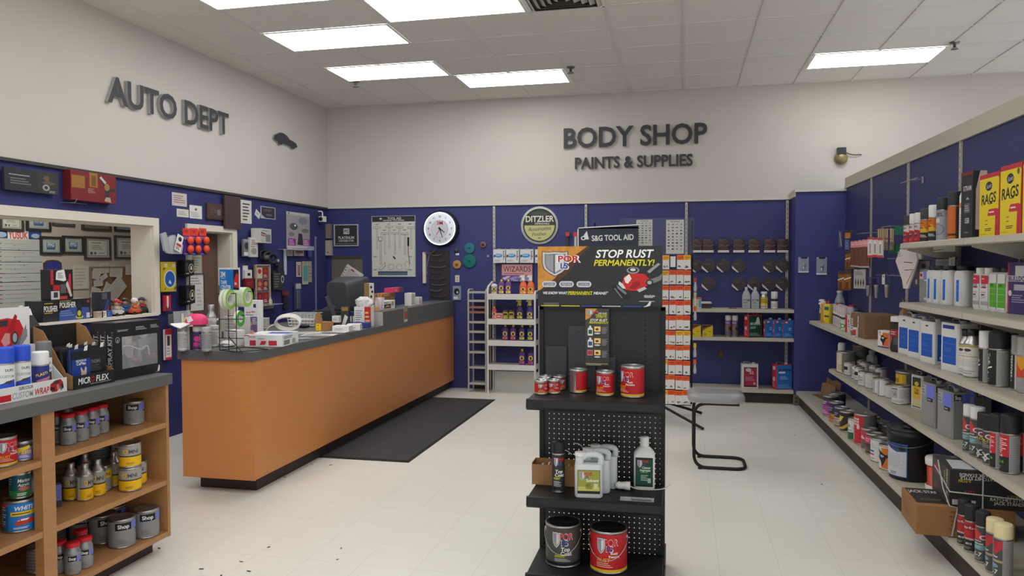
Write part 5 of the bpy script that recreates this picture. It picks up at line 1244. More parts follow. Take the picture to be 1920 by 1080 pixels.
panelthing('brochure','clear sleeve brochure hanging on the front of the raised ledge','brochure',(-2.824,7.42,.965),(0,1,0),(1,0,0),.11,.165,[fill((120,96,92)),('r',.1,.7,.9,.95,(150,150,90)),('e',.5,.45,.3,.18,(186,60,60)),('r',.1,.05,.9,.2,(200,196,190))],.003,(190,190,186))
# ================================================================ THINGS ON THE LEFT WALL
LF=LW-.0115                                       # face of the blue panel
def wl(name,label,cat,x0,y0,x1,y1,ops,out=.0,**k):
    X=LF+out;a,b=at(x0,y0,X=X),at(x1,y1,X=X)
    return panelthing(name,label,cat,(X,a.y,b.z),(0,1,0),(1,0,0),b.y-a.y,a.z-b.z,ops,**k)
def wb(name,label,cat,x0,y0,x1,y1,ops,out=.0,**k):
    Y=BW+.0115-out;a,b=at(x0,y0,Y=Y),at(x1,y1,Y=Y)
    return panelthing(name,label,cat,(a.x,Y,b.z),(1,0,0),(0,-1,0),b.x-a.x,a.z-b.z,ops,**k)
def wo(name,label,cat,x0,y0,x1,y1,ops,out=.0,**k):
    X=OX+.0005+out;a,b=at(x0,y0,X=X),at(x1,y1,X=X)
    return panelthing(name,label,cat,(X,a.y,b.z),(0,1,0),(1,0,0),b.y-a.y,a.z-b.z,ops,**k)
PAP=(212,208,198)
wl('poster','dark tool poster high on the blue wall at the picture edge','poster',3,312,105,366,[fill((44,44,48)),('f',.08,.66,.58,.76,1,(150,150,150)),('f',.1,.28,.52,.6,3,(110,110,110)),('r',.6,0,1,1,(52,50,48)),('e',.77,.72,.06,.12,(96,84,60)),('e',.76,.28,.07,.15,(150,150,156)),('e',.76,.28,.035,.08,(50,50,54)),('p',[(.66,.5),(.8,.62),(.95,.5),(.85,.4)],(92,78,60)),('f',.82,.05,.98,.16,2,(170,170,170))],thick=.02,base=(44,44,48),out=.02)
wl('tool_box','red tool carton with a grinder picture hanging high on the blue wall','box',117,318,204,383,[fill((118,30,32)),('r',.02,.42,.30,.84,(146,104,40)),('r',.40,.5,.58,1,(150,108,36)),('r',.44,.54,.54,.9,(110,76,30)),('p',[(.62,.88),(.7,.9),(.86,.52),(.98,.54),(.97,.44),(.86,.4),(.8,.1),(.74,.12),(.74,.5)],(50,46,46)),('p',[(.62,.86),(.66,.92),(.78,.72),(.74,.66)],(180,176,172)),('e',.79,.56,.06,.13,(150,112,60)),('f',.36,.28,.52,.46,4,(170,130,120)),('p',[(.72,.06),(.88,.02),(.86,.2),(.76,.2)],(170,150,140))],thick=.07,base=(110,28,30),out=.0)
p=at(140,380,X=LF);t=thing('peg_hook','bare wire peg hooks under the red tool carton','hook',(LF,p.y,p.z))
B().tube(arc([(0,-.12,-.01),(.12,-.12,-.01),(.13,-.12,.02)],.02),.003,MET,6).build('wire',t);B().tube([(.0,-.14,-.006),(.0,.12,.0)],.003,MET,6).build('bar',t)
NG='paper notices on the blue wall by the door'
wl('notice','pale typed notice with ragged edges, topmost by the door','notice',322,360,350,388,[fill((196,188,182)),('f',.1,.2,.9,.85,4,(150,110,110))],thick=.002,base=PAP,group=NG)
wl('notice','small pale notice card below the ragged notice','notice',331,391,353.5,408,[fill(PAP),('f',.1,.2,.9,.8,3,(150,150,146))],thick=.002,base=PAP,group=NG)
wl('notice','white letter with a seal beside the small notice card','notice',355,384,378.5,411,[fill((216,214,206)),('e',.5,.7,.1,.1,(90,90,100)),('f',.1,.1,.9,.5,5,(160,160,158))],thick=.002,base=PAP,group=NG)
wl('plaque','brown wooden award plaque above the door','plaque',385,380,416,413.5,[fill((78,58,52)),('f',.2,.4,.6,.75,4,(104,84,74)),('r',.62,.3,.82,.65,(110,108,112)),('r',.0,.0,1,.12,(62,46,42))],thick=.018,base=(66,48,44))
wl('wall_board','tall dark brown board above the corner of the door frame','board',418,365.5,448.5,430,[fill((74,56,54)),('r',.4,.62,.8,.9,(66,54,58))],thick=.02,base=(70,52,50),out=.025)
wl('notice','long printed price list beside the dark brown board','notice',450,374,471.5,420,[fill((208,206,196)),('f',.2,.1,.85,.9,6,(70,70,74))],thick=.002,base=PAP,group=NG)
wl('wall_sign','black sign with pale border and a bent corner on the blue wall','sign',488,386,516,412,[fill((170,168,172)),('p',[(.05,.3),(.3,.06),(.95,.06),(.95,.94),(.05,.94)],(52,48,60)),('f',.25,.6,.85,.8,2,(120,100,110)),('f',.35,.25,.9,.4,2,(130,126,132))],thick=.004,base=(150,150,152))
wl('price_tag','small tilted white tag beside the black sign','tag',477,390,486.5,403,[fill((200,198,194)),('f',.2,.3,.8,.7,2,(140,140,140))],thick=.002,base=PAP,rot=-.5)
wl('product_poster','clear-backed sander poster with pink panels on the blue wall','poster',536,396,580.5,466,[fill((156,150,154)),('r',0,.92,1,1,(186,182,184)),('t','3M',.1,.955,.05,(70,30,40)),('e',.3,.6,.17,.1,(80,84,86)),('e',.36,.63,.04,.025,(235,235,235)),('e',.7,.78,.2,.1,(116,132,138)),('p',[(.45,.1),(.5,.42),(.66,.4),(.7,.08)],(52,46,56)),('r',.06,.06,.38,.26,(140,56,130)),('f',.1,.08,.34,.24,3,(200,170,200)),('r',.72,.06,1,.26,(150,80,140)),('f',.74,.08,.96,.24,3,(210,190,210)),('e',.8,.5,.16,.06,(110,108,108)),('e',.2,.38,.12,.06,(130,110,112))],thick=.004,base=(150,146,150),out=.004)
p=at(531,463,X=LF+.06);q=at(582,460,X=LF+.06)
t=thing('acrylic_shelf','narrow clear wall tray under the sander poster','shelf',(LF,p.y,p.z-.03));w_=q.y-p.y
B().box(0,0,0,.11,w_,.004,clear((230,232,235),.35)).build('tray_floor',t);B().box(.107,0,.004,.11,w_,.05,clear((230,232,235),.25)).build('tray_lip',t)
wl('product_pack','small printed pouch hanging under the clear tray, nearest the white stick','pack',537.5,465,547.5,480,[fill((150,144,138)),('f',.1,.2,.9,.8,4,(96,90,88))],thick=.012,base=(140,134,130),out=.03)
wl('product_pack','wider printed pouch hanging under the clear tray','pack',550.5,467,568,480,[fill((176,160,158)),('r',.1,.4,.9,.8,(110,70,74)),('f',.1,.1,.8,.35,2,(90,90,92))],thick=.012,base=(170,156,154),out=.03)
wl('product_pack','bluish narrow pouch at the far end under the clear tray','pack',576.5,462,583.5,482,[fill((64,76,130)),('f',.2,.2,.8,.8,4,(90,100,150))],thick=.01,base=(60,72,126),out=.02)
wl('trim_stick','upright white plastic stick beside the printed pouches','stick',531.5,467,536,515,[fill((196,204,214))],thick=.012,base=(190,198,210),out=.01)
BG='blister packs on the blue wall right of the door'
wl('product_pack','grey blister pack nearest the door frame under the white open box','pack',453,448,467.5,481,[fill((120,118,116)),('e',.5,.6,.35,.2,(40,40,44)),('r',.05,.05,.6,.25,(214,212,208)),('r',0,.84,1,1,(150,150,152))],thick=.02,base=(110,108,108),out=.04,group=BG)
wl('product_pack','white blister pack with a round disc beside the grey blister pack','pack',465,445,480.5,482,[fill((200,196,190)),('f',.2,.62,.8,.9,3,(150,60,60)),('e',.5,.3,.36,.17,(150,142,136)),('f',.1,.5,.8,.58,2,(60,60,62))],thick=.02,base=(196,192,188),out=.06,group=BG)
a,b_=at(479,455,X=LF+.08),at(506,430,X=LF+.08)
carton('display_box','white open carton with striped face jutting from the blue wall',(LF+.062,(a.y+b_.y)/2,a.z),PI/2+.12,b_.y-a.y,.10,b_.z-a.z,(206,204,198),[('r',.06,.06,.94,.94,(186,184,178)),('p',[(.1,.75),(.5,.66),(.5,.58),(.1,.66)],(60,50,50)),('p',[(.1,.6),(.5,.5),(.5,.44),(.1,.52)],(140,50,50)),('r',.5,.08,.92,.6,(120,122,112)),('f',.2,.8,.9,.9,1,(110,120,110))])
t=thing('black_hose','tangle of dark hoses and clamps hanging on the blue wall','hose',(LF,at(505,478,X=LF+.06).y,at(505,478,X=LF+.06).z))
dk=mat((44,42,44),.5)
for k in range(3):
    P=[(.03+.02*k,.09*math.cos(2*PI*i/20)+.05*k-.06,.05*math.sin(2*PI*i/20)-.02*k) for i in range(21)]
    B().tube(P,.014,dk,7).build('hose',t)
B().tube([(0,.02,.05),(.09,.02,.055)],.003,MET,5).build('hook',t);B().blob((.07,-.08,-.03),.03,.035,.03,mat((92,88,80),.5)).build('clamp',t)
wl('thermostat','white wall thermostat with dark display by the door','thermostat',454.5,506,468,523,[fill((214,210,200)),('r',.35,.35,.75,.65,(30,30,34))],thick=.03,base=(214,210,200))
wl('light_switch','white switch plate above the thermostat','switch',454.5,498,463.5,508,[fill((216,212,204))],thick=.008,base=(216,212,204))
wl('product_pack','dark red pack hanging behind the tape rack sign','pack',455.5,522,475,540.5,[fill((120,28,36)),('f',.2,.3,.8,.7,2,(150,60,66)),('r',.8,0,1,1,(30,26,28))],thick=.03,base=(112,24,32),out=.02)
# tall battery card
ops=[fill((136,116,110)),('r',.06,.04,.94,.96,(112,96,92))]
for r_,(y0,y1) in enumerate(((.68,.95),(.36,.64),(.05,.32))):
    for c_ in range(2):
        x=.08+c_*.44;ops+=[('r',x,y0,x+.4,y1,((196,180,150),(140,40,40),(150,60,50),(90,50,60),(120,36,40),(126,40,44))[r_*2+c_]),('e',x+.2,y0+(y1-y0)*.65,.13,.06,(170,50,44) if r_ != 1 else (190,120,70)),('f',x+.05,y0+.02,x+.35,y0+.1,3,(214,200,180))]
wl('battery_display','tall card of small red and gold blister packs on the blue wall','display card',475,496,503.5,573,ops,thick=.02,base=(130,112,106),out=.03,frame=(170,160,146),fw=.012)
wl('key_card','dark striped card with a white ring on the blue wall','display card',510,508,532,542.5,[fill((50,52,50)),('f',.1,.1,.6,.9,6,(108,108,104)),('e',.82,.55,.13,.2,(190,190,186)),('e',.82,.55,.08,.13,(40,40,42))],thick=.012,base=(46,48,46),out=.03)
p=at(524,498,X=LF+.05);t=thing('air_gun','dark air tool hanging above the striped key card','tool',(LF,p.y,p.z))
b=B();b.prism([(-.10,.02),(.02,.04),(.06,.03),(.06,0),(.0,-.01),(-.03,-.075),(-.06,-.07),(-.04,0),(-.1,0)],mat((40,40,46),.4),(0,1,0),(0,0,1),(.03,0,0),(.03,0,0));b.build('body',t);B().tube([(0,0,.045),(.07,0,.05)],.003,MET,5).build('hook',t)
B().blob((.05,-.03,.055),.014,.016,.02,mat((170,174,180),.3),10,7).build('fitting',t)
SG='thin strip packs on the blue wall'
wl('strip_pack','thin cream strip pack, nearest of the three strips','pack',555,491,564,519,[fill((190,180,168)),('r',.2,.2,.8,.8,(150,110,104)),('r',.3,.1,.7,.2,(90,60,60))],thick=.008,base=(190,182,170),out=.01,group=SG)
wl('strip_pack','pale green strip pack, longest of the three strips','pack',566,490,577,533,[fill((176,174,150)),('r',.08,.14,.92,.82,(96,148,146)),('f',.2,.86,.9,.96,2,(110,110,90))],thick=.008,base=(176,172,150),out=.01,group=SG)
wl('strip_pack','narrow grey strip pack, farthest of the three strips','pack',577.5,490,583.5,529,[fill((162,158,146)),('f',.1,.2,.9,.8,4,(120,120,112))],thick=.008,base=(160,156,146),out=.008,group=SG)
p,q=at(480,574,X=LF+.07),at(523,570,X=LF+.07)
t=thing('acrylic_shelf','small clear wall shelf under the red blister card','shelf',(LF,p.y,p.z));B().box(0,0,0,.12,q.y-p.y,.006,clear((225,228,230),.5)).build('shelf_board',t);B().box(0,0,-.05,.004,q.y-p.y,0,clear((225,228,230),.3)).build('back_lip',t)
pz=p.z+.006;py_=at(507,569,X=LF+.07).y
bottle('glue_bottle','small cream bottle standing on the small clear wall shelf',(LF+.07,py_,pz),PI/2,.035,.03,.075,[fill((196,188,160))],(206,200,180),(206,200,180),caph=.25,shoulder=.6)
p=at(538,552,X=LF+.05);t=thing('chisel','dark tool with a red-brown handle low on the blue wall','tool',(LF,p.y,p.z))
B().box(.02,-.05,-.01,.05,.05,.035,pm((120,56,44))).build('handle',t);B().box(.025,-.035,-.16,.045,.03,-.01,mat((50,46,50),.4)).build('blade',t);B().tube([(0,0,.01),(.04,0,.012)],.004,MET,5).build('hook',t)
wl('tube_pack','long clear tube pack with a white header low on the blue wall','pack',551,532,562.5,580,[fill((60,66,92)),('r',.05,.8,.95,1,(186,184,180)),('r',.25,.06,.4,.76,(120,126,140)),('r',.6,.06,.75,.76,(100,106,124))],thick=.02,base=(66,72,100),out=.015)
p0,p1=at(590.5,448,X=LF),at(594,586,X=LF)
t=thing('wire_conduit','thin grey wire conduit running down the blue wall near the corner','conduit',(LF,p0.y,p1.z));B().box(0,-.012,0,.012,.012,p0.z-p1.z,mat((120,124,150),.5)).build('channel',t)
B().box(0,-.02,p0.z-p1.z,.016,.02,p0.z-p1.z+.03,mat((120,124,150),.5)).build('end_cap',t)
p=at(607.5,411,X=LF+.07);t=thing('security_camera','small white security camera on a stem by the wall corner','camera',(LF+.06,p.y-.02,p.z))
b=B();b.box(-.03,-.045,-.035,.03,.045,.035,WHT);b.build('housing',t);b=B();b.M=Matrix.Rotation(PI/2,4,'X');b.lathe([(0,.046),(.022,.046),(.026,.05),(.026,.054),(0,.056)],BLK,16);b.build('lens',t)
B().tube(arc([(-.058,0,.10),(-.0,0,.10),(0,0,.035)],.03),.008,WHT,8).build('stem',t)
wb('speaker_box','beige wall box just above the white wall box in the corner','wall box',613.5,420,623,447,[fill((128,118,104))],thick=.05,base=(124,114,100))
wb('alarm_box','pale wall box with a small dark button in the corner','wall box',613.5,451,624,479,[fill((172,162,148)),('e',.5,.2,.1,.06,(60,54,50))],thick=.06,base=(168,158,146))
# goods on pegs between the window and the door
p=at(312,518,X=LF+.05)
t=wl('disc_pack','yellow bag with a blue disc hanging beside the window','pack',300.5,491,326,546,[fill((190,166,30)),('e',.52,.42,.44,.31,(206,204,190)),('e',.52,.42,.38,.27,(34,84,160)),('p',[(.4,.3),(.5,.4),(.62,.32),(.6,.24)],(190,200,210)),('r',.1,.82,.36,.94,(200,190,150)),('r',.7,.82,.94,.94,(200,190,150)),('p',[(.0,.7),(.2,.78),(.1,.82),(0,.78)],(110,96,30)),('p',[(.8,.1),(1,.2),(1,.1),(.9,.02)],(110,96,30)),('p',[(.1,.1),(.26,.16),(.14,.04)],(110,96,30))],thick=.025,base=(190,166,30),out=.03)
wl('hook_pack','small red and white hook pack below the yellow bag','pack',304.5,554,317,582.5,[fill((186,40,50)),('r',.36,.2,.64,.96,(220,210,206)),('r',.2,0,.4,.3,(60,56,60)),('r',.6,0,.8,.3,(60,56,60))],thick=.02,base=(180,40,50),out=.02)
wl('tool_card','red and white tool card low beside the spray gun kit','pack',305.5,618,319,673,[fill((222,216,212)),('r',0,.82,1,1,(200,46,56)),('r',0,0,1,.08,(200,46,56)),('r',.3,.46,.7,.78,(60,60,58)),('f',.2,.14,.8,.42,3,(170,170,168)),('r',0,.08,.08,.82,(200,46,56)),('r',.92,.08,1,.82,(200,46,56))],thick=.02,base=(222,216,212),out=.02)
OGL='orange ball sander packs by the door'
for k,(px,nm) in enumerate(((351,'nearest the window'),(365.5,'in the middle'),(381,'nearest the door'))):
    X=LF+.13;p=at(px,478,X=X);q=at(px,428,X=X);h=q.z-p.z
    t=thing('sander_pack','purple pack with two orange balls, %s of the three' % nm,'pack',(X,p.y,p.z),PI/2,OGL)
    b=B();b.box(-.052,0,0,.052,.004,h*.72,pm((66,44,130)));flat(b,(-.052,-.0002,0),(1,0,0),(0,0,1),(0,-1,0),.104,h*.72,[('f',.1,.8,.8,.95,2,(180,140,170)),('f',.1,.03,.8,.1,1,(180,150,190))]);b.build('card',t)
    b=B();b.box(-.055,0,h*.72,.055,.004,h,pm((218,62,40)));flat(b,(-.055,-.0002,h*.72),(1,0,0),(0,0,1),(0,-1,0),.11,h*.28,[('f',.2,.35,.8,.75,2,(110,40,70))]);b.build('header',t)
    for z in (h*.22,h*.55):
        b=B();b.blob((.02,-.022,z),.037,.026,.037,pm((232,82,40)));b.build('ball',t)
    B().tube([(0,X-LF,h-.03),(0,-.015,h-.025)],.003,MET,5).build('hook',t)
t=thing('clear_bag','clear plastic bag with a white card hanging beside the orange packs','bag',(LF+.12,at(326,478,X=LF+.12).y,at(326,476,X=LF+.12).z),PI/2)
gm2=mat((170,172,174),.35)
b=B();b.prism([(-.16,.17),(-.10,.19),(-.04,.06),(-.02,.0),(-.08,.005),(-.12,.03)],gm2,(1,0,0),(0,0,1),(0,.02,0));b.build('grey_bag',t)
b=B();b.prism([(-.08,.14),(.0,.17),(.12,.08),(.10,.0),(-.05,.0)],clear((225,228,230),.5),(1,0,0),(0,0,1),(0,.025,0),(0,-.01,0));b.build('pouch',t)
b=B();b.prism([(0,0),(.085,0),(.085,.15),(0,.15)],WHT,(.94,0,-.34),(.34,0,.94),(0,.003,0),(-.03,-.03,.04));o_=Vector((-.03,-.0305,.04));flat(b,o_,(.94,0,-.34),(.34,0,.94),(0,-1,0),.085,.15,[('e',.5,.75,.28,.14,(40,40,44)),('r',.1,.3,.9,.46,(190,60,60)),('f',.1,.08,.9,.26,3,(60,60,64))]);b.build('card',t)
B().tube([(0,.12,.16),(0,-.02,.165)],.003,MET,5).build('hook',t)
BPG='black light packs on pegs by the door'
for row,(y0,y1,x0) in enumerate(((487,520,336),(535,573,338))):
    for k in range(4):
        X=LF+.02+.032*k;xx=x0+4.0*k
        p,q=at(xx,y1-1.2*k,X=X),at(xx+18,y0,X=X)
        t=thing('light_pack','black light pack, %s from the wall on the %s peg' % (ORD[k],('upper','lower')[row]),'pack',(X,p.y,p.z),PI/2,BPG)
        w_,h=.125,at(xx,y0,X=X).z-p.z
        b=B();b.box(0,0,0,w_,.012,h,mat((30,30,32),.35));flat(b,(0,-.0003,0),(1,0,0),(0,0,1),(0,-1,0),w_,h,[('r',.04,.3,.3,.8,(56,56,58)),('e',.66,.45,.3,.3,(170,164,120)),('e',.66,.45,.24,.24,(30,30,32)),('p',[(.52,.36),(.6,.6),(.72,.6),(.8,.36)],(196,192,180)),('f',.06,.06,.5,.18,1,(170,170,170))]);b.build('card',t)
        if k==3:B().tube([(w_/2,X-LF,h-.01),(w_/2,-.02,h-.008)],.003,MET,5).build('hook',t)
wl('clip_sheets','pale green forms pinned above the white clipboard by the door','paper',351,478,378,512,[fill((168,172,152)),('f',.1,.1,.9,.9,6,(130,134,118))],thick=.004,base=(170,174,156),out=.004)
wl('clipboard','white clipboard of papers behind the black light packs','clipboard',352,513,381,582,[fill((208,206,200)),('f',.08,.7,.9,.92,3,(150,150,150)),('f',.5,.1,.9,.6,5,(176,176,174))],thick=.01,base=(196,194,188),out=.014,frame=(70,66,64),fw=.006)
p=at(332,609,X=LF+.1);t=thing('brush_pack','clear pack of grey brushes low on a peg by the door','pack',(LF+.1,p.y,p.z),PI/2)
b=B();b.box(-.08,-.03,0,.03,.03,.10,mat((110,112,112),.5));
for k in range(6):b.box(-.075+.017*k,-.032,.005,-.065+.017*k,-.0305,.095,mat((70,72,74),.6))
b.build('bristles',t);b=B();b.prism([(-.09,0),(.12,0),(.14,.125),(-.1,.125)],clear((225,228,226),.35),(1,0,0),(0,0,1),(0,.004,0),(0,-.04,0));b.build('pouch',t)
B().blob((.085,-.03,.03),.045,.03,.04,pm((222,190,30))).build('sponge',t);b=B();b.prism([(-.0,.0),(.035,.0),(.03,.1),(.0,.1)],WHT,(1,0,0),(0,0,1),(0,.003,0),(0,-.046,0));b.build('label_card',t);B().tube([(0,.1,.12),(0,-.03,.122)],.003,MET,5).build('hook',t)

# ================================================================ THE OFFICE SEEN THROUGH THE WINDOW
def cert(x0,y0,x1,y1,fr_c,kind,lab):
    if kind=='ppg':ops=[fill((150,158,154)),('r',.12,.14,.88,.86,(164,172,166)),('r',.24,.3,.76,.72,(96,122,146)),('r',.26,.2,.74,.34,(60,86,124)),('t','PPG',.5,.55,.24,(196,206,206),{'fit':.44}),('f',.3,.78,.7,.83,1,(120,124,120))]
    elif kind=='blue':ops=[fill((130,150,160)),('r',.08,.1,.92,.9,(110,138,160)),('f',.15,.5,.85,.8,2,(170,186,190)),('f',.15,.15,.85,.4,2,(80,104,130))]
    elif kind=='dark':ops=[fill((110,108,98)),('f',.1,.2,.9,.8,3,(98,96,88))]
    else:ops=[fill((176,176,164)),('r',.05,.06,.95,.94,(120,132,132)),('r',.09,.11,.91,.89,(184,184,172)),('f',.22,.74,.78,.82,1,(80,80,80)),('f',.25,.4,.75,.68,3,(130,130,126)),('e',.22,.22,.06,.08,(70,70,70)),('e',.38,.22,.05,.07,(90,90,90)),('f',.55,.18,.85,.28,1,(120,120,118))]
    return wo('framed_certificate',lab,'picture frame',x0,y0,x1,y1,ops,thick=.01,base=(60,52,46),frame=fr_c,fw=.028,group='framed certificates on the office wall')
cert(-4,395,43,434.5,(58,54,46),'c','framed certificate at the picture edge, top row in the office')
cert(47,396,94,434.5,(46,44,40),'ppg','framed PPG certificate in the top row above the price chart corner')
cert(97,398,138.5,425.5,(70,70,72),'blue','framed blue certificate with silver frame in the top row')
cert(151.5,400,207,434.5,(70,58,50),'dark','framed grey-green picture with brown frame in the top row')
cert(213,402,262,436.5,(52,46,42),'blue','framed blue certificate at the window jamb in the top row')
cert(73,442.5,114.5,478,(44,44,42),'ppg','framed PPG certificate beside the price chart, second row')
cert(115.5,441.5,155.5,477,(46,50,46),'ppg','framed PPG certificate in the middle of the second row')
cert(156.5,442.5,206.5,487,(70,58,52),'c','brown-framed award certificate in the second row')
cert(213,441,262,486,(66,58,52),'c','brown-framed award certificate by the window jamb, second row')
ops=[fill((166,170,164)),('r',0,.90,1,1,(40,64,120)),('r',.24,.895,.70,1,(204,200,196)),('t','YUSUK',.47,.945,.085,(190,50,50),{'fit':.42}),('e',.1,.945,.12,.035,(150,170,190)),('e',.86,.945,.1,.03,(150,170,190))]
for k,y in enumerate((.75,.60,.455,.345,.245,.02)):ops+=[('r',0,y,1,y+.008,(60,72,100))]
for k in range(15):ops+=[('r',0,.83-.053*k,.1,.838-.053*k,(150,50,50) if k % 3==1 else (40,40,44)),('f',.16,.82-.053*k,.95,.845-.053*k,1,(140,144,140),{'fill':.2,'seed':k})]
for k in range(9):ops.append(('r',.36+.1*(k % 3),.81-.05*k,.40+.1*(k % 3),.815-.05*k,(60,60,60)))
wo('wall_chart','large printed price chart with red heading on the office wall','chart',-8,431,80,577,ops,thick=.004,base=(160,164,158))
a,b_=at(80.5,487,X=OX),at(115,531,X=OX)
t=thing('shield_plaque','brown rounded plaque with a blue middle on the office wall','plaque',(OX,(a.y+b_.y)/2,b_.z));w_,h=(b_.y-a.y)/2,a.z-b_.z
sh=[(-w_,.18*h),(-w_*.6,.03*h),(0,0),(w_*.6,.03*h),(w_,.18*h),(w_,.86*h),(w_*.6,.97*h),(0,h),(-w_*.6,.97*h),(-w_,.86*h)]
B().prism(sh,mat((74,56,48),.5),(0,1,0),(0,0,1),(.012,0,0),(.0005,0,0)).build('board',t);B().prism([(u*.86,h*.5+(v_-h*.5)*.88) for u,v_ in sh],pm((44,56,128)),(0,1,0),(0,0,1),(.003,0,0),(.0126,0,0)).build('inlay',t)
wo('cork_board','brown cork board with pinned papers on the office wall','cork board',167,500,262,566,[('f',.05,.05,.95,.95,9,(136,100,70),{'fill':.1})],thick=.012,base=mat((130,94,64),.9,var=.2,scale=60,name='cork'),frame=(120,110,98),fw=.02)
PPG_='papers pinned in the office'
for k,(x0,y0,x1,y1,rt_,lab) in enumerate(((136,497,166,541,0,'large pencil sketch pinned beside the shield plaque'),(170,497,186,520,-.35,'tilted white slip at the upper corner of the cork board'),(187,495,205,513,.08,'white slip pinned next to the tilted slip on the cork board'),(205,497,229,518,-.08,'curled wide slip along the top of the cork board'),(235,496,262,515,.0,'white slip by the window jamb on the cork board'),(176,526,193,537,.05,'small white card in the middle of the cork board'),(190,519,204,528,.5,'narrow tilted card on the cork board'),(190,525,212,550,-.5,'tilted letter low on the cork board'),(168,536,186,556,-.3,'tilted letter at the lower edge of the cork board'),(213,538,246,566,.72,'large tilted sheet low on the cork board'))):
    wo('pinned_paper',lab,'paper',x0,y0,x1,y1,[fill((186,184,176)),('f',.12,.1,.88,.9,6,(150,150,146),{'fill':.3})],thick=.002,base=(186,184,176),out=.013+.0025*k,rot=rt_,group=PPG_)
a=at(219,520,X=OX+.03);t=thing('round_sticker','dark round disc pinned on the cork board','disc',(OX+.0135,a.y,a.z));b=B();b.M=Matrix.Rotation(PI/2,4,'Y');b.lathe([(0,0),(.065,0),(.065,.006),(0,.006)],mat((64,56,54),.5),20);b.build('disc',t);b=B();b.M=Matrix.Rotation(PI/2,4,'Y');b.lathe([(0,.0061),(.02,.0061),(.02,.009),(0,.009)],mat((40,36,36),.5),12);b.build('hub',t)
# on the window sill
SZ=wz0+.0005
def sp(px,py,z=SZ):p=at(px,py,Z=z);return p
SX=LW-.08
def sill(px,z=SZ,X=SX):return at(px,580,X=X).y
y0,y1=sill(80,X=SX+.08),sill(109.5,X=SX+.08)
pol=lambda:[fill((34,34,36)),('t','POLISHER',.5,.62,.26,(226,224,216),{'fit':.9}),('f',.1,.84,.85,.92,1,(200,180,40)),('f',.08,.38,.8,.46,1,(200,180,40))]
carton('polisher_box','shorter black POLISHER carton on the window sill',(SX,(y0+y1)/2,SZ),PI/2,y1-y0-.004,.16,.155,(36,36,38),pol()+[('r',0,0,1,.3,(40,42,48))],group='polisher cartons on the window sill')
y0,y1=sill(110,X=SX+.08),sill(170,X=SX+.08)
carton('polisher_box','longer blue and black POLISHER carton with a bottle picture on the sill',(SX,(y0+y1)/2,SZ),PI/2,y1-y0-.004,.16,.16,(36,36,38),[fill((34,36,42)),('p',[(0,0),(0,.4),(.4,.62),(.95,.56),(.95,0)],(58,84,146)),('t','POLISHER',.27,.74,.24,(226,224,216),{'fit':.5}),('f',.03,.9,.5,.95,1,(200,180,40)),('e',.63,.12,.13,.08,(190,180,50)),('p',[(.55,.12),(.55,.6),(.60,.84),(.66,.84),(.71,.6),(.71,.12)],(40,46,50)),('e',.63,.3,.06,.14,(190,186,90)),('r',.86,.06,.97,.3,(190,196,206)),('f',.04,.2,.5,.5,3,(120,140,190)),('r',.88,.8,.96,.9,(180,50,60))],group='polisher cartons on the window sill')
ya,yb=sill(97,X=SX+.03),sill(139,X=SX+.03)
carton('tool_box','red and black carton with a white tag standing on the polisher cartons',(SX-.02,(ya+yb)/2,SZ+.161),PI/2,yb-ya,.09,.225,(34,30,32),[('r',0,.5,.12,.98,(196,44,56)),('r',.1,.3,.4,.48,(180,40,50)),('p',[(.72,.2),(.82,.85),(.9,.85),(.9,.2)],(200,50,60)),('p',[(.66,.5),(.74,.62),(.95,.1),(.86,.06)],(200,196,190)),('r',.42,.2,.68,.5,(96,90,90)),('r',.0,.0,.38,.28,(206,204,200)),('r',.12,.06,.3,.24,(60,60,60)),('r',.4,0,.72,.1,(206,60,70)),('l',),('p',[(.22,.66),(.58,.60),(.68,.64),(.6,1.0),(.3,.96),(.24,.9)],(228,228,222)),('f',.3,.7,.56,.9,4,(110,110,110))])
ya,yb=sill(185,X=SX+.01),sill(211,X=SX+.01)
carton('parts_box','dark carton with a blue and red stripe on the window sill',(SX-.03,(ya+yb)/2,SZ),PI/2+.15,yb-ya-.02,.08,.20,(46,48,54),[('r',.1,.7,.6,.95,(90,94,100)),('p',[(.15,.1),(.6,.68),(.85,.68),(.45,.1)],(44,70,150)),('p',[(.4,.1),(.8,.5),(.9,.3),(.7,.1)],(190,50,66)),('r',.78,0,1,1,(44,46,52))])
for k,(px,c,lab) in enumerate(((184,(190,170,140),'tiny tan carton at the front of the sill'),(192,(214,212,206),'tiny white carton beside the tiny tan one'),(201,(40,90,170),'tiny blue and white carton before the dark carton'))):
    carton('small_box',lab,(SX+.085,sill(px,X=SX+.085),SZ),PI/2,.062,.04,.05,c,[('f',.1,.2,.8,.8,2,(130,130,130))],group='tiny cartons on the sill')
p=at(39,578,X=SX)
bottle('clear_bottle','small clear bottle with a white cap on the sill',(SX,p.y,SZ),PI/2,.095,.05,.13,[],(190,190,184),(214,212,206),caph=.26,shoulder=.45,m=clear((200,200,196),.55))
for k,(px,r_,h,c,lab) in enumerate(((21,.022,.06,(150,138,96),'olive jar on the sill next to the clear bottle'),(27,.018,.045,(176,170,156),'smallest pale jar on the sill beside the clear bottle'))):
    can('small_jar',lab,'jar',(SX,sill(px),SZ),PI/2,r_,h,smallprint(c,3,(120,110,80)),pm(c),pm((170,164,150)),group='little jars on the sill')
t=thing('rag','crumpled cream rag at the picture edge of the sill','cloth',(SX+.02,sill(-2),SZ));b=B();rnd=random.Random(4)
b.rings([[((.06*s)*rnd.uniform(.8,1.2)*math.cos(2*PI*i/11),(.10*s)*rnd.uniform(.8,1.2)*math.sin(2*PI*i/11),z+rnd.uniform(0,.01)) for i in range(11)] for s,z in ((1,0),(1.02,.02),(.8,.045),(.4,.06))],mat((176,168,140),.9,var=.2),False);b.build('cloth',t)
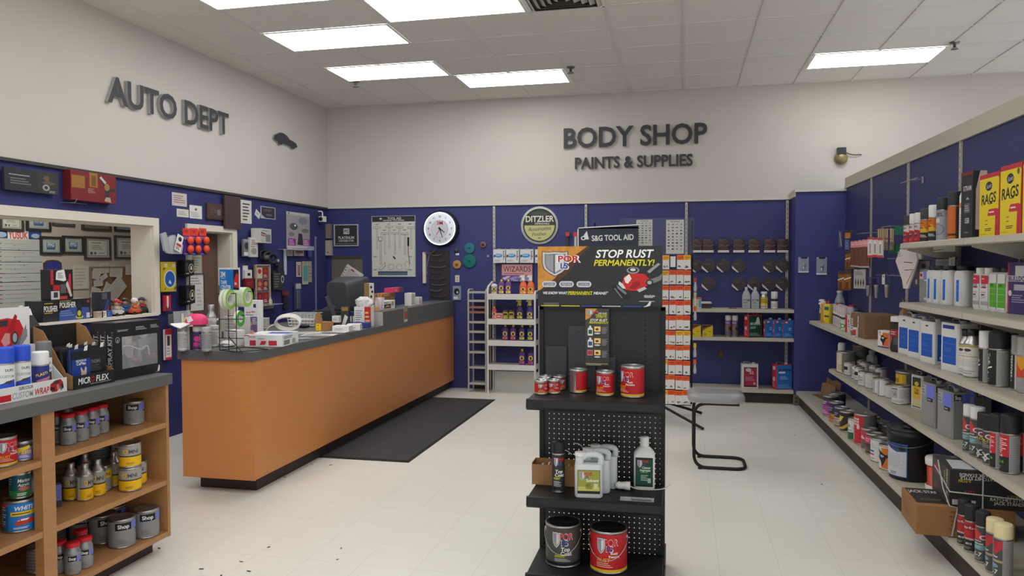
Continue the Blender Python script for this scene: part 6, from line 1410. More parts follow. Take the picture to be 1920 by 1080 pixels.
# little racing figurines
def figurine(px,label,capc,shirt,cart,helmet=False,rz=PI/2,dx=.05):
    t=thing('figurine',label,'figurine',(SX+dx,sill(px,X=SX+dx),SZ),rz,'racing figurines on the sill')
    sk,dk2=mat((206,160,130),.6),mat((40,36,38),.5)
    b=B();b.loft([(.05,.028,.012,.014),(.055,.03,.014,.022),(.052,.028,.012,.04),(.03,.02,.01,.052)],pm(cart),4);b.build('cart',t)
    b=B()
    for x in (-.04,.038):
        for y in (-.034,.026):b.rings([[(x+.013*math.cos(2*PI*i/12),yy,.0135+.013*math.sin(2*PI*i/12)) for i in range(12)] for yy in (y,y+.01)],dk2)
    b.build('wheel_set',t)
    b=B();b.loft([(.019,.014,.01,.045),(.024,.017,.012,.07),(.012,.011,.008,.085)],pm(shirt),4);b.tube([(-.02,0,.075),(-.032,-.018,.062),(-.012,-.03,.06)],.007,pm(shirt),6);b.tube([(.02,0,.075),(.032,-.018,.062),(.012,-.03,.06)],.007,pm(shirt),6);b.build('torso',t)
    b=B();b.blob((0,0,.105),.026,.024,.026,sk);b.blob((0,-.025,.101),.005,.005,.005,sk,8,5);b.build('head',t)
    b=B()
    for s in (-1,1):b.blob((s*.009,-.0225,.109),.004,.003,.005,dk2,8,5)
    b.build('eye_pair',t)
    b=B();b.blob((0,.003,.119 if not helmet else .115),.029,.028,.02 if not helmet else .026,pm(capc));
    if not helmet:b.prism([(-.02,0),(.02,0),(.015,.022),(-.015,.022)],pm(capc),(1,0,0),(0,-1,-.15),(0,0,.004),(0,-.018,.114))
    b.build('cap',t)
    return t
figurine(220,'racing figurine with a red cap, nearest the dark carton',(190,44,46),(190,180,170),(196,190,180),dx=.085)
figurine(236,'racing figurine with dark hair and a blue cart',(34,34,44),(60,90,150),(60,86,150),dx=.0)
figurine(253,'racing figurine with a white helmet and an orange cart',(226,224,218),(206,100,50),(196,84,44),True,dx=.085)
figurine(266,'racing figurine on a dark bike with a navy and red cap, by the window jamb',(48,50,74),(150,50,50),(44,44,50),dx=.0)
# unseen lamp added to light the office
t=thing('ceiling_light','unseen ceiling light added to brighten the office behind the window wall','ceiling light',(-5.75,6.3,2.7))
B().box(-.3,-.6,-.02,.3,.6,-.012,glow((255,250,240),LAMP*2.2,'office_fill_panel')).build('diffuser',t)
B().box(-.32,-.62,-.012,.32,.62,-.001,fr).build('frame',t)

# ================================================================ THINGS ON THE BACK WALL
wb('wall_sign','black PLATINUM DISTRIBUTOR sign with silver border on the back wall','sign',627,421,673,461.5,[fill((46,48,50)),('r',.38,.56,.64,.84,(196,198,198)),('t','PPG',.51,.7,.17,(50,52,54),{'fit':.22}),('t','PLATINUM',.5,.38,.13,(196,198,198),{'fit':.72}),('t','DISTRIBUTOR',.5,.22,.09,(186,188,188),{'fit':.7}),('r',.03,.07,.97,.085,(160,160,160))],thick=.012,base=(150,152,154),frame=(168,170,172),fw=.014)
wb('wall_calendar','large brown and red calendar half covered by pinned letters','calendar',622,480,680.5,560,[fill((104,98,84)),('r',0,.92,1,1,(70,62,60)),('r',.45,.1,1,.6,(120,128,136)),('r',.5,.02,1,.3,(120,56,44)),('f',.5,.35,.95,.55,2,(140,146,150))],thick=.004,base=(100,94,82))
PL='letters pinned over the calendar'
wb('pinned_paper','tilted white letter with black heading pinned over the calendar','paper',635,490,671,524,[fill((214,210,204)),('f',.15,.2,.85,.85,7,(150,148,146)),('r',.3,.82,.5,.9,(160,60,50)),('f',.04,.1,.1,.9,5,(50,50,50))],thick=.002,base=PAP,out=.006,rot=-.55,group=PL)
wb('pinned_paper','second tilted letter partly under the first over the calendar','paper',632,498,668,528,[fill((204,200,194)),('f',.1,.1,.9,.9,7,(150,148,146)),('r',.9,.2,.96,.9,(60,60,60))],thick=.0015,base=PAP,out=.0045,rot=-.75,group=PL)
# tool outline poster
hp=lambda x,y,l:[('r',x-.018,y-l,x+.018,y,(96,96,94)),('r',x-.012,y-l+.004,x+.012,y-.004,(206,204,194)),('r',x-.085,y,x+.085,y+.03,(96,96,94)),('r',x-.078,y+.005,x+.078,y+.025,(206,204,194))]
ops=[fill((206,204,194)),('r',0,.91,1,1,(48,50,54)),('t','TOOL AID',.52,.966,.036,(210,210,206),{'fit':.34}),('t','UNIVERSAL TOOL BOARD',.5,.932,.022,(200,200,196),{'fit':.6}),('e',.2,.962,.03,.016,(200,200,196))]
for x,y,l in ((.11,.80,.34),(.40,.81,.34),(.64,.80,.33),(.91,.79,.33),(.29,.70,.33),(.53,.70,.33),(.765,.69,.33)):ops+=hp(x,y,l)
ops+=[('r',.14,.59,.24,.66,(96,96,94)),('r',.15,.597,.23,.653,(206,204,194)),('r',.175,.2,.215,.59,(96,96,94)),('r',.182,.204,.208,.586,(206,204,194)),('r',.82,.5,.865,.65,(30,30,32)),('p',[(.835,.5),(.83,.4),(.87,.2),(.885,.2),(.845,.4),(.85,.5)],(70,70,70)),('p',[(.48,.33),(.52,.28),(.55,.3),(.5,.34)],(50,50,50)),('p',[(.14,.12),(.3,.24),(.31,.17),(.2,.1)],(110,110,108)),('p',[(.155,.125),(.29,.225),(.298,.175),(.2,.11)],(206,204,194)),('e',.44,.155,.07,.05,(120,120,116)),('e',.44,.155,.063,.045,(206,204,194)),('e',.63,.155,.07,.055,(120,120,116)),('e',.63,.155,.063,.05,(206,204,194)),('e',.81,.18,.05,.075,(120,120,116)),('e',.81,.18,.044,.069,(206,204,194)),('r',.13,.02,.82,.085,(84,104,124)),('r',.13,.065,.82,.085,(60,76,92))]
for x,y in ((.13,.87),(.4,.87),(.66,.87),(.9,.87),(.08,.33),(.9,.33),(.3,.77),(.53,.77),(.77,.77),(.08,.11),(.9,.11)):ops.append(('f',x-.05,y-.012,x+.05,y+.012,2,(110,110,108)))
wb('tool_poster','tall white tool outline poster titled TOOL AID on the back wall','poster',697.5,405.5,780,519,ops,thick=.006,base=(198,198,194),frame=(178,178,176),fw=.006)
# clock
c_=at(824,428.5,Y=BW-.085);rC=(at(853.8,428.5,Y=BW-.085).x-at(794,428.5,Y=BW-.085).x)/2
t=thing('wall_clock','round lit wall clock with white face and black case on the back wall','clock',(c_.x,BW+.011,c_.z))
Rx=Matrix.Rotation(PI/2,4,'X')
b=B();b.M=Rx;b.lathe([(0,.0005),(rC*1.10,.0005),(rC*1.12,.03),(rC*1.06,.085),(rC*1.0,.088),(rC*.98,.08),(0,.08)],mat((26,26,30),.4),40);b.build('case',t)
b=B();b.M=Rx;b.lathe([(rC*.985,.0885),(rC*.985,.0905),(rC*.93,.0905),(rC*.93,.0885)],glow((235,240,255),1.3,'clock_ring'),40,cap0=False,cap1=False);b.build('light_ring',t)
b=B();b.M=Rx;b.lathe([(0,.0806),(rC*.93,.0806),(rC*.93,.083),(0,.083)],glow((206,208,214),.22,'clock_face'),40)
b.M=None
ops=[('e',.5,.5,.28,.28,(150,150,156),32),('e',.5,.5,.27,.27,(206,207,212),32),('t','3M',.5,.68,.115,(196,40,46),{'fit':.26}),('p',[(.36,.3),(.5,.5),(.52,.48),(.4,.3)],(190,120,110))]
for k in range(1,13):
    a_=PI/2-k*PI/6;ops.append(('t',str(k),.5+.39*math.cos(a_),.5+.39*math.sin(a_),.062,(70,76,92)))
R_=rC*.93;flat(b,(-R_,-.0832,-R_),(1,0,0),(0,0,1),(0,-1,0),2*R_,2*R_,ops);b.build('face',t)
def hand(ang,l,w_,y):
    d=Vector((math.sin(ang),0,math.cos(ang)));s=Vector((d.z,0,-d.x));b=B()
    b.prism([(-w_,-.02),(w_,-.02),(w_*.5,l),(-w_*.5,l)],BLK,s,d,(0,-.002,0),(0,y,0));return b
hand(math.radians(128),R_*.42,.008,-.0862).build('hour_hand',t);hand(math.radians(162),R_*.62,.006,-.0888).build('minute_hand',t)
b=B();b.M=Rx;b.lathe([(0,.086),(.012,.086),(.012,.093),(0,.093)],BLK,12);b.build('hub',t)
# belts on a post below the clock
p0,p1=at(796,473,Y=BW),at(796,531,Y=BW)
t=thing('hose_rack','cream post and dark board of hanging hoses below the clock','rack',(p0.x,BW+.011,p1.z))
h=p0.z-p1.z
B().box(-.02,-.03,0,.02,0,h,mat((214,206,176),.5)).build('post',t)
B().box(.06,-.014,-.24,.33,-.001,h+.02,mat((48,42,46),.6)).build('dark_board',t)
for k in range(8):
    z=h-.03-.075*k;s=1 if k % 3 else .8
    B().tube([(.075+.01*(k % 2),-.02,z),(.13,-.035,z-.012),(.2*s+.03,-.04,z-.014),(.29*s,-.03,z+.004)],.0055,mat((104,98,96) if k in (0,2,5,6) else (66,60,60),.4),6).build('hose',t)
B().tube(arc([(.0,-.03,h-.01),(.10,-.03,h-.02),(.18,-.03,h+.06)],.05),.006,mat((96,92,90),.4),6).build('bent_hose',t);B().tube(arc([(.075,-.03,h-.03),(.055,-.03,h-.1),(.03,-.03,h-.2),(.04,-.03,h-.28)],.1),.005,mat((130,126,122),.4),6).build('air_line',t)
def disc(name,label,px,py,r,c1,c2,th=.02,ring=None):
    p=at(px,py,Y=BW-.01);t=thing(name,label,'disc',(p.x,BW+.011,p.z),0,'sanding and buffing discs on the back wall')
    b=B();b.M=Rx;b.lathe([(0,.001),(r,.001),(r,th),(r*.9,th+.002),(0,th+.002)],mat(c1,.7,var=.12,scale=60),28);b.build('pad',t)
    b=B();b.M=Rx;b.lathe([(0,th+.0025),(r*(ring or .12),th+.0025),(r*(ring or .12),th+.004),(0,th+.004)],pm(c2),16);b.build('hub',t)
disc('abrasive_disc','blue-green disc above the larger green disc on the back wall',880,465.5,.067,(44,110,124),(16,20,30))
disc('abrasive_disc','larger dark green disc on the back wall beside the clock',880,489.5,.085,(16,104,96),(16,20,30))
disc('abrasive_disc','smallest pinkish brown disc on the back wall, farthest out',905.5,458.5,.04,(112,86,84),(60,40,40),ring=.4)
disc('abrasive_disc','tan flap disc with a round middle below the dark knob',856.5,496,.055,(176,128,74),(120,84,50),ring=.35)
p=at(855.5,469.5,Y=BW);t=thing('dimmer_dial','dark round knob with a small white tag on the back wall','knob',(p.x,BW+.011,p.z));b=B();b.M=Rx;b.lathe([(0,.001),(.026,.001),(.03,.02),(.02,.03),(0,.032)],mat((70,62,50),.5),16);b.build('knob',t);B().box(-.01,-.004,-.06,.035,-.001,-.035,WHT).build('tag',t)
wb('price_tag','small cream tag card on the back wall below the tan disc','tag',853.5,516,861.5,529,[fill((206,196,176)),('e',.5,.66,.1,.1,(60,50,50)),('f',.2,.15,.8,.4,2,(150,130,110))],thick=.004,base=(206,196,176))
wb('tool_card','clear blister card with a black round tool above the counter end','pack',850,536,865.5,562.5,[fill((130,138,158)),('e',.48,.6,.34,.24,(30,30,34)),('e',.56,.55,.1,.08,(200,200,200)),('r',.1,.08,.6,.24,(206,206,204)),('f',.1,.9,.9,.96,1,(180,184,196))],thick=.025,base=(120,128,150))
wb('switch_plate','tiny plate with a stub on the back wall between disc and slotted post','plate',913,478,917,482,[fill((150,150,156))],thick=.006,base=(140,140,150))
# DITZLER round sign
c_=at(1011.5,422.5,Y=BW);rD=.232
t=thing('round_sign','round cream and black DITZLER sign on the back wall','sign',(c_.x,BW+.011,c_.z))
b=B();b.M=Rx;b.lathe([(0,.001),(rD,.001),(rD,.012),(0,.014)],mat((214,214,206),.5),40);b.M=None
ops=[('e',.5,.5,.445,.445,(44,52,44),40),('e',.5,.5,.41,.41,(190,190,132),40),('p',[(.5+.41*math.cos(PI*k/20),.5+.41*math.sin(PI*k/20)) for k in range(21)],(52,58,50)),('e',.5,.80,.22,.07,(70,78,62)),('t','DITZLER',.5,.67,.15,(226,222,206),{'fit':.76}),('t','DEPENDABLE',.57,.545,.045,(206,204,186),{'fit':.44}),('t','Automotive',.5,.41,.10,(44,44,36),{'fit':.62,'shear':.25,'bold':False,'rot':.06}),('t','Finishes',.48,.27,.09,(44,44,36),{'fit':.38,'shear':.25,'bold':False,'rot':.06}),('r',.46,.155,.54,.175,(60,60,50))]
flat(b,(-rD,-.0142,-rD),(1,0,0),(0,0,1),(0,-1,0),2*rD,2*rD,ops);b.build('face',t)
b=B();b.M=Rx;b.lathe([(rD*.97,.0125),(rD*1.0,.0125),(rD*1.0,.017),(rD*.97,.017)],mat((206,206,198),.4),40,cap0=False,cap1=False);b.build('rim',t)
p=at(1352,664,Y=BW);t=thing('wall_outlet','small stained square outlet on the back wall above the bottom shelf','outlet',(p.x,BW+.011,p.z));B().box(-.03,-.004,-.055,.03,-.0005,.055,mat((58,58,62),.6)).build('plate',t);B().box(-.018,-.0065,-.035,.018,-.004,.035,mat((92,80,60),.6)).build('socket',t)
# ================================================================ GOODS ON THE WHITE RACK AND THE BACK WALL
WG='polish bottles on the white rack'
def wr(px,k,y=None):p=at(px,500,Y=8.99);return (min(max(p.x,RX0+.075),RX1-.078),8.985 if y is None else y,ZW[k]+.001)
def wlab(c,c2=(236,214,60)):return [fill(c),('e',.5,.62,.42,.24,(222,196,60)),('e',.5,.6,.2,.16,(50,36,60)),('r',.05,.06,.95,.3,c2),('f',.15,.1,.85,.26,2,(60,40,70))]
VI,OR_=(86,48,128),(236,110,60)
bottle('polish_bottle','white and violet polish bottle at the counter end of the top rack shelf',wr(924,0),.0,.072,.045,.155,[('r',0,.1,1,.9,VI),('l',)]+wlab(VI)[1:],(214,210,214),(74,44,110),WG)
y1_=bottle('polish_bottle','yellow-capped violet polish bottle, first of the pair on the top rack shelf',wr(940.5,0),0,.075,.045,.185,wlab((112,70,140)),(104,66,132),(224,190,40),WG)
dup(y1_,wr(953.5,0),0,'yellow-capped violet polish bottle, second of the pair on the top rack shelf')
s1_=trigger('polish_sprayer','orange spray bottle with white trigger, nearer the counter on the top rack shelf',wr(981.5,0),.0,.092,.055,.235,wlab((222,90,90)),OR_,(226,222,210),WG)
dup(s1_,wr(997.5,0),0,'orange spray bottle with white trigger, nearer the black display on the top rack shelf')
bottle('polish_bottle','small pink bottle with yellow cap on the second rack shelf',wr(925,1),0,.06,.04,.155,wlab((214,70,110),(236,180,190)),(206,66,104),(226,190,60),WG)
carton('polish_box','small pale red carton on the second rack shelf',wr(936.5,1),0,.085,.05,.075,(214,170,160),[('r',.1,.2,.9,.8,(196,90,90)),('f',.2,.4,.8,.6,1,WHITE)],group=WG)
j1=can('polish_jar','squat violet jar, first of the pair on the second rack shelf','jar',wr(948,1),0,.034,.115,wlab((100,84,90)),pm((90,70,80)),pm((60,52,60)),WG)
dup(j1,wr(959.3,1),0,'squat violet jar, second of the pair on the second rack shelf')
trigger('polish_sprayer','dark violet spray bottle with yellow trigger on the second rack shelf',wr(975,1),.0,.088,.055,.24,wlab((70,44,90)),(66,46,100),(206,190,80),WG)
trigger('polish_sprayer','blue-violet spray bottle with pale yellow trigger and lime label',wr(994,1),.0,.09,.055,.24,wlab((90,60,130),(200,214,70)),(62,50,124),(214,206,110),WG)
p1_=bottle('polish_bottle','violet bottle with orange label, first on the third rack shelf',wr(947.5,2),0,.078,.048,.195,wlab(VI,(226,110,90)),VI,(206,190,70),WG)
dup(p1_,wr(962.5,2),0,'violet bottle with orange label, second on the third rack shelf')
p2_=bottle('polish_bottle','violet bottle with lime label, first of its pair on the third rack shelf',wr(979,2),0,.078,.048,.195,wlab((60,60,110),(206,214,70)),(56,50,110),(206,200,60),WG)
dup(p2_,wr(994.5,2),0,'violet bottle with lime label, second of its pair on the third rack shelf')
bottle('polish_bottle','violet and pink bottle with yellow cap on the lowest rack shelf',wr(979,3),0,.078,.05,.195,wlab(VI,(206,90,120)),VI,(220,190,60),WG)
bottle('polish_bottle','capless violet and pink bottle on the lowest rack shelf',wr(998,3),0,.078,.05,.165,wlab(VI,(206,90,120)),VI,(92,54,130),WG,caph=.06,shoulder=.86)
# sign and cartons above the rack
wb('rack_sign','pink WIZARDS sign above the white rack','sign',941,495.5,998.5,528,[fill((70,70,130)),('r',0,.36,1,1,(196,138,140)),('r',.02,.4,.98,.97,(206,150,150)),('t','WIZARDS',.5,.72,.30,(30,22,30),{'fit':.9,'bold':False,'wide':1.2}),('f',.06,.42,.94,.5,1,(150,60,80)),('p',[(0,.05),(.4,.3),(1,.34),(1,.1),(.5,.18)],(150,130,180)),('p',[(.0,.2),(.2,.33),(.3,.3),(.1,.1)],(206,190,210)),('t','Make it Shine',.6,.1,.14,(214,206,220),{'fit':.7,'shear':.3,'bold':False})],thick=.006,base=(190,140,140),out=.03)
for k,(x0,x1,lab) in enumerate(((925,947.5,'nearest the counter'),(949,973,'second from the counter'),(975,1000,'third from the counter'),(1003,1026,'partly behind the display header'))):
    Y=BW-.06;a,b_=at(x0,493,Y=Y),at(x1,465.5,Y=Y)
    carton('tool_pack','white and blue hanging carton, %s in the row' % lab,((a.x+b_.x)/2,Y+.028,a.z),0,b_.x-a.x,.055,b_.z-a.z,(214,214,214),[('r',0,.94,1,1,(60,60,66)),('r',.34,.88,.64,.97,(190,190,190)),('e',.42,.5,.34,.13,(60,130,190)),('e',.4,.53,.24,.06,(150,190,214)),('p',[(.02,.42),(.1,.36),(.16,.5),(.06,.58)],(50,50,56)),('f',.8,.2,.95,.85,6,(70,66,70)),('f',.1,.08,.7,.22,2,(150,150,150)),('r',.86,.4,.95,.48,(190,50,50))],group='hanging tool cartons above the rack')
# discs and pads hanging on the right half of the back wall
DG='dark sanding discs in clear packs on the back wall'
def at_b(x,y,o):p=at(x,y,Y=BW-o);return p
def padpack(px,y0,y1,lab,seed):
    rnd=random.Random(seed);Y=BW-.03;a,b_=at(px-10.5,y1,Y=Y),at(px+10.5,y0,Y=Y)
    t=thing('abrasive_pack',lab,'pack',((a.x+b_.x)/2,Y,a.z),0,'brown abrasive pad packs in the top row');w_,h=b_.x-a.x,b_.z-a.z
    b=B();b.loft([(w_/2,.012,.004,h*.16),(w_/2,.016,.006,h*.5),(w_/2*.98,.008,.004,h)],mat((62,44,40),.35,var=.3,scale=40),3);flat(b,(-w_/2,-.0168,h*.2),(1,0,0),(0,0,1),(0,-1,0),w_,h*.8,[('p',[(0,.35),(.3,.5),(.6,.36),(1,.5),(1,.38),(.6,.25),(.3,.38),(0,.24)],(110,70,66)),('p',[(0,.7),(.4,.8),(1,.68),(1,.6),(.4,.72),(0,.6)],(96,62,60)),('f',.1,.84,.9,.92,1,(120,112,108))]);b.build('pad',t)
    B().box(-w_/2,-.014,0,w_/2,-.008,h*.17,mat((206,204,200),.4)).build('white_band',t);B().tube([(0,.04,h-.01),(0,-.02,h-.008)],.002,MET,5).build('hook',t)
for k,(px,lab) in enumerate(((1306,'partly behind the wire stand'),(1327.5,'second from the wire stand'),(1356.5,'third from the wire stand, tilted'),(1385,'fourth from the wire stand'),(1413.5,'fifth from the wire stand'),(1443,'sixth from the wire stand'),(1467.5,'against the slotted upright'))):
    padpack(px,448,473.5,'brown abrasive pad pack in the top row, '+lab,k)
OCT=[(math.cos(PI/8+PI*k/4),math.sin(PI/8+PI*k/4)) for k in range(8)]
def octdisc(px,py,lab,seed):
    p=at_b(px,py,.03);t=thing('disc_pack',lab,'disc pack',(p.x,BW-.03-.016*(seed % 2),p.z),0,DG);R=.082
    b=B();b.prism([(u*R,v_*R) for u,v_ in OCT],clear((96,88,88),.35,.35),(1,0,0),(0,0,1),(0,.003,0),(0,-.002,0));b.build('clear_pack',t)
    b=B();b.M=Rx;b.lathe([(0,-.012),(R*.8,-.012),(R*.82,-.003),(0,-.002)],mat((56,46,44),.5,var=.3,scale=50),24,True);b.build('disc',t)
    b=B();b.M=Matrix.Translation((0,-.0035,0));b.prism([(-R*.92,.0*R),(-R*.92,-R*.38),(-R*.2,-R*.95),(.02*R,-R*.95)],mat((206,204,200),.4),(1,0,0),(0,0,1),(0,.001,0));flat(b,(-R*.5,-.0006,R*.1),(1,0,0),(0,0,1),(0,-1,0),R,R*.4,[('f',.1,.5,.9,.7,1,(120,90,86)),('f',.0,.0,1,.3,1,(110,100,98))]);b.build('label_band',t)
    B().tube([(0,.04,R*.9),(0,-.01,R*.9)],.002,MET,5).build('hook',t)
for k,(px,lab) in enumerate(((1305,'half behind the wire stand'),(1328,'below the second pad pack'),(1356.5,'third along'),(1385,'before the empty gap'),(1444,'after the empty gap'),(1467.5,'against the slotted upright'))):
    octdisc(px,498,'octagonal dark disc pack in the middle row, '+lab,k)
for k,(px,lab) in enumerate(((1328,'alone beside the wire stand'),(1385,'behind the first grey bottle'),(1414,'behind the second grey bottle'),(1442,'above the yellow can'),(1467.5,'against the slotted upright'))):
    octdisc(px,532,'octagonal dark disc pack in the lowest row, '+lab,k+9)
for px,y0,y1,lab in ((1505.5,482,511,'clear bulb blister pack on the corner column, nearer the back shelves'),(1539.5,482,515,'clear bulb blister pack on the corner column, nearer the aisle shelves')):
    Y=8.80;a,b_=at(px-9,y1,Y=Y),at(px+11,y0,Y=Y);w_,h=b_.x-a.x,b_.z-a.z
    t=thing('bulb_pack',lab,'pack',((a.x+b_.x)/2,Y,a.z),0,'bulb packs on the blue column')
    B().box(-w_/2,-.002,0,w_/2,.002,h,clear((214,220,235),.30)).build('card',t);B().box(-w_/2,-.005,0,w_/2,-.002,h*.08,WHT).build('foot_band',t);B().box(-w_*.25,-.004,h*.9,w_*.35,-.002,h,mat((40,40,44),.5)).build('header',t)
    b=B();b.blob((0,-.015,h*.5),.018,.014,.02,mat((150,150,140),.2));b.lathe([(.009,h*.2),(.011,h*.38),(.0,h*.4)],MET,10,cy=-.015);b.build('bulb',t);B().tube([(0,.055,h-.008),(0,-.02,h-.006)],.002,MET,5).build('hook',t)
# goods on the three back shelves
def bs(px,k,yy=None):p=at(px,600,Y=8.96 if yy is None else yy);return (p.x,8.965 if yy is None else yy,ZB[k]+.001)
BG2='goods on the back wall shelves'
gl=[('r',.05,.0,.95,1,(168,172,176)),('r',.05,.62,.95,.8,(90,96,104)),('f',.12,.64,.88,.78,1,(170,176,180)),('f',.1,.4,.9,.52,1,(50,50,54)),('f',.1,.05,.9,.3,3,(120,124,128))]
b1=bottle('polish_bottle','grey long-necked bottle, first of two on the upper back shelf',bs(1399,0),0,.09,.06,.245,gl,(160,164,168),(190,192,194),BG2,neck=.30,shoulder=.58)
dup(b1,bs(1415.7,0),0,'grey long-necked bottle, second of two on the upper back shelf')
conecan('polish_can','yellow labelled can with pale cap on the upper back shelf',bs(1432.3,0),0,.040,.195,[fill((206,180,40)),('r',0,0,1,.35,(206,200,180)),('f',.2,.5,.8,.9,3,(80,70,30)),('f',.2,.08,.8,.28,2,(110,110,110))],pm((206,204,196)),(206,180,40),BG2,neck=.6)
spray('spray_can','white spray can with a black band on the upper back shelf',bs(1451.7,0),0,.037,.195,[fill((214,212,210)),('r',0,.7,1,.95,(34,34,36)),('f',.2,.1,.8,.55,5,(150,150,150))],(206,206,204),(214,212,210),BG2)
p=bs(1323.5,0);t=thing('scrub_brush','scrub brush with grey bristles lying on the upper back shelf','brush',p)
b=B();b.loft([(.062,.03,.015,.055),(.064,.032,.016,.065),(.055,.028,.015,.078)],mat((200,198,192),.5),4);b.build('handle',t);b=B()
for i in range(12):
    for j in range(5):b.tube([(-.05+.009*i,-.02+.01*j,.056),(-.058+.0105*i,-.024+.012*j,.001)],.004,mat((70,72,70),.8),5)
b.build('bristles',t)
p=bs(1374,0);t=thing('sanding_pad','flat pinkish pad lying on the upper back shelf','pad',p);B().loft([(.045,.03,.02,0),(.045,.03,.02,.008)],mat((150,84,84),.7),4).build('pad',t);B().loft([(.03,.02,.01,.0081),(.03,.02,.01,.012)],mat((110,100,96),.7),4).build('grip',t)
carton('small_box','yellowish bag carton with a blue edge beside the brush',bs(1306.5,0),.0,.10,.06,.125,(196,186,140),[('r',.72,.1,.95,.8,(90,140,190)),('f',.1,.3,.6,.8,3,(150,110,60)),('r',0,.84,1,1,(190,80,60))],group=BG2)
ye=[fill((214,190,30)),('p',[(0,1),(0,.52),(.5,.8),(1,.98),(1,1)],(70,30,30)),('p',[(0,.68),(.5,.9),(.6,.9),(0,.56)],(180,40,44)),('f',.1,.12,.5,.3,2,(80,70,20)),('f',.55,.4,.95,.5,1,(120,100,20))]
yb_=carton('filler_box','yellow and red carton next to the wire stand on the middle back shelf',bs(1304.5,1),0,.115,.07,.13,(206,186,40),ye,[('r',0,0,1,1,(206,200,170))],group=BG2)
dup(yb_,bs(1326.5,1),.05,'yellow and red carton, farther one from the wire stand')
ps=[fill((112,104,110)),('r',0,.78,1,1,(110,72,140)),('f',.15,.82,.85,.94,2,(200,190,210)),('e',.3,.56,.2,.13,(150,106,60)),('e',.7,.5,.22,.12,(60,50,50)),('f',.1,.05,.9,.35,6,(86,84,86))]
s2_=spray('spray_can','grey and purple spray can, first of the pair on the middle back shelf',bs(1365.3,1),0,.034,.245,ps,(206,204,204),(112,104,110),BG2,cap_h=.2)
dup(s2_,bs(1378,1),.0,'grey and purple spray can, second of the pair on the middle back shelf')
def fl(c,title,tc):return [fill(c),('p',[(.5,.62),(.62,.9),(.72,.95),(.8,.84),(.86,.62)],(200,206,200)),('t',title,.5,.62,.12,tc,{'fit':.8}),('f',.1,.38,.7,.5,2,(190,200,196)),('f',.06,.05,.94,.2,3,(130,160,150))]
fs=lambda:[fill((190,48,66)),('r',.2,.8,.8,.94,(226,210,210)),('e',.5,.4,.3,.1,(206,196,196)),('f',.2,.06,.8,.28,3,(220,150,156))]
fcan('solvent_can','green and red rectangular tin on the middle back shelf',bs(1412,1),.42,.175,.105,.255,fl((18,66,50),'MINERAL',(190,206,196)),fs(),(190,48,66),BG2,(206,60,60))
bx=[fill((40,108,180)),('r',0,.86,.5,1,(196,50,66)),('t','M',.3,.9,.1,WHITE),('f',.5,.4,.9,.6,2,(170,200,226)),('f',.1,.06,.9,.25,3,(120,170,210))]
q1=fcan('solvent_can','small blue and red tin, first of two narrow ones on the middle back shelf',bs(1441,1),.35,.10,.06,.205,bx,fs(),(40,108,180),BG2,(200,200,200),handle=False)
dup(q1,bs(1458,1),.35,'small blue and red tin, second of two narrow ones on the middle back shelf')
fcan('solvent_can','wider blue and red tin at the end of the middle back shelf',bs(1476.5,1),.2,.12,.07,.20,bx,fs(),(40,108,180),BG2,(200,200,200),handle=False)
t=fcan('coolant_jug','white jug with a dark red label on the bottom back shelf',bs(1406,2),.04,.185,.11,.275,[fill((206,204,200)),('r',.1,.04,.94,.9,(40,26,32)),('r',.12,.1,.92,.88,(150,28,62)),('e',.4,.78,.18,.08,(176,176,180)),('t','EZ',.6,.66,.1,(206,190,190)),('f',.2,.3,.8,.5,4,(190,120,140)),('e',.78,.2,.08,.05,(200,150,160))],None,(206,204,200),BG2,(206,204,200),top=pm((200,198,192)))
fcan('solvent_can','large blue and red acetone style tin on the bottom back shelf',bs(1467.5,2),.32,.19,.115,.28,[fill((44,110,182)),('t','acetone',.55,.82,.13,(24,30,50),{'fit':.85,'shear':.1}),('r',.12,.66,.55,.74,(206,220,230)),('f',.2,.4,.8,.55,3,(150,190,220)),('f',.05,.03,.95,.2,4,(110,160,206))],fs(),(190,48,66),BG2,(206,206,204))
# ================================================================ GOODS ON THE AISLE SHELVING
def ak(k):
    d=.50 if k==0 else .37
    def ok(r):
        def f(x,y):
            dd=(rback(y)-x)*math.cos(math.atan(RSL));return .006+r<dd<d-.012-r*.9 and y<(7.78 if k==4 else 8.80)-r
        return f
    return ok
def ap(k,px,py,r,back=None):
    if k==1:back=.24
    p=onto(k,px,py) if back is None else Vector((*atR(px,py,back)[:2],(Z0,Z1,Z2,Z3,Z4)[k]+.001));d=Vector((p.x,p.y,0)).normalized()
    q=(p.x+d.x*r,p.y+d.y*r,p.z) if back is None else tuple(p)
    # a spot read too near the lip is moved onto the board
    dd=rback(q[1])-q[0];lim=(.50 if k==0 else .37)-.014-r*.92
    if dd>lim:
        s=(dd-lim)/max(.05,abs(d.x*.4+RSL));q=(q[0]+(dd-lim),q[1],q[2])
    ym=(7.78 if k==4 else 8.80)-r*1.05-.004
    if q[1]>ym:q=(q[0]+RSL*(q[1]-ym),ym,q[2])
    if dd<r+.01:q=(rback(q[1])-r-.01,q[1],q[2])
    return settle(('A',k),q,r,ak(k)(r),22,.008)
AT=AIS+.35                                         # goods look across the aisle, turned a little to the entrance
def acan(label,k,px,py,r,h,ops,group,wrapc=None,turn=0,name='paint_can',**kw):
    return can(name,label,'can',ap(k,px,py,r),AT+turn,r,h,ops,group=group,wrapc=wrapc,n=22 if r<.06 else 40,**kw)
def aspray(label,k,px,py,r,h,ops,capc,wrapc,group,turn=0,**kw):
    return spray('spray_can',label,ap(k,px,py,r),AT+turn,r,h,ops,capc,wrapc,group,**kw)
def abox(name,label,k,px,py,w,d,h,base,front,side=(),top=(),turn=0,group=None,**kw):
    return carton(name,label,ap(k,px,py,.5*min(w,d)*1.15),AT+turn,w,d,h,base,front,side,top,group=group,**kw)
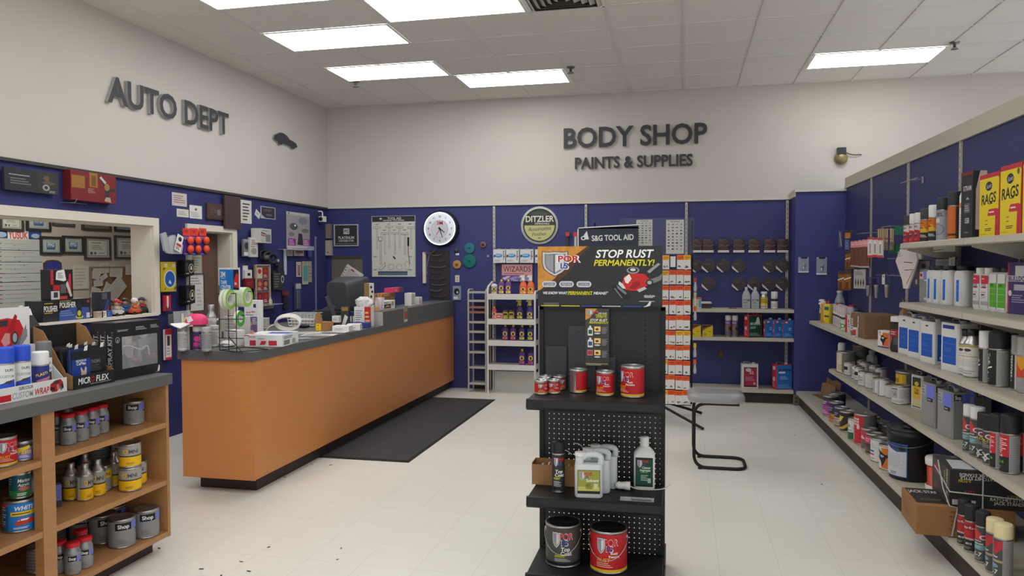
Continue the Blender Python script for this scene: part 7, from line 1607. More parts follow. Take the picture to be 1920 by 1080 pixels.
def atin(label,k,px,py,w,d,h,front,side,base,group,turn=-.25,name='solvent_can',**kw):
    return fcan(name,label,ap(k,px,py,.5*math.sqrt(w*w+d*d)*.92),AT+turn,w,d,h,front,side,base,group,**kw)
R_=lambda:None
# ---- top shelf
G='goods on the top aisle shelf'
rd=[fill((176,40,52)),('r',0,.62,1,1,(206,196,192)),('t','RUBBER',.4,.86,.12,(60,30,30),{'fit':.5}),('p',[(0,.6),(.3,.7),(.7,.66),(.8,.56),(0,.5)],(180,40,50)),('e',.3,.42,.1,.08,(60,60,64)),('e',.56,.4,.1,.09,(60,60,64)),('r',.1,.42,.62,.5,(140,140,144)),('f',.1,.08,.8,.2,2,(210,120,120))]
aspray('red spray can with a dark cap at the far end of the top aisle shelf',1,1702.5,444,.030,.20,rd,(50,48,48),(176,40,52),G)
aspray('red spray can with a white cap, second on the top aisle shelf',1,1713.5,442.5,.030,.205,rd,(214,212,208),(176,40,52),G)
aspray('red spray can with a white cap, third on the top aisle shelf',1,1723.5,441,.030,.205,rd,(214,212,208),(176,40,52),G)
flm=[fill((44,42,42)),('r',0,.42,1,1,(206,110,30)),('p',[(0,.5),(.2,.7),(.4,.5),(.6,.75),(.8,.52),(1,.7),(1,.42),(0,.42)],(214,170,40)),('f',.1,.6,.8,.68,1,(50,40,30)),('f',.1,.84,.8,.92,1,(120,50,30)),('p',[(.1,.2),(.3,.34),(.7,.3),(.8,.18)],(150,150,150)),('e',.3,.2,.08,.06,(20,20,20))]
aspray('flame-painted spray can with a dark cap on the top aisle shelf',1,1736.5,439.5,.036,.225,flm,(58,58,60),(44,42,42),G)
aspray('flame-painted spray can with a white cap on the top aisle shelf',1,1751.5,438,.034,.235,flm,(222,222,218),(44,42,42),G)
aspray('grey FUEL spray can with a tall dark cap on the top aisle shelf',1,1768,436,.038,.27,[fill((158,160,166)),('r',0,.8,1,1,(150,152,160)),('t','FUEL',.5,.88,.12,(34,44,100),{'fit':.5}),('r',.3,.6,.6,.74,(206,206,204)),('e',.5,.36,.3,.2,(120,122,130)),('e',.5,.36,.26,.17,(150,152,160)),('r',0,0,.1,.8,(206,206,206))],(40,48,44),(158,160,166),G,cap_h=.26)
aspray('orange spray can with a tall dark cap on the top aisle shelf',1,1789,432.5,.036,.29,[fill((206,106,40)),('e',.14,.7,.1,.14,(40,30,30)),('r',0,.1,1,.16,(60,40,36)),('f',.05,.3,.3,.5,3,(226,200,190)),('r',.8,0,1,1,(60,50,50))],(44,46,44),(206,106,40),G,cap_h=.27)
p=ap(1,1803.5,429.5,.0145);t=thing('caulk_tube','slim white caulk tube standing between the orange can and black carton','tube',p,AT,G)
B().lathe([(0,0),(.014,0),(.0145,.004),(.0145,.25),(.008,.27),(.006,.275),(0,.276)],WHT,14).build('body',t);b=B();wrap(b,.0148,.01,.235,[('r',0,.74,1,.86,(226,140,40)),('f',.2,.1,.8,.6,8,(190,190,190))]);b.build('label',t)
kx,ky=1,0
tb=[fill((42,42,44)),('t','XTRAM',.52,.75,.07,(196,196,194),{'fit':.7}),('p',[(.4,.58),(.55,.62),(.7,.58)],(170,170,170)),('r',.3,.38,.75,.52,(96,96,98)),('f',.32,.4,.73,.5,3,(170,170,170)),('r',.36,.22,.7,.3,(170,172,170)),('f',.4,.23,.66,.29,2,(70,70,70)),('f',.3,.06,.8,.1,1,(110,110,110)),('r',0,.95,1,1,(120,40,50))]
p=Vector((*atR(1825,428,.30)[:2],Z1+.001));carton('trim_box','tall black carton with white back beside the yellow rag boxes',(p.x,p.y,p.z),AT-.2,.12,.07,.355,(44,44,46),tb,[('r',0,0,.2,1,(52,52,54)),('r',.2,.12,1,1,(206,200,188)),('p',[(.2,1),(.5,1),(.2,.72)],(44,44,46))],[fill((44,44,46)),('r',0,.3,1,1,(214,208,196))],group=G)
rag=[fill((190,44,60)),('p',[(0,0),(0,.93),(.93,.93),(.99,.9),(.96,.42),(.48,.42),(.46,.32),(.82,.32),(.80,0)],(226,202,36)),('p',[(.42,.33),(.50,.43),(.9,.43),(.88,.33)],(196,48,60)),('e',.48,.80,.17,.075,(40,42,48)),('t','Scott',.48,.80,.06,(230,230,226),{'fit':.26,'bold':False,'shear':.2,'rot':.1}),('t','RAGS',.46,.6,.155,(26,24,24),{'fit':.82,'shear':.12,'rot':.05}),('f',.48,.5,.74,.53,1,(80,70,30)),('f',.5,.355,.84,.40,1,(236,220,214)),('f',.32,.24,.5,.26,1,(40,36,20)),('f',.32,.18,.5,.2,1,(40,36,20)),('f',.3,.08,.75,.13,2,(40,36,20)),('r',.04,.03,.4,.035,(150,130,40))]
rg=None
for k,(x0,x1,yb,lab) in enumerate(((1832.5,1870,426,'yellow RAGS carton next to the black carton on the top aisle shelf'),(1871,1911,420.5,'yellow RAGS carton with a round seal, second on the top aisle shelf'),(1913,1957,413.5,'yellow RAGS carton cut by the picture edge on the top aisle shelf'))):
    pa,pc=atR(x0,yb,.335),atR(x1,yb,.335)
    w_=abs(pa.y-pc.y)-.006;mid=Vector(((pa.x+pc.x)/2+.085,(pa.y+pc.y)/2,Z1+.001))
    h=(.315,.33,.335)[k]
    carton('rag_box',lab,tuple(mid),AIS+RSL,w_,.155,h,(226,202,36),rag+([('e',.86,.88,.06,.045,(110,96,40))] if k else []),[fill((190,44,60))],[fill((176,36,52))],group='yellow rag cartons on the top aisle shelf')
# ---- second shelf
G='goods on the second aisle shelf'
atin('grey tin with a lavender tag at the far end of the second aisle shelf',2,1744,567,.13,.085,.22,[fill((140,140,138)),('r',.45,.66,.95,.98,(122,134,206)),('r',.5,.66,.95,.7,(206,206,210)),('r',0,.72,.4,.95,(200,190,190)),('r',.05,.8,.3,.9,(170,50,60)),('r',.5,.04,.9,.12,(206,206,204))],[fill((134,134,132))],(140,140,138),G,turn=-.1)
wbl=[fill((214,214,210)),('r',.06,.12,.62,.80,(24,106,206)),('r',.06,.66,.62,.67,(120,170,226)),('r',.06,.46,.62,.47,(120,170,226)),('f',.68,.3,.95,.7,5,(190,190,188)),('r',.72,.06,.9,.2,(140,140,140)),('e',.8,.4,.08,.05,(190,190,190))]
def pail(label,px,py,r,h,turn=0):
    p=ap(2,px,py,r);t=thing('resin_jar',label,'jar',p,AT+turn,'white and blue jars on the second aisle shelf')
    B().loft([(r*.93,r*.93,r*.6,0),(r,r,r*.66,.005),(r,r,r*.66,h*.82),(r*.88,r*.88,r*.7,h*.88),(r*.84,r*.84,r*.8,h*.9)],mat((212,212,208),.4),6).build('body',t)
    b=B();wrap(b,r*1.035,h*.03,h*.78,[fill((214,214,210))]+wbl[1:],span=2.9,a0=-PI/2-.25,eps=.0008);b.build('label',t)
    B().lathe([(r*.92,h*.88),(r*.92,h*.985),(r*.86,h),(0,h)],BLK,24,cap0=False).build('lid',t);return t
w1_=pail('white and blue jar with black lid, farthest of four on the second aisle shelf',1755,568,.050,.245)
for px,py,lab in ((1766,570.5,'second from the far end of four'),(1783,572.5,'third of four, half overlapped'),(1809,575.5,'nearest and fully seen of four')):
    p=ap(2,px,py,.052);dup(w1_,p,AT+.15,'white and blue jar with black lid, %s, second shelf' % lab)
rw=[fill((214,212,208)),('r',0,.74,1,1,(196,48,60)),('f',.08,.86,.6,.93,1,(230,200,200)),('t','FLEX',.4,.70,.08,(40,30,36),{'fit':.7}),('e',.4,.63,.4,.025,(150,40,56)),('f',.05,.44,.9,.5,2,(200,80,90)),('r',.05,.38,.5,.42,(40,40,44)),('f',.05,.28,.9,.36,2,(150,150,150)),('r',0,.08,1,.2,(160,162,166))]
b1=bottle('adhesive_bottle','red and white bottle with white cap, farther of two on the second aisle shelf',ap(2,1840,581,.041),AT-.25,.085,.06,.235,rw,(212,210,206),(220,218,214),G,neck=.55,shoulder=.86,caph=.14,back=[fill((190,188,184))])
dup(b1,ap(2,1856,582.5,.041),AT-.2,'red and white bottle with white cap, nearer of two on the second aisle shelf')
gr=[fill((214,214,210)),('r',0,.04,1,.74,(86,170,40)),('t','440',.35,.68,.08,(40,90,30),{'fit':.5}),('r',0,.58,1,.59,(170,220,130)),('r',0,.42,1,.43,(170,220,130)),('r',0,.22,1,.23,(170,220,130)),('r',0,0,1,.05,(220,220,214))]
b2=bottle('hardener_bottle','bright green and white bottle, farther of two on the second aisle shelf',ap(2,1873,584,.042),AT-.25,.085,.065,.235,gr,(208,208,204),(34,38,36),G,neck=.6,shoulder=.9,caph=.12)
dup(b2,ap(2,1889,586.5,.042),AT-.22,'bright green and white bottle, nearer of two on the second aisle shelf')
bottle('hardener_bottle','yellow and white bottle beside the bright green bottles',ap(2,1904,587,.042),AT-.22,.085,.065,.24,[fill((214,214,210)),('r',0,.1,1,.78,(230,184,30)),('t','402',.35,.72,.08,(70,60,30),{'fit':.5}),('f',.05,.45,.6,.65,3,(190,140,30)),('r',.0,.9,.9,.95,(60,90,140))],(208,208,204),(60,62,60),G,neck=.6,shoulder=.9,caph=.1)
atin('purple and red BULLDOG tin at the picture edge of the second aisle shelf',2,1944,590,.165,.10,.265,[fill((66,50,100)),('r',0,0,.06,1,(186,40,60)),('t','BULLDOG',.55,.7,.1,(20,20,24),{'fit':.9}),('r',.0,.64,1,.76,(190,186,196)),('t','BULLDOG',.5,.7,.09,(24,20,30),{'fit':.94}),('r',.35,.76,.8,.96,(200,196,200)),('r',.3,.46,.8,.58,(170,166,180)),('f',.2,.2,.8,.38,4,(150,140,176)),('e',.12,.4,.08,.06,(200,196,200))],[fill((186,40,60)),('r',.2,.78,.7,.92,(220,200,204)),('e',.5,.4,.3,.07,(210,200,204))],(66,50,100),G,-.05,capc=(214,212,206))
# ---- third shelf
OCC[('A',3)]=[(rback(7)-.17,7.05,.16),(rback(7)-.17,6.83,.16)]
G='bottles and boxes at the far end of the third aisle shelf'
trigger('spray_bottle','white spray bottle with red label at the very end of the third aisle shelf',ap(3,1530,597.5,.03),AT+.5,.075,.05,.235,[fill((196,60,50)),('f',.1,.2,.8,.8,3,(226,190,180))],(206,206,206),(224,224,222),G)
trigger('spray_bottle','white spray bottle with dark label beside the red labelled one',ap(3,1539,601,.03),AT+.4,.07,.05,.205,[fill((86,84,82)),('f',.1,.2,.8,.8,4,(60,60,60))],(196,196,194),(222,222,220),G)
bottle('cleaner_bottle','amber bottle with yellow and green label near the far end of the third shelf',ap(3,1546,604.5,.03),AT+.3,.07,.05,.225,[fill((206,160,40)),('r',.7,0,1,1,(206,200,170))],(190,140,40),(206,200,190),G,shoulder=.86)
bottle('cleaner_bottle','yellow bottle with a green band near the far end of the third shelf',ap(3,1553,607,.03),AT+.3,.07,.05,.235,[fill((226,196,40)),('r',0,.7,1,.9,(30,110,90)),('r',0,.3,1,.4,(40,90,60))],(214,190,60),(180,50,50),G,shoulder=.86)
bottle('clear_bottle','tall clear long-necked bottle at the back of the third shelf',ap(3,1561,590,.055,.08),AT,.10,.085,.33,[],(180,188,186),(200,202,200),G,neck=.42,shoulder=.60,caph=.06,m=clear((200,208,204),.55))
for k,(px,lab) in enumerate(((1574,'farther'),(1597.5,'nearer'))):
    p=ap(3,px,591,.058,.08);t=thing('metal_canister','grey metal canister with red lid, %s of two at the back of the third shelf' % lab,'canister',p,AT,'red-lidded canisters')
    B().lathe([(0,0),(.056,0),(.056,.165),(.05,.175),(0,.175)],mat((140,146,146),.3,.5),20).build('body',t);B().lathe([(.03,.174),(.03,.19),(.026,.192),(0,.192)],MET,16).build('neck',t);B().lathe([(.034,.19),(.034,.205),(0,.205)],pm((170,44,52)),16).build('cap',t)
CG='clear-topped white squeeze bottles on the third aisle shelf'
cb=None
for k,(px,py) in enumerate(((1558,607),(1561.5,609.5),(1565.5,611.5),(1569.5,613.5),(1573.5,616),(1577.5,618))):
    for j in range(2):
        p=onto(3,px,py);r=.024;q=(p.x+.03+j*.062,p.y+.03,p.z)
        lab='white squeeze bottle with clear cap, %s %s' % (ORD[k],('along the front row','along the row behind the front')[j])
        q=settle(('A',3),q,r,ak(3)(r))
        if cb is None:
            cb=thing('squeeze_bottle',lab,'bottle',q,AT,CG)
            B().lathe([(0,0),(r*.95,0),(r,.004),(r,.13),(r*.7,.142),(0,.142)],mat((206,202,200),.4),14).build('body',cb)
            b=B();wrap(b,r*1.01,.01,.11,[('r',0,.78,1,.96,(60,60,66)),('f',.1,.1,.9,.7,5,(170,160,166))]);b.build('label',cb)
            B().lathe([(r*.95,.14),(r*.95,.205),(0,.207)],clear((224,206,212),.55),14).build('clear_cap',cb)
        else:dup(cb,q,AT,lab)
def tub(label,k,px,py,r,h,ops,capc,base,group,turn=0):return acan(label,k,px,py,r,h,ops,group,base,turn,'putty_tub',body=pm(base),lid=pm(capc))
tub('green swirled tub with white lid on the third aisle shelf',3,1585,620,.048,.09,[fill((206,210,200)),('e',.4,.5,.2,.46,(70,150,50)),('e',.4,.5,.13,.3,(200,206,190)),('e',.6,.5,.12,.3,(70,150,50)),('e',.6,.5,.06,.16,(206,210,200)),('r',.7,0,1,1,(70,150,50))],(206,204,200),(190,200,180),G)
abox('small_box','red and white carton behind the green tub',3,1596,624,.075,.07,.155,(206,200,198),[fill((206,200,196)),('r',0,0,.4,1,(190,44,54)),('f',.5,.3,.9,.8,4,(130,130,130)),('e',.68,.66,.12,.06,(200,60,60))],[fill((206,204,200))],group=G)
tub('white tub with a green swirl and white lid beside the red carton',3,1602,627,.035,.08,[fill((214,212,206)),('r',0,.1,.5,.4,(90,160,60)),('f',.5,.2,.9,.7,3,(140,140,140))],(222,222,218),(212,210,206),G)
tub('white tub with a black panel and white lid on the third aisle shelf',3,1612,631,.036,.09,[fill((214,212,206)),('r',.3,.1,.7,.5,(40,36,40)),('f',.3,.6,.8,.9,2,(140,140,140))],(224,224,220),(212,210,206),G)
tub('white tub with a red panel at the side of the cardboard box',3,1619,634,.028,.08,[fill((214,212,206)),('r',.2,.05,.7,.9,(190,44,54))],(224,224,220),(212,210,206),G)
for px,py,lab in ((1606,612,'white jar with white lid in the row behind the green tub'),(1617,616,'white jar with white lid behind the black panelled tub')):
    tub(lab,3,px,py,.04,.14,smallprint((206,204,200),5,(170,168,164)),(222,222,218),(206,204,200),G)
kb_=mat((128,96,68),.85,var=.1,scale=14,name='brown_board')
carton('cardboard_box','brown cardboard box with a torn label on the third aisle shelf',(rback(7)-.18,6.94,Z3+.001),AIS+.06,.40,.28,.195,kb_,[('r',.02,.2,.16,.75,(206,204,198)),('f',.04,.25,.14,.7,4,(90,90,90)),('p',[(.5,.35),(.54,.3),(.58,.5),(.58,.9),(.52,.92)],(206,206,200)),('e',.55,.6,.02,.06,(60,60,60)),('r',.36,0,.362,1,(96,70,48))],[('r',.48,0,.5,1,(110,82,58))],[('r',0,.48,1,.52,(112,84,60))])
t=thing('cardboard_flap','upright brown cardboard flap behind the boxes on the third aisle shelf','cardboard',(rback(6.62)-.05,6.66,Z3+.001),AIS)
B().prism([(-.0,0),(.20,0),(.22,.30),(.10,.285),(.06,.30),(-.02,.34)],kb_,(1,0,0),(0,0,1),(0,.004,0)).build('sheet',t);B().prism([(.06,0),(.2,0),(.19,.27),(.09,.24)],mat((150,116,84),.85),(1,0,0),(0,0,1),(0,.004,0),(0,-.045,0)).build('front_sheet',t)
eag=lambda:[fill((214,210,204)),('r',.42,.1,1,.9,(214,104,40)),('p',[(.08,.9),(.3,.62),(.22,.45),(.4,.3),(.5,.1),(.6,.3),(.72,.5),(.95,.62),(.6,.62),(.45,.75),(.3,.7)],(34,32,36)),('p',[(.34,.56),(.45,.64),(.58,.58),(.48,.5)],(196,200,204)),('r',.0,0,1,.08,(60,70,130)),('t','LA',.18,.9,.12,(30,30,34))]
abox('putty_box','white and orange carton with a black bird drawing on the third shelf',3,1663,652.5,.13,.06,.125,(214,210,204),eag(),[fill((206,204,200))],group='bird-drawing packs')
bottle('compound_bottle','black and red bottle with a wide white cap on the third aisle shelf',ap(3,1686,661,.045),AT,.12,.075,.25,[fill((44,40,42)),('r',.0,.5,.9,.78,(150,40,52)),('r',.4,.2,1,.48,(80,82,82)),('f',.1,.56,.8,.72,2,(206,180,180)),('p',[(0,.1),(.25,.4),(.2,.5),(0,.5)],(190,60,80))],(36,34,36),(206,206,200),G,neck=.9,shoulder=.84,caph=.13)
G='white and blue solvent tins on the third aisle shelf'
wf_=lambda:[fill((208,208,204)),('r',.08,.14,.92,.72,(26,84,176)),('r',.08,.58,.92,.585,(110,150,214)),('r',.08,.30,.92,.305,(110,150,214)),('r',.4,.9,.6,.94,(60,60,60)),('f',.2,.4,.8,.5,2,(60,110,190))]
ws_=lambda:[fill((204,204,200)),('r',.14,.06,1,.72,(26,84,170)),('r',.14,.46,1,.465,(110,150,214)),('r',.3,.1,.8,.17,(190,196,206)),('r',.14,.22,1,.225,(90,130,200))]
f1=atin('white and blue solvent tin, farthest of three together on the third aisle shelf',3,1706,667,.165,.105,.262,wf_(),ws_(),(208,208,204),G,turn=-.12,capc=(190,190,188))
for px,py,lab in ((1723,674,'middle one of three together'),(1745,683.5,'nearest one of three together')):
    p=ap(3,px,py,.09);dup(f1,p,AT-.12,'white and blue solvent tin, %s on the third aisle shelf' % lab)
atin('larger white and blue solvent tin with a blue heading bar on the third aisle shelf',3,1788,700,.175,.115,.28,wf_()+[('r',.08,.90,.8,.98,(40,60,130))],ws_()+[('r',.1,.9,.9,.93,(50,50,52))],(208,208,204),G,turn=-.12,capc=(190,190,188))
G='goods at the near end of the third aisle shelf'
wg=[fill((214,210,200)),('r',0,.93,1,1,(170,160,90)),('e',.5,.84,.12,.05,(70,50,46)),('t','Max',.5,.74,.1,(190,190,190),{'fit':.5}),('r',0,.62,1,.64,(150,140,96)),('f',.1,.3,.9,.55,5,(190,188,184)),('f',.1,.05,.9,.2,2,(160,160,158))]
conecan('polish_can','white and gold bottle can with black cap, partly hidden on the third shelf',ap(3,1811,704,.034),AT,.036,.25,wg,BLK,(214,210,200),G,neck=.42)
conecan('polish_can','white and gold bottle can with black cap, fully seen on the third shelf',ap(3,1823,708.5,.042),AT+.25,.045,.262,wg,BLK,(214,210,200),G,neck=.42)
bs_=lambda c=(34,34,36):[fill(c),('r',.62,0,1,1,(156,156,154)),('f',.66,.05,.97,.95,18,(136,136,134)),('t','3 in 1',.3,.86,.09,(222,220,216),{'fit':.3}),('t','BED',.3,.75,.07,(222,220,216),{'fit':.3}),('t','LINER',.3,.65,.07,(222,220,216),{'fit':.36}),('f',.12,.56,.5,.61,1,(170,170,168)),('p',[(.08,.42),(.5,.54),(.5,.5),(.1,.38)],(226,226,222)),('t','1018',.3,.34,.05,(220,220,216),{'fit':.3}),('f',.12,.08,.5,.2,2,(150,150,148))]
aspray('black spray can with white writing and a white cap on the third aisle shelf',3,1848,718.5,.034,.27,bs_(),(220,220,216),(34,34,36),G)
aspray('wide black spray can with white writing and a grey side on the third aisle shelf',3,1872,726,.047,.275,bs_(),(36,36,38),(34,34,36),G,.2,cap_h=.28)
aspray('black spray can with a grey side behind the wide black can',3,1893,725,.036,.265,bs_(),(36,36,38),(34,34,36),G,.3,cap_h=.28)
aspray('black and white TESTORS spray can near the picture edge on the third shelf',3,1908,733,.030,.27,[fill((40,40,42)),('r',.6,0,1,1,(200,190,180)),('t','TESTORS',.4,.66,.11,(220,218,214),{'rot':-PI/2}),('f',.1,.2,.5,.4,3,(170,170,168))],(150,150,146),(40,40,42),G)
aspray('spray can with a coloured flame label cut by the picture edge on the third shelf',3,1921,738,.034,.27,[fill((214,150,40)),('r',0,0,1,.4,(150,150,150)),('p',[(0,.5),(.3,.9),(.6,.6),(1,.95),(1,.4),(0,.4)],(200,70,40))],(170,168,164),(206,150,60),G)
for k,(px,lab) in enumerate(((1846,'farther'),(1890,'nearer'))):
    p=ap(3,px,690,.085,.095);carton('storage_box','pale grey carton, %s of two at the back of the third shelf' % lab,p,AIS,.16,.10,.30,(120,120,116),[('r',.1,.84,.9,.88,(60,60,60))],group='pale cartons behind the spray cans')
# ---- fourth shelf
G='cans on the fourth aisle shelf'
wsp=[fill((206,204,202)),('r',0,.72,1,.82,(80,90,140)),('e',.4,.52,.3,.07,(196,96,60)),('f',.1,.1,.8,.4,4,(190,150,130))]
aspray('white and orange spray can at the far end of the fourth aisle shelf',4,1566,686,.034,.255,wsp,(196,196,194),(206,204,202),G)
aspray('white and orange spray can, second at the far end of the fourth aisle shelf',4,1572,690,.034,.25,wsp,(196,196,194),(206,204,202),G)
acan('cream gallon can with an orange corner on the fourth aisle shelf',4,1586,700,.082,.195,[fill((206,196,170)),('r',.3,0,.42,.3,(206,120,50)),('f',.5,.1,.7,.4,3,(150,150,140)),('r',.62,0,1,1,(112,112,106))],G,(206,198,174),.0)
acan('dull grey gallon can behind the cream one on the fourth aisle shelf',4,1598,688,.075,.24,smallprint((104,106,104),4,(92,94,92)),G,(104,106,104))
bottle('clear_bottle','translucent bottle at the back of the fourth aisle shelf',ap(4,1635,690,.05,.07),AT,.095,.065,.22,[('r',.1,.5,.8,.62,(80,100,160)),('r',.1,.2,.5,.34,(206,130,60)),('f',.1,.64,.8,.8,2,(150,150,156))],(150,156,156),(170,174,174),G,neck=.5,m=clear((170,176,176),.7))
sw=lambda s=0:[fill((210,208,202)),('r',.3,.40,.62,.72,(44,42,44)) if s % 2==0 else ('f',.3,.3,.7,.8,5,(70,70,74)),('f',.3,.1,.7,.3,3,(150,150,148)),('f',.02,.1,.25,.9,8,(170,168,164)),('f',.66,.1,.98,.9,8,(176,174,170))]
for k,(px,py,r,h,lab) in enumerate(((1593,704,.048,.118,'white can with a black panel in front of the cream gallon can'),(1606,711,.04,.118,'white can with a black panel, second in the front row of the fourth shelf'),(1611.5,714.5,.04,.118,'white can with dark writing, third in the front row of the fourth shelf'),(1620,724,.045,.118,'white can with dark writing, before the pair of wider white cans'),(1635.5,729,.056,.125,'wider white can with faint printing on the fourth aisle shelf'),(1646,739,.036,.12,'white can with blue lines, farther of two on the fourth aisle shelf'),(1656,743.5,.042,.135,'white can with blue lines, nearer of two on the fourth aisle shelf'),(1670,747,.04,.10,'low white can beside the yellow banded gallon can'))):
    ops=[fill((214,212,208)),('r',.34,0,.38,1,(56,66,110)),('r',.5,0,.53,1,(56,66,110)),('f',.1,.3,.3,.7,3,(90,90,110)),('f',.4,.1,.48,.9,7,(110,120,160))] if 5<=k<=6 else smallprint((208,206,200),9,(180,178,172)) if k in (4,7) else sw(k)
    acan(lab,4,px,py,r,h,ops,'small white cans on the fourth aisle shelf',(210,208,202),.1)
for k,(px,py) in enumerate(((1612,700),(1622,704),(1640,712),(1652,718))):
    acan('white can with silver lid, %s in the row behind the small white cans' % ORD[k],4,px,py,.046,.125,sw(1),'back row white cans on the fourth aisle shelf',(204,202,196),.4)
om=[fill((96,94,92)),('r',.0,.5,.62,.96,(206,166,24)),('t','OMNI',.34,.73,.16,(70,66,50),{'fit':.28}),('r',0,0,.6,.48,(206,204,198)),('r',0,.44,.6,.49,(60,56,44)),('r',.52,.5,.54,.96,(226,190,60))]
acan('gallon can with a yellow OMNI band on the fourth aisle shelf',4,1686,752,.083,.215,om,G,(100,98,98),.25)
acan('white paint can with a printed chart label in front of the yellow banded can',4,1689,759,.062,.135,[fill((208,206,202)),('r',.36,.3,.56,.86,(170,170,170)),('r',.36,.86,.56,.92,(40,40,42)),('p',[(.38,.8),(.48,.4),(.5,.8),(.55,.4)],(130,130,130)),('f',.6,.3,.9,.9,9,(150,150,150)),('f',.04,.1,.3,.9,10,(190,188,184)),('f',.4,.05,.8,.2,2,(150,150,148))],G,(208,206,202),.3)
atin('slim white tin with yellow and black front beside the yellow banded can',4,1727,769,.12,.075,.235,[fill((206,206,202)),('r',.1,.06,.9,.68,(214,172,40)),('r',.1,.06,.9,.3,(200,190,140)),('r',.1,.68,.9,.96,(48,56,44)),('e',.5,.76,.2,.07,(206,186,50)),('t','Top',.5,.58,.08,(60,50,30)),('t','Seal',.5,.48,.08,(60,50,30)),('r',.1,.02,.9,.05,(40,40,40))],[fill((176,178,176))],(206,206,202),G,turn=.05)
sh_=lambda:[fill((140,140,138)),('r',.0,.72,.34,.96,(160,160,160)),('f',.03,.74,.3,.94,3,(110,110,112)),('r',.40,.66,1,.98,(110,118,206)),('r',.46,.58,.9,.67,(34,34,38)),('f',.5,.6,.8,.65,1,(190,190,196))]
ss_=lambda:[fill((132,132,130)),('r',.0,.84,.5,.98,(34,34,36)),('t','Shop',.26,.91,.085,(214,214,210),{'fit':.4}),('r',.5,.80,1,.99,(92,100,186)),('f',.1,.1,.9,.12,1,(110,110,108))]
GS='grey tins with lavender labels on the fourth aisle shelf'
f2=atin('grey tin with lavender label, farther of the front two on the fourth aisle shelf',4,1745,803,.165,.105,.27,sh_(),ss_(),(140,140,138),GS,turn=-.15,capc=(150,150,150))
p=ap(4,1779,823,.09);dup(f2,p,AT-.15,'grey tin with lavender label, nearer of the front two on the fourth aisle shelf')
p=ap(4,1812,800,.09);dup(f2,p,AT-.1,'grey tin with lavender label behind the white-capped spray cans')
p=ap(4,1852,815,.09);dup(f2,p,AT-.1,'grey tin in shadow at the back behind the black-capped cans')
G='spray cans on the fourth aisle shelf'
k7=[fill((74,76,74)),('p',[(0,1),(.0,.8),(.55,.62),(.75,.7),(.4,1)],(196,60,64)),('e',.72,.72,.16,.07,(206,206,204)),('e',.72,.72,.1,.045,(150,50,60)),('f',.1,.58,.8,.62,1,(220,220,216)),('t','Undercoat',.45,.53,.06,(222,222,218),{'fit':.7}),('r',0,.34,1,.48,(110,150,156)),('f',.1,.36,.8,.46,2,(150,190,196)),('t','K-7',.45,.2,.12,(222,222,218),{'fit':.6,'shear':.15}),('f',.1,.04,.8,.12,2,(150,150,150))]
aspray('white-capped grey and red spray can, farther of two on the fourth shelf',4,1815,849,.030,.255,k7,(214,214,210),(74,76,74),G,cap_h=.2)
aspray('white-capped grey and red spray can, nearer of two on the fourth shelf',4,1831,858,.036,.26,k7,(214,214,210),(74,76,74),G,cap_h=.2)
mx=[fill((66,68,66)),('e',.66,.86,.18,.08,(206,200,200)),('e',.66,.86,.12,.05,(150,50,56)),('t','EX-17',.5,.72,.09,(220,200,50),{'fit':.6}),('f',.1,.5,.8,.66,3,(150,150,150)),('e',.36,.24,.16,.1,(206,206,204)),('e',.36,.24,.1,.06,(50,50,50)),('e',.66,.24,.16,.1,(206,206,204)),('e',.66,.24,.1,.06,(50,50,50)),('p',[(.4,.16),(.5,.04),(.6,.16)],(200,200,198)),('f',.1,.02,.6,.06,1,(150,150,150))]
aspray('dark spray can with yellow letters, mostly hidden behind its neighbour on the fourth shelf',4,1844,862,.032,.245,mx,(42,42,42),(66,68,66),G)
aspray('dark spray can with yellow letters and two white rings on the fourth shelf',4,1856,873,.034,.255,mx,(40,40,40),(66,68,66),G,.2)
rk_=[fill((186,42,50)),('r',0,0,1,.42,(34,36,36)),('r',.64,0,1,1,(150,152,152)),('f',.66,.04,.97,.96,18,(134,136,136)),('f',.06,.5,.6,.92,8,(226,196,196)),('t','CR-A',.32,.44,.07,(226,226,222),{'fit':.45,'shear':.15}),('t','CRO-8',.32,.27,.07,(100,190,60),{'fit':.5}),('f',.08,.06,.5,.16,2,(150,150,150))]
aspray('red and black spray can half hidden behind the wide red one on the fourth shelf',4,1870,879,.034,.27,rk_,(38,38,40),(186,42,50),G,.1)
aspray('wide red and black spray can with a grey side on the fourth shelf',4,1893,890,.043,.285,rk_,(38,38,40),(186,42,50),G,.25)
aspray('red and black spray can cut by the picture edge on the fourth shelf',4,1922,890,.04,.285,rk_,(38,38,40),(186,42,50),G,.1)
# ---- bottom shelf
G='cans on the bottom aisle shelf'
t=thing('cardboard_sheet','folded brown cardboard lying at the far corner of the bottom aisle shelf','cardboard',(1.50,8.50,Z0+.001),AIS+.2)
b=B();b.prism([(-.16,0),(.20,0),(.21,.17),(.1,.185),(-.02,.165),(-.16,.18)],kb_,(1,0,0),(0,.12,1),(0,.005,0),(0,.02,0));b.build('sheet',t);b=B();b.prism([(-.10,0),(.26,0),(.24,.14),(.02,.15),(-.1,.13)],mat((140,106,76),.85,var=.1),(1,0,0),(0,.15,1),(0,.005,0),(0,-.05,0));b.box(-.12,-.13,0,.24,-.052,.005,kb_);b.build('front_flap',t)
pg=lambda a,c:[fill(a),('r',.3,.0,.75,.55,c),('r',0,.86,1,1,(50,50,56)),('f',.34,.6,.7,.8,2,(190,190,190)),('f',.34,.08,.7,.3,3,(200,190,200))]
acan('purple labelled can at the far end of the bottom aisle shelf',0,1556,781,.068,.185,pg((110,60,110),(166,70,150)),G,(96,60,100))
acan('navy can with a white mark on its lid band behind the purple can',0,1571,776,.068,.19,pg((44,46,66),(60,60,84)),G,(44,46,66))
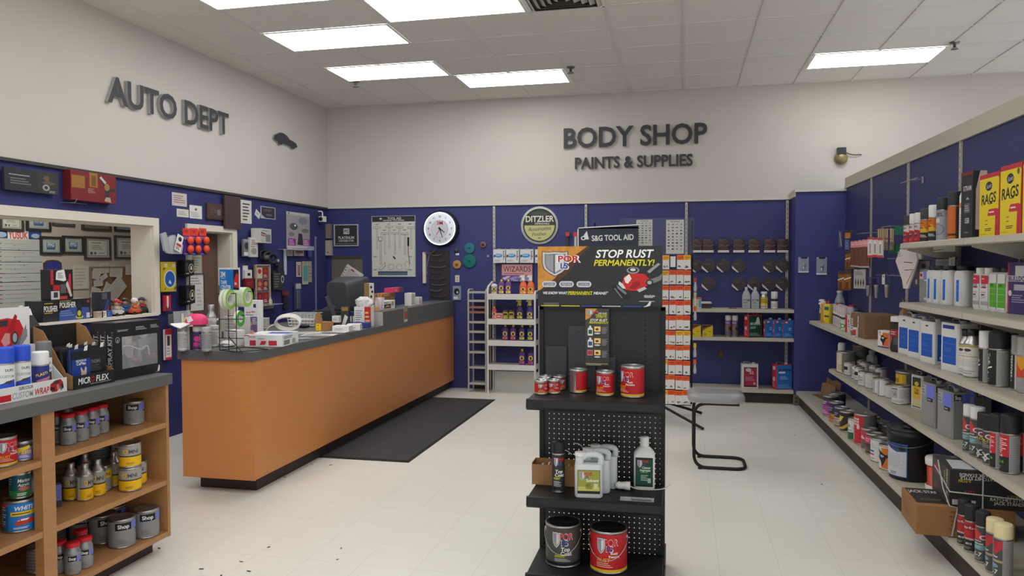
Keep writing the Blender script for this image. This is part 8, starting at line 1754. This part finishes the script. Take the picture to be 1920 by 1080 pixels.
acan('navy can with orange patches, third along the bottom aisle shelf',0,1568,792,.062,.175,[fill((50,50,80)),('r',.3,0,.7,.4,(190,130,60)),('f',.32,.1,.68,.35,3,(90,40,40)),('f',.3,.55,.7,.8,2,(150,150,160))],G,(50,50,80))
acan('dark violet can with cream patches, fourth along the bottom aisle shelf',0,1577,802,.062,.17,[fill((58,46,76)),('r',.3,.05,.7,.5,(196,180,150)),('f',.32,.1,.68,.45,4,(110,60,60)),('f',.3,.6,.7,.8,2,(150,150,160))],G,(58,46,76))
acan('black and yellow can with a sweeping band on the bottom aisle shelf',0,1590,811,.066,.17,[fill((44,42,38)),('p',[(.2,.05),(.55,.22),(.8,.6),(.8,.4),(.6,.1),(.3,0)],(190,160,40)),('p',[(.2,.5),(.3,.85),(.6,.8),(.5,.5)],(206,186,60)),('r',.36,.5,.5,.7,(206,206,200)),('f',.2,.3,.5,.4,2,(170,150,60))],G,(44,42,38))
acan('white can with black brush lettering and green base on the bottom aisle shelf',0,1601,826,.055,.17,[fill((206,206,202)),('r',0,0,1,.35,(36,100,62)),('t','AQUA',.4,.68,.16,(30,30,34),{'fit':.3,'rot':.1}),('f',.3,.4,.7,.5,1,(120,120,120))],G,(206,206,202))
rb=[fill((190,44,56)),('r',.66,0,1,1,(96,96,96)),('r',.0,0,.3,1,(180,40,52))]+[('r',.36+.055*c_,.84-.095*r_,.40+.055*c_,.91-.095*r_,(222,206,204)) for r_ in range(3) for c_ in range(4)]+[('f',.3,.40,.5,.46,1,(226,220,216)),('r',.52,.52,.58,.66,(206,206,200))]+[('r',.3+.04*c_,.3-.09*r_,.33+.04*c_,.36-.09*r_,(222,206,204)) for r_ in range(3) for c_ in range(4)]
acan('tall red can with white dotted squares on the bottom aisle shelf',0,1622,833,.082,.235,rb,G,(110,110,110),.1)
acan('red and grey quart can in front of the tall red can',0,1630,843.5,.058,.155,[fill((176,60,76)),('r',0,0,1,.4,(90,86,88)),('f',.3,.05,.7,.35,4,(150,100,110)),('p',[(.3,.5),(.5,.7),(.6,.5)],(206,190,190))],G,(150,60,72))
acan('pink and dark quart can next along the bottom aisle shelf',0,1639,854,.06,.155,[fill((66,64,64)),('r',0,.55,1,.95,(206,66,96)),('f',.3,.62,.7,.85,2,(226,150,170)),('f',.3,.1,.7,.35,3,(130,110,80))],G,(66,64,64))
acan('white can with blue and red stripes on the bottom aisle shelf',0,1650,868,.066,.165,[fill((206,206,202)),('r',.0,.42,.5,.5,(44,84,160)),('r',.0,.26,.5,.34,(190,44,54)),('f',.3,.6,.6,.85,3,(180,180,178)),('f',.3,.06,.6,.14,1,(120,120,120))],G,(206,206,202),.3)
acan('white and orange can with a black bird drawing on the bottom aisle shelf',0,1662,883,.062,.17,[fill((206,202,196)),('r',.48,.02,.9,.95,(214,118,36)),('p',[(.26,.95),(.42,.66),(.36,.5),(.46,.34),(.5,.08),(.56,.3),(.6,.5),(.76,.62),(.56,.66),(.46,.78)],(34,32,36)),('p',[(.42,.56),(.48,.64),(.56,.58),(.5,.5)],(150,170,190)),('t','LA',.32,.9,.12,(30,30,34))],'bird-drawing packs',(206,202,196),.25)
for k,(px,py) in enumerate(((1634,822),(1652,832),(1670,838))):
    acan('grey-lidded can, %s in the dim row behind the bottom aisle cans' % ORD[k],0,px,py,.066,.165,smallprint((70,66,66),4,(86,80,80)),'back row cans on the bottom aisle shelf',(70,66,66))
# black pail
p=ap(0,1696,905,.149);t=thing('pail','large black pail with a white and blue label on the bottom aisle shelf','pail',p,AT+.55)
B().lathe([(0,0),(.122,0),(.126,.006),(.136,.285),(.143,.287),(.143,.308),(.139,.308),(.139,.32),(.145,.322),(.145,.332),(.13,.334),(.12,.327),(0,.327)],mat((30,31,34),.4),32).build('body',t)
b=B();wrap(b,.1335,.025,.215,[fill((40,90,170)),('r',.03,.02,.97,.97,(196,198,204)),('p',[(.03,.97),(.97,.97),(.97,.78),(.6,.74),(.03,.88)],(44,70,120)),('e',.8,.86,.12,.06,(30,34,44)),('f',.1,.25,.9,.7,12,(170,172,178)),('f',.3,.05,.7,.15,2,(90,90,96))],span=1.25,a0=-PI/2-.35);b.build('label',t)
B().tube([(.14*math.cos(PI+PI*i/16),.14*math.sin(PI+PI*i/16),.27-.05*math.sin(PI*i/16)) for i in range(17)],.003,MET2,6).build('bail_handle',t)
b=B();b.lathe([(0,.327),(.05,.327),(.05,.338),(0,.338)],BLK,20);b.build('lid_plug',t)
# red and white tub squeezed beside the boxes
t=thing('paint_tub','red tub with white rims beside the black jack stand box','tub',ap(0,1764,925,.09),AT)
B().lathe([(0,0),(.075,0),(.085,.004),(.085,.03),(.076,.034),(.08,.17),(0,.17)],mat((196,66,44),.4),24).build('body',t);B().lathe([(.088,.155),(.09,.19),(.084,.20),(0,.198)],WHT,24,cap0=False).build('lid',t);B().lathe([(.086,.001),(.0875,.028),(.086,.03)],WHT,24,cap0=False,cap1=False).build('base_rim',t)
# jack stand cartons
JK=(40,38,38)
jf=[fill((38,36,36)),('r',.03,.06,.30,.2,(190,190,188)),('f',.05,.08,.28,.18,2,(150,150,150)),('t','3-TON',.72,.36,.07,(200,170,40),{'fit':.2}),('t','RATCHET STYLE',.66,.27,.08,(206,204,200),{'fit':.56}),('t','JACK STANDS',.68,.17,.08,(206,204,200),{'fit':.48}),('t','ATD',.22,.42,.09,(170,40,60),{'fit':.22}),
      ('t','3-TON',.17,.72,.07,(200,170,40),{'fit':.2,'rot':PI}),('t','RATCHET STYLE',.32,.80,.08,(206,204,200),{'fit':.56,'rot':PI}),('t','JACK STANDS',.28,.89,.08,(206,204,200),{'fit':.48,'rot':PI}),('t','ATD',.7,.62,.09,(140,34,46),{'fit':.22,'rot':PI}),('r',0,.5,1,.505,(60,58,58))]
js=[fill((52,50,48)),('p',[(.06,.8),(.4,.95),(.44,.6),(.1,.55)],(120,40,50)),('p',[(.04,.1),(.3,.4),(.42,.2)],(110,44,44)),('t','JACK STANDS',.85,.5,.10,(206,204,200),{'rot':PI/2}),('t','3-TON',.72,.7,.08,(200,170,40),{'rot':PI/2}),('r',.5,0,.505,1,(70,68,66))]
P0=Vector((1.30,4.36,0))
t=carton('jack_stand_box','brown cardboard jack stand carton under the black one, jutting over the shelf lip',(1.412,4.405,Z0+.003),-.04,.45,.325,.152,mat((150,108,66),.8,var=.08,scale=12,name='jack_carton'),[('t','ATD',.38,.84,.07,(100,66,36),{'fit':.1,'al':'c'}),('t','MODEL NO & A',.46,.68,.07,(110,74,42),{'fit':.3}),('t','DESCRIPTION',.45,.54,.07,(110,74,42),{'fit':.28}),('t','PO NO. 116890',.47,.40,.07,(110,74,42),{'fit':.3}),('t','MADE IN CHINA',.47,.26,.07,(110,74,42),{'fit':.3})],[],[('r',.03,.15,.5,.98,(36,34,36)),('t','JACK STANDS',.25,.8,.14,(200,196,190),{'fit':.42}),('f',.1,.3,.4,.4,2,(120,90,60))],split=True,lside=[('f',.1,.3,.6,.8,4,(130,84,50)),('r',0,.5,1,.505,(120,84,50))])
bx_=carton('jack_stand_box','black jack stand carton stacked on the brown cardboard carton',(1.545,4.415,Z0+.1555),-.04,.40,.32,.188,(40,38,38),jf,js,[fill((44,42,42)),('p',[(.05,.1),(.7,.1),(.6,.7),(.1,.7)],(190,192,196)),('p',[(.3,.2),(.6,.25),(.5,.5),(.35,.45)],(120,120,124)),('f',.5,.74,.95,.82,1,(110,110,110)),('f',.2,.86,.5,.95,2,(150,150,150))])
strapm=clear((214,214,210),.55,.3)
t=thing('packing_strap','clear plastic packing strap wound round the two jack stand cartons','strap',(1.412,4.405,Z0),-.04)
b=B();b.tube([(-.06,-.167,.008),(-.035,-.167,.157),(-.07,-.155,.160),(-.073,-.05,.22),(-.073,.05,.346)],.004,strapm,5);b.build('strap',t);b=B();b.tube([(-.071,.12,.30),(-.071,-.158,.235),(.30,-.158,.215)],.004,strapm,5);b.build('cross_strap',t);b=B();b.tube([(.08,-.158,.16),(.08,-.158,.345)],.004,strapm,5);b.build('upright_strap',t)
# spray cans at the near end
G='spray cans at the near end of the bottom aisle shelf'
cr=[fill((176,36,46)),('r',0,0,1,.4,(38,36,38)),('e',.5,.82,.42,.1,(150,30,40)),('t','ClearRed',.5,.82,.09,(226,214,210),{'fit':.7,'bold':False,'shear':.2}),('t','INSTANTRED',.45,.42,.06,(222,220,216),{'fit':.8}),('t','4919',.55,.25,.07,(222,220,216),{'fit':.4}),('f',.1,.05,.8,.14,2,(140,140,140))]
def nspray(label,px,py,r,h,ops,capc,wrapc,turn=0,**kw):
    p=atR(px,py,.496-r);q=settle(('N',0),(p.x,p.y,Z0+.001),r,lambda x,y:y<4.228-r and rback(y)-x<.50-r)
    return spray('spray_can',label,q,AT+turn,r,h,ops,capc,wrapc,G,PI*1.2,**kw)
nspray('red and black spray can with script, half hidden on the bottom shelf',1807,1034,.030,.228,cr,(36,36,38),(176,36,46),.2)
nspray('red and black spray can with script, in front on the bottom shelf',1821,1045,.032,.228,cr,(36,36,38),(176,36,46),.3)
nspray('grey and red black-capped spray can beside the script cans',1842,1064,.032,.238,k7,(36,36,38),(74,76,74),.2,cap_h=.25)
k8=[fill((72,74,72)),('r',.62,0,1,1,(146,146,146)),('f',.64,.03,.98,.97,20,(130,130,130)),('p',[(0,.9),(.62,.98),(.62,.8),(.4,.62),(0,.7)],(186,44,56)),('p',[(.1,.9),(.5,.94),(.36,.74)],(170,36,48)),('t','Bedliner',.3,.56,.06,(224,222,216),{'fit':.5,'shear':.2}),('r',0,.42,.62,.48,(176,150,110)),('e',.3,.32,.2,.06,(120,150,170)),('t','K-7',.3,.16,.12,(222,222,218),{'fit':.4,'shear':.15}),('f',.05,.03,.5,.08,1,(150,150,150))]
nspray('cream-capped spray can, farther of two on the bottom aisle shelf',1864,1092,.036,.245,k8,(222,208,160),(72,74,72),.2,cap_h=.22)
nspray('cream-capped spray can, nearer of two on the bottom aisle shelf',1880,1108,.038,.25,k8,(222,208,160),(72,74,72),.35,cap_h=.22)
p=at(1921,1100,Z=Z0+.14)
t=carton('cardboard_box','brown cardboard box under the white jug at the picture corner',(1.56,3.46,Z0+.001),AIS+.1,.24,.22,.15,mat((150,108,66),.8,var=.08,scale=12,name='jack_carton'),[('f',.1,.2,.8,.4,2,(110,80,50))])
fcan('oil_jug','white plastic jug standing on the cardboard box at the picture corner',(1.565,3.47,Z0+.1515),AT,.17,.12,.165,[fill((222,222,216))],None,(222,222,216),None,(226,226,222),top=pm((220,220,214)))
# ================================================================ HANGING GOODS ON THE AISLE PEGBOARD
def rp(px,py,d):return atR(px,py,d)
def hangR(name,label,cat,px,y0,y1,w,d,ops,base,group=None,thick=.008,part='card',hook=True,turn=0.5):
    # a pack on a peg: its front looks across the aisle, d in front of the panel
    p=rp(px,y1,d);h=rp(px,y0,d).z-p.z
    t=thing(name,label,cat,p,AIS+RSL+turn,group)
    b=B();b.box(-w/2,-thick/2,0,w/2,thick/2,h,pm(base));flat(b,(-w/2,-thick/2-.0003,0),(1,0,0),(0,0,1),(0,-1,0),w,h,ops)
    flat(b,(w/2+.0003,-thick/2,0),(0,1,0),(0,0,1),(1,0,0),thick,h,[fill(base)]);b.build(part,t)
    if hook:B().tube([(0,d-.002,h-.006),(0,-.03,h-.002)],.0025,MET,5).build('hook',t)
    return t
G='brown paint brush packs on the aisle pegboard'
bro=[fill((104,66,54)),('r',0,.74,1,1,(222,140,140)),('f',.1,.82,.9,.95,2,(226,200,196)),('r',.1,.3,.4,.75,(110,72,56)),('r',.55,.2,.9,.7,(96,60,50)),('r',0,.0,1,.06,(170,160,150))]
for k,(px,y0,y1) in enumerate(((1601,452,500),(1609,451,501),(1617,450,502),(1624,449,502))):
    hangR('brush_pack','reddish brush pack with pink header, %s from the blue column' % ORD[k],'pack',px,y0,y1,.085,.12+.03*k,bro,(78,52,44),G)
rw2=[fill((206,196,190)),('r',0,.9,1,1,(190,60,66)),('r',0,0,1,.12,(190,60,66)),('r',.36,.2,.64,.8,(150,140,134)),('p',[(.3,.7),(.5,.9),(.7,.7)],(230,226,220))]
for k,(px,y0,y1) in enumerate(((1632,445,483),(1641,446,482),(1651,447,483))):
    hangR('blade_pack','white and red blade pack, %s of three below the wooden sticks' % ORD[k],'pack',px,y0,y1,.055,.265,rw2,(206,196,190),'white and red blade packs')
G='wooden handled brushes on a peg'
for k in range(7):
    px=1647+k*4.0+(3 if k>4 else 0);p,q=rp(px,469,.14+.012*(k % 3)),rp(px,429,.14)
    t=thing('paint_brush','pale wooden brush, %s from the blue column on its peg' % ORD[k],'brush',p,AIS,G);h=q.z-p.z
    B().box(-.010,-.004,h*.38,.010,.004,h,mat((206,176,124),.6)).build('handle',t);B().box(-.011,-.006,h*.3,.011,.006,h*.38,MET).build('ferrule',t);B().box(-.011,-.005,0,.011,.005,h*.3,mat((150,130,104),.8)).build('bristles',t)
    B().tube([(0,.138+.012*(k % 3),h-.01),(0,-.02,h-.008)],.002,MET,5).build('hook',t)
G='amber and black tool packs low by the blue column'
amb=[fill((120,78,30)),('r',0,.82,1,1,(70,66,64)),('r',.1,.1,.9,.8,(150,96,34)),('p',[(.0,.56),(1,.68),(1,.62),(0,.5)],(226,226,222)),('r',.2,.05,.6,.4,(96,62,30))]
for k,(px,y0,y1,d) in enumerate(((1578,508,544,.10),(1590,507,544,.12))):
    hangR('tool_pack','amber backed tool pack, %s from the blue column in the lower pair' % ORD[k],'pack',px,y0,y1,.10,d,amb,(120,78,30),G,.012)
for k,(px,y0,y1,d) in enumerate(((1591,470,505,.05),(1597,468,504,.06))):
    hangR('tool_pack','dark amber tool pack, %s from the blue column in the upper pair' % ORD[k],'pack',px,y0,y1,.09,d,amb,(80,58,36),G,.012)
hangR('tool_pack','small amber pack at the joint of the blue column','pack',1590,432,447,.07,.14,[fill((176,118,50)),('r',0,.7,1,1,(60,50,44))],(176,118,50),None,.01)
hangR('tool_pack','bluish clear pack under the small amber pack','pack',1589,449,468,.06,.13,[fill((96,104,150)),('f',.2,.2,.8,.8,2,(130,136,170))],(90,98,146),None,.01)
hangR('tool_pack','grey handled clear tool pack nearest the blue column','pack',1576,434,464,.05,.15,[fill((86,84,104)),('p',[(.2,1),(.5,.5),(.8,.05),(1,.1),(.7,.5),(.4,1)],(170,170,176))],(80,80,108),None,.01)
hangR('filter_pack','white pack with four dark leaf-shaped holes on the aisle pegboard','pack',1612,505,541,.15,.13,[fill((176,174,166)),('f',.1,.7,.9,.9,3,(110,110,106))]+[('p',[(.1+.22*k,.3),(.17+.22*k,.55),(.24+.22*k,.3),(.17+.22*k,.08)],(60,58,60)) for k in range(4)],(176,174,166),None,.006)
G='clear caulk nozzle tubes on a peg'
for k,(px,y0,y1) in enumerate(((1630.5,519,555),(1646,514,559),(1665.5,514,558))):
    p,q=rp(px,y1,.12),rp(px,y0,.12);h=q.z-p.z
    t=thing('nozzle_pack','dark clear pack of a pale nozzle, %s from the blue column' % ORD[k],'pack',p,AIS,G)
    B().box(-.035,0,h*.45,.035,.003,h,clear((90,90,120),.5)).build('pouch',t);b=B();b.lathe([(.010,0),(.014,h*.05),(.018,h*.45),(.02,h*.55),(0,h*.56)],mat((150,144,136),.4),10,cy=-.012);b.build('nozzle',t);B().box(-.012,-.004,h*.5,.012,-.001,h*.62,BLK).build('clip',t);B().tube([(0,.118,h-.01),(0,-.02,h-.008)],.002,MET,5).build('hook',t)
hangR('price_tag','white price tag between two nozzle packs','tag',1656.5,514,533,.03,.12,[fill((216,214,208)),('e',.5,.75,.2,.1,(90,90,90)),('f',.2,.1,.8,.5,3,(150,150,150))],(216,214,208),None,.003)
G='green dust mask packs behind the far shelf end'
hangR('mask_pack','dark green pack hanging by the far end of the top aisle shelf','pack',1691,422,440,.12,.14,[fill((14,96,70))],(14,96,70),G,.02)
hangR('mask_pack','dark green pack below the wooden brushes','pack',1680,458,475,.13,.12,[fill((16,92,68)),('r',.5,0,.54,1,(8,60,46))],(16,92,68),G,.02)
# long white paint strainers (kite shaped) and other packs under the top shelf
p=rp(1697,541,.30);t=thing('strainer_pack','white kite-shaped paint strainer pack under the end of the top aisle shelf','pack',p,AIS+.35)
h=rp(1697,467,.30).z-p.z;K=[(-.02,0),(.03,.0),(.125,h*.72),(.10,h),(-.06,h),(-.11,h*.70),(-.035,h*.22)]
B().prism(K,mat((200,190,184),.6),(1,0,0),(0,0,1),(0,.012,0)).build('paper',t);b=B();flat(b,(-.11,-.0004,0),(1,0,0),(0,0,1),(0,-1,0),.235,h,[('p',[(.4,.68),(.8,.66),(.8,.64),(.4,.665)],BLACK),('p',[(.4,.5),(.45,.47),(.8,.49),(.8,.475),(.45,.455)],BLACK),('p',[(.84,.5),(.88,.52),(.55,.12),(.52,.12)],(150,50,60)),('f',.1,.8,.3,.95,3,(150,150,146))]);b.build('print',t);B().tube([(0,.26,h-.01),(0,-.02,h)],.003,MET,5).build('hook',t)
hangR('strainer_pack','pale folded strainers beside the kite-shaped pack','pack',1716,462,486,.13,.12,[fill((176,176,160)),('r',.3,0,.36,1,(140,140,128)),('r',.64,0,.7,1,(140,140,128))],(176,176,160),None,.02)
hangR('tool_pack','grey clear pack with a tool on the peg right of the kite-shaped pack','pack',1733,486,517,.10,.20,[fill((120,118,118)),('e',.5,.6,.2,.14,(50,50,52)),('r',.0,.9,1,.96,(40,40,42))],(120,118,118),None,.012)
hangR('tool_pack','maroon clear pack low behind the kite-shaped pack','pack',1722,504,538,.10,.14,[fill((70,66,80)),('r',.55,.1,.95,.9,(110,60,70)),('r',.3,.15,.45,.4,(176,170,166))],(70,66,80),None,.012)
hangR('tool_pack','white folded pack under the middle of the top aisle shelf','pack',1773,461,472,.17,.14,[fill((196,194,186)),('p',[(.0,.3),(.5,.42),(.5,.34),(0,.2)],BLACK)],(196,194,186),None,.03)
hangR('tool_pack','grey pleated pack above the white and blue jars','pack',1777,484,502,.17,.12,[fill((150,150,156)),('f',.05,.05,.95,.95,1,(130,130,136)),('r',0,.9,1,1,BLACK)],(150,150,156),None,.02)
hangR('price_tag','narrow white tag hanging over the jars','tag',1785,482,501,.045,.12,[fill((206,204,200)),('f',.3,.2,.7,.8,4,(120,120,120))],(206,204,200),None,.003)
# bare hooks
for k,(px,py,w,d,lab) in enumerate(((1705,339,.40,.10,'long bare T-shaped hook above the red spray cans'),(1662,425,.25,.18,'bare peg hook above the wooden brushes'),(1612,438,.2,.16,'bare peg hook above the reddish brush packs'),(1672,485,.2,.14,'bare peg hook beside the kite-shaped pack'),(1680,517,.45,.12,'thin bare crossbar between the nozzle packs and shelf end'))):
    p=rp(px,py,d);t=thing('peg_hook',lab,'hook',(p.x+d-.004,p.y,p.z),AIS+RSL,'bare pegboard hooks on the aisle')
    B().tube([(-w/2,-d,0),(w/2,-d,0)],.004,MET,6).build('crossbar',t);B().tube([(0,0,.01),(0,-d,0)],.004,MET,6).build('arm',t);B().box(-.02,-.004,-.02,.02,0,.03,MET).build('backplate',t)
# scraps on the floor
t=B();rnd=random.Random(2)
for px,py in ((452,1053),(378,1067),(415,1079),(640,1028),(504,1026),(466,1071),(633,1049),(585,871),(620,872),(1490,816),(1541,908),(534,895),(298,1028)):
    p=at(px,py,Z=.001);a=rnd.uniform(0,3);l=rnd.uniform(.006,.014)
    t.M=Matrix.Translation(p) @ Matrix.Rotation(a,4,'Z');t.prism([(-l,-.004),(l,-.003),(l*.6,.004),(-l*.8,.005)],mat((120,110,90) if rnd.random()<.5 else (40,36,34),.7),(1,0,0),(0,1,0),(0,0,.002))
tag(t.build('litter_crumbs'),'tiny scraps scattered over the pale tile floor','litter',None,'stuff')
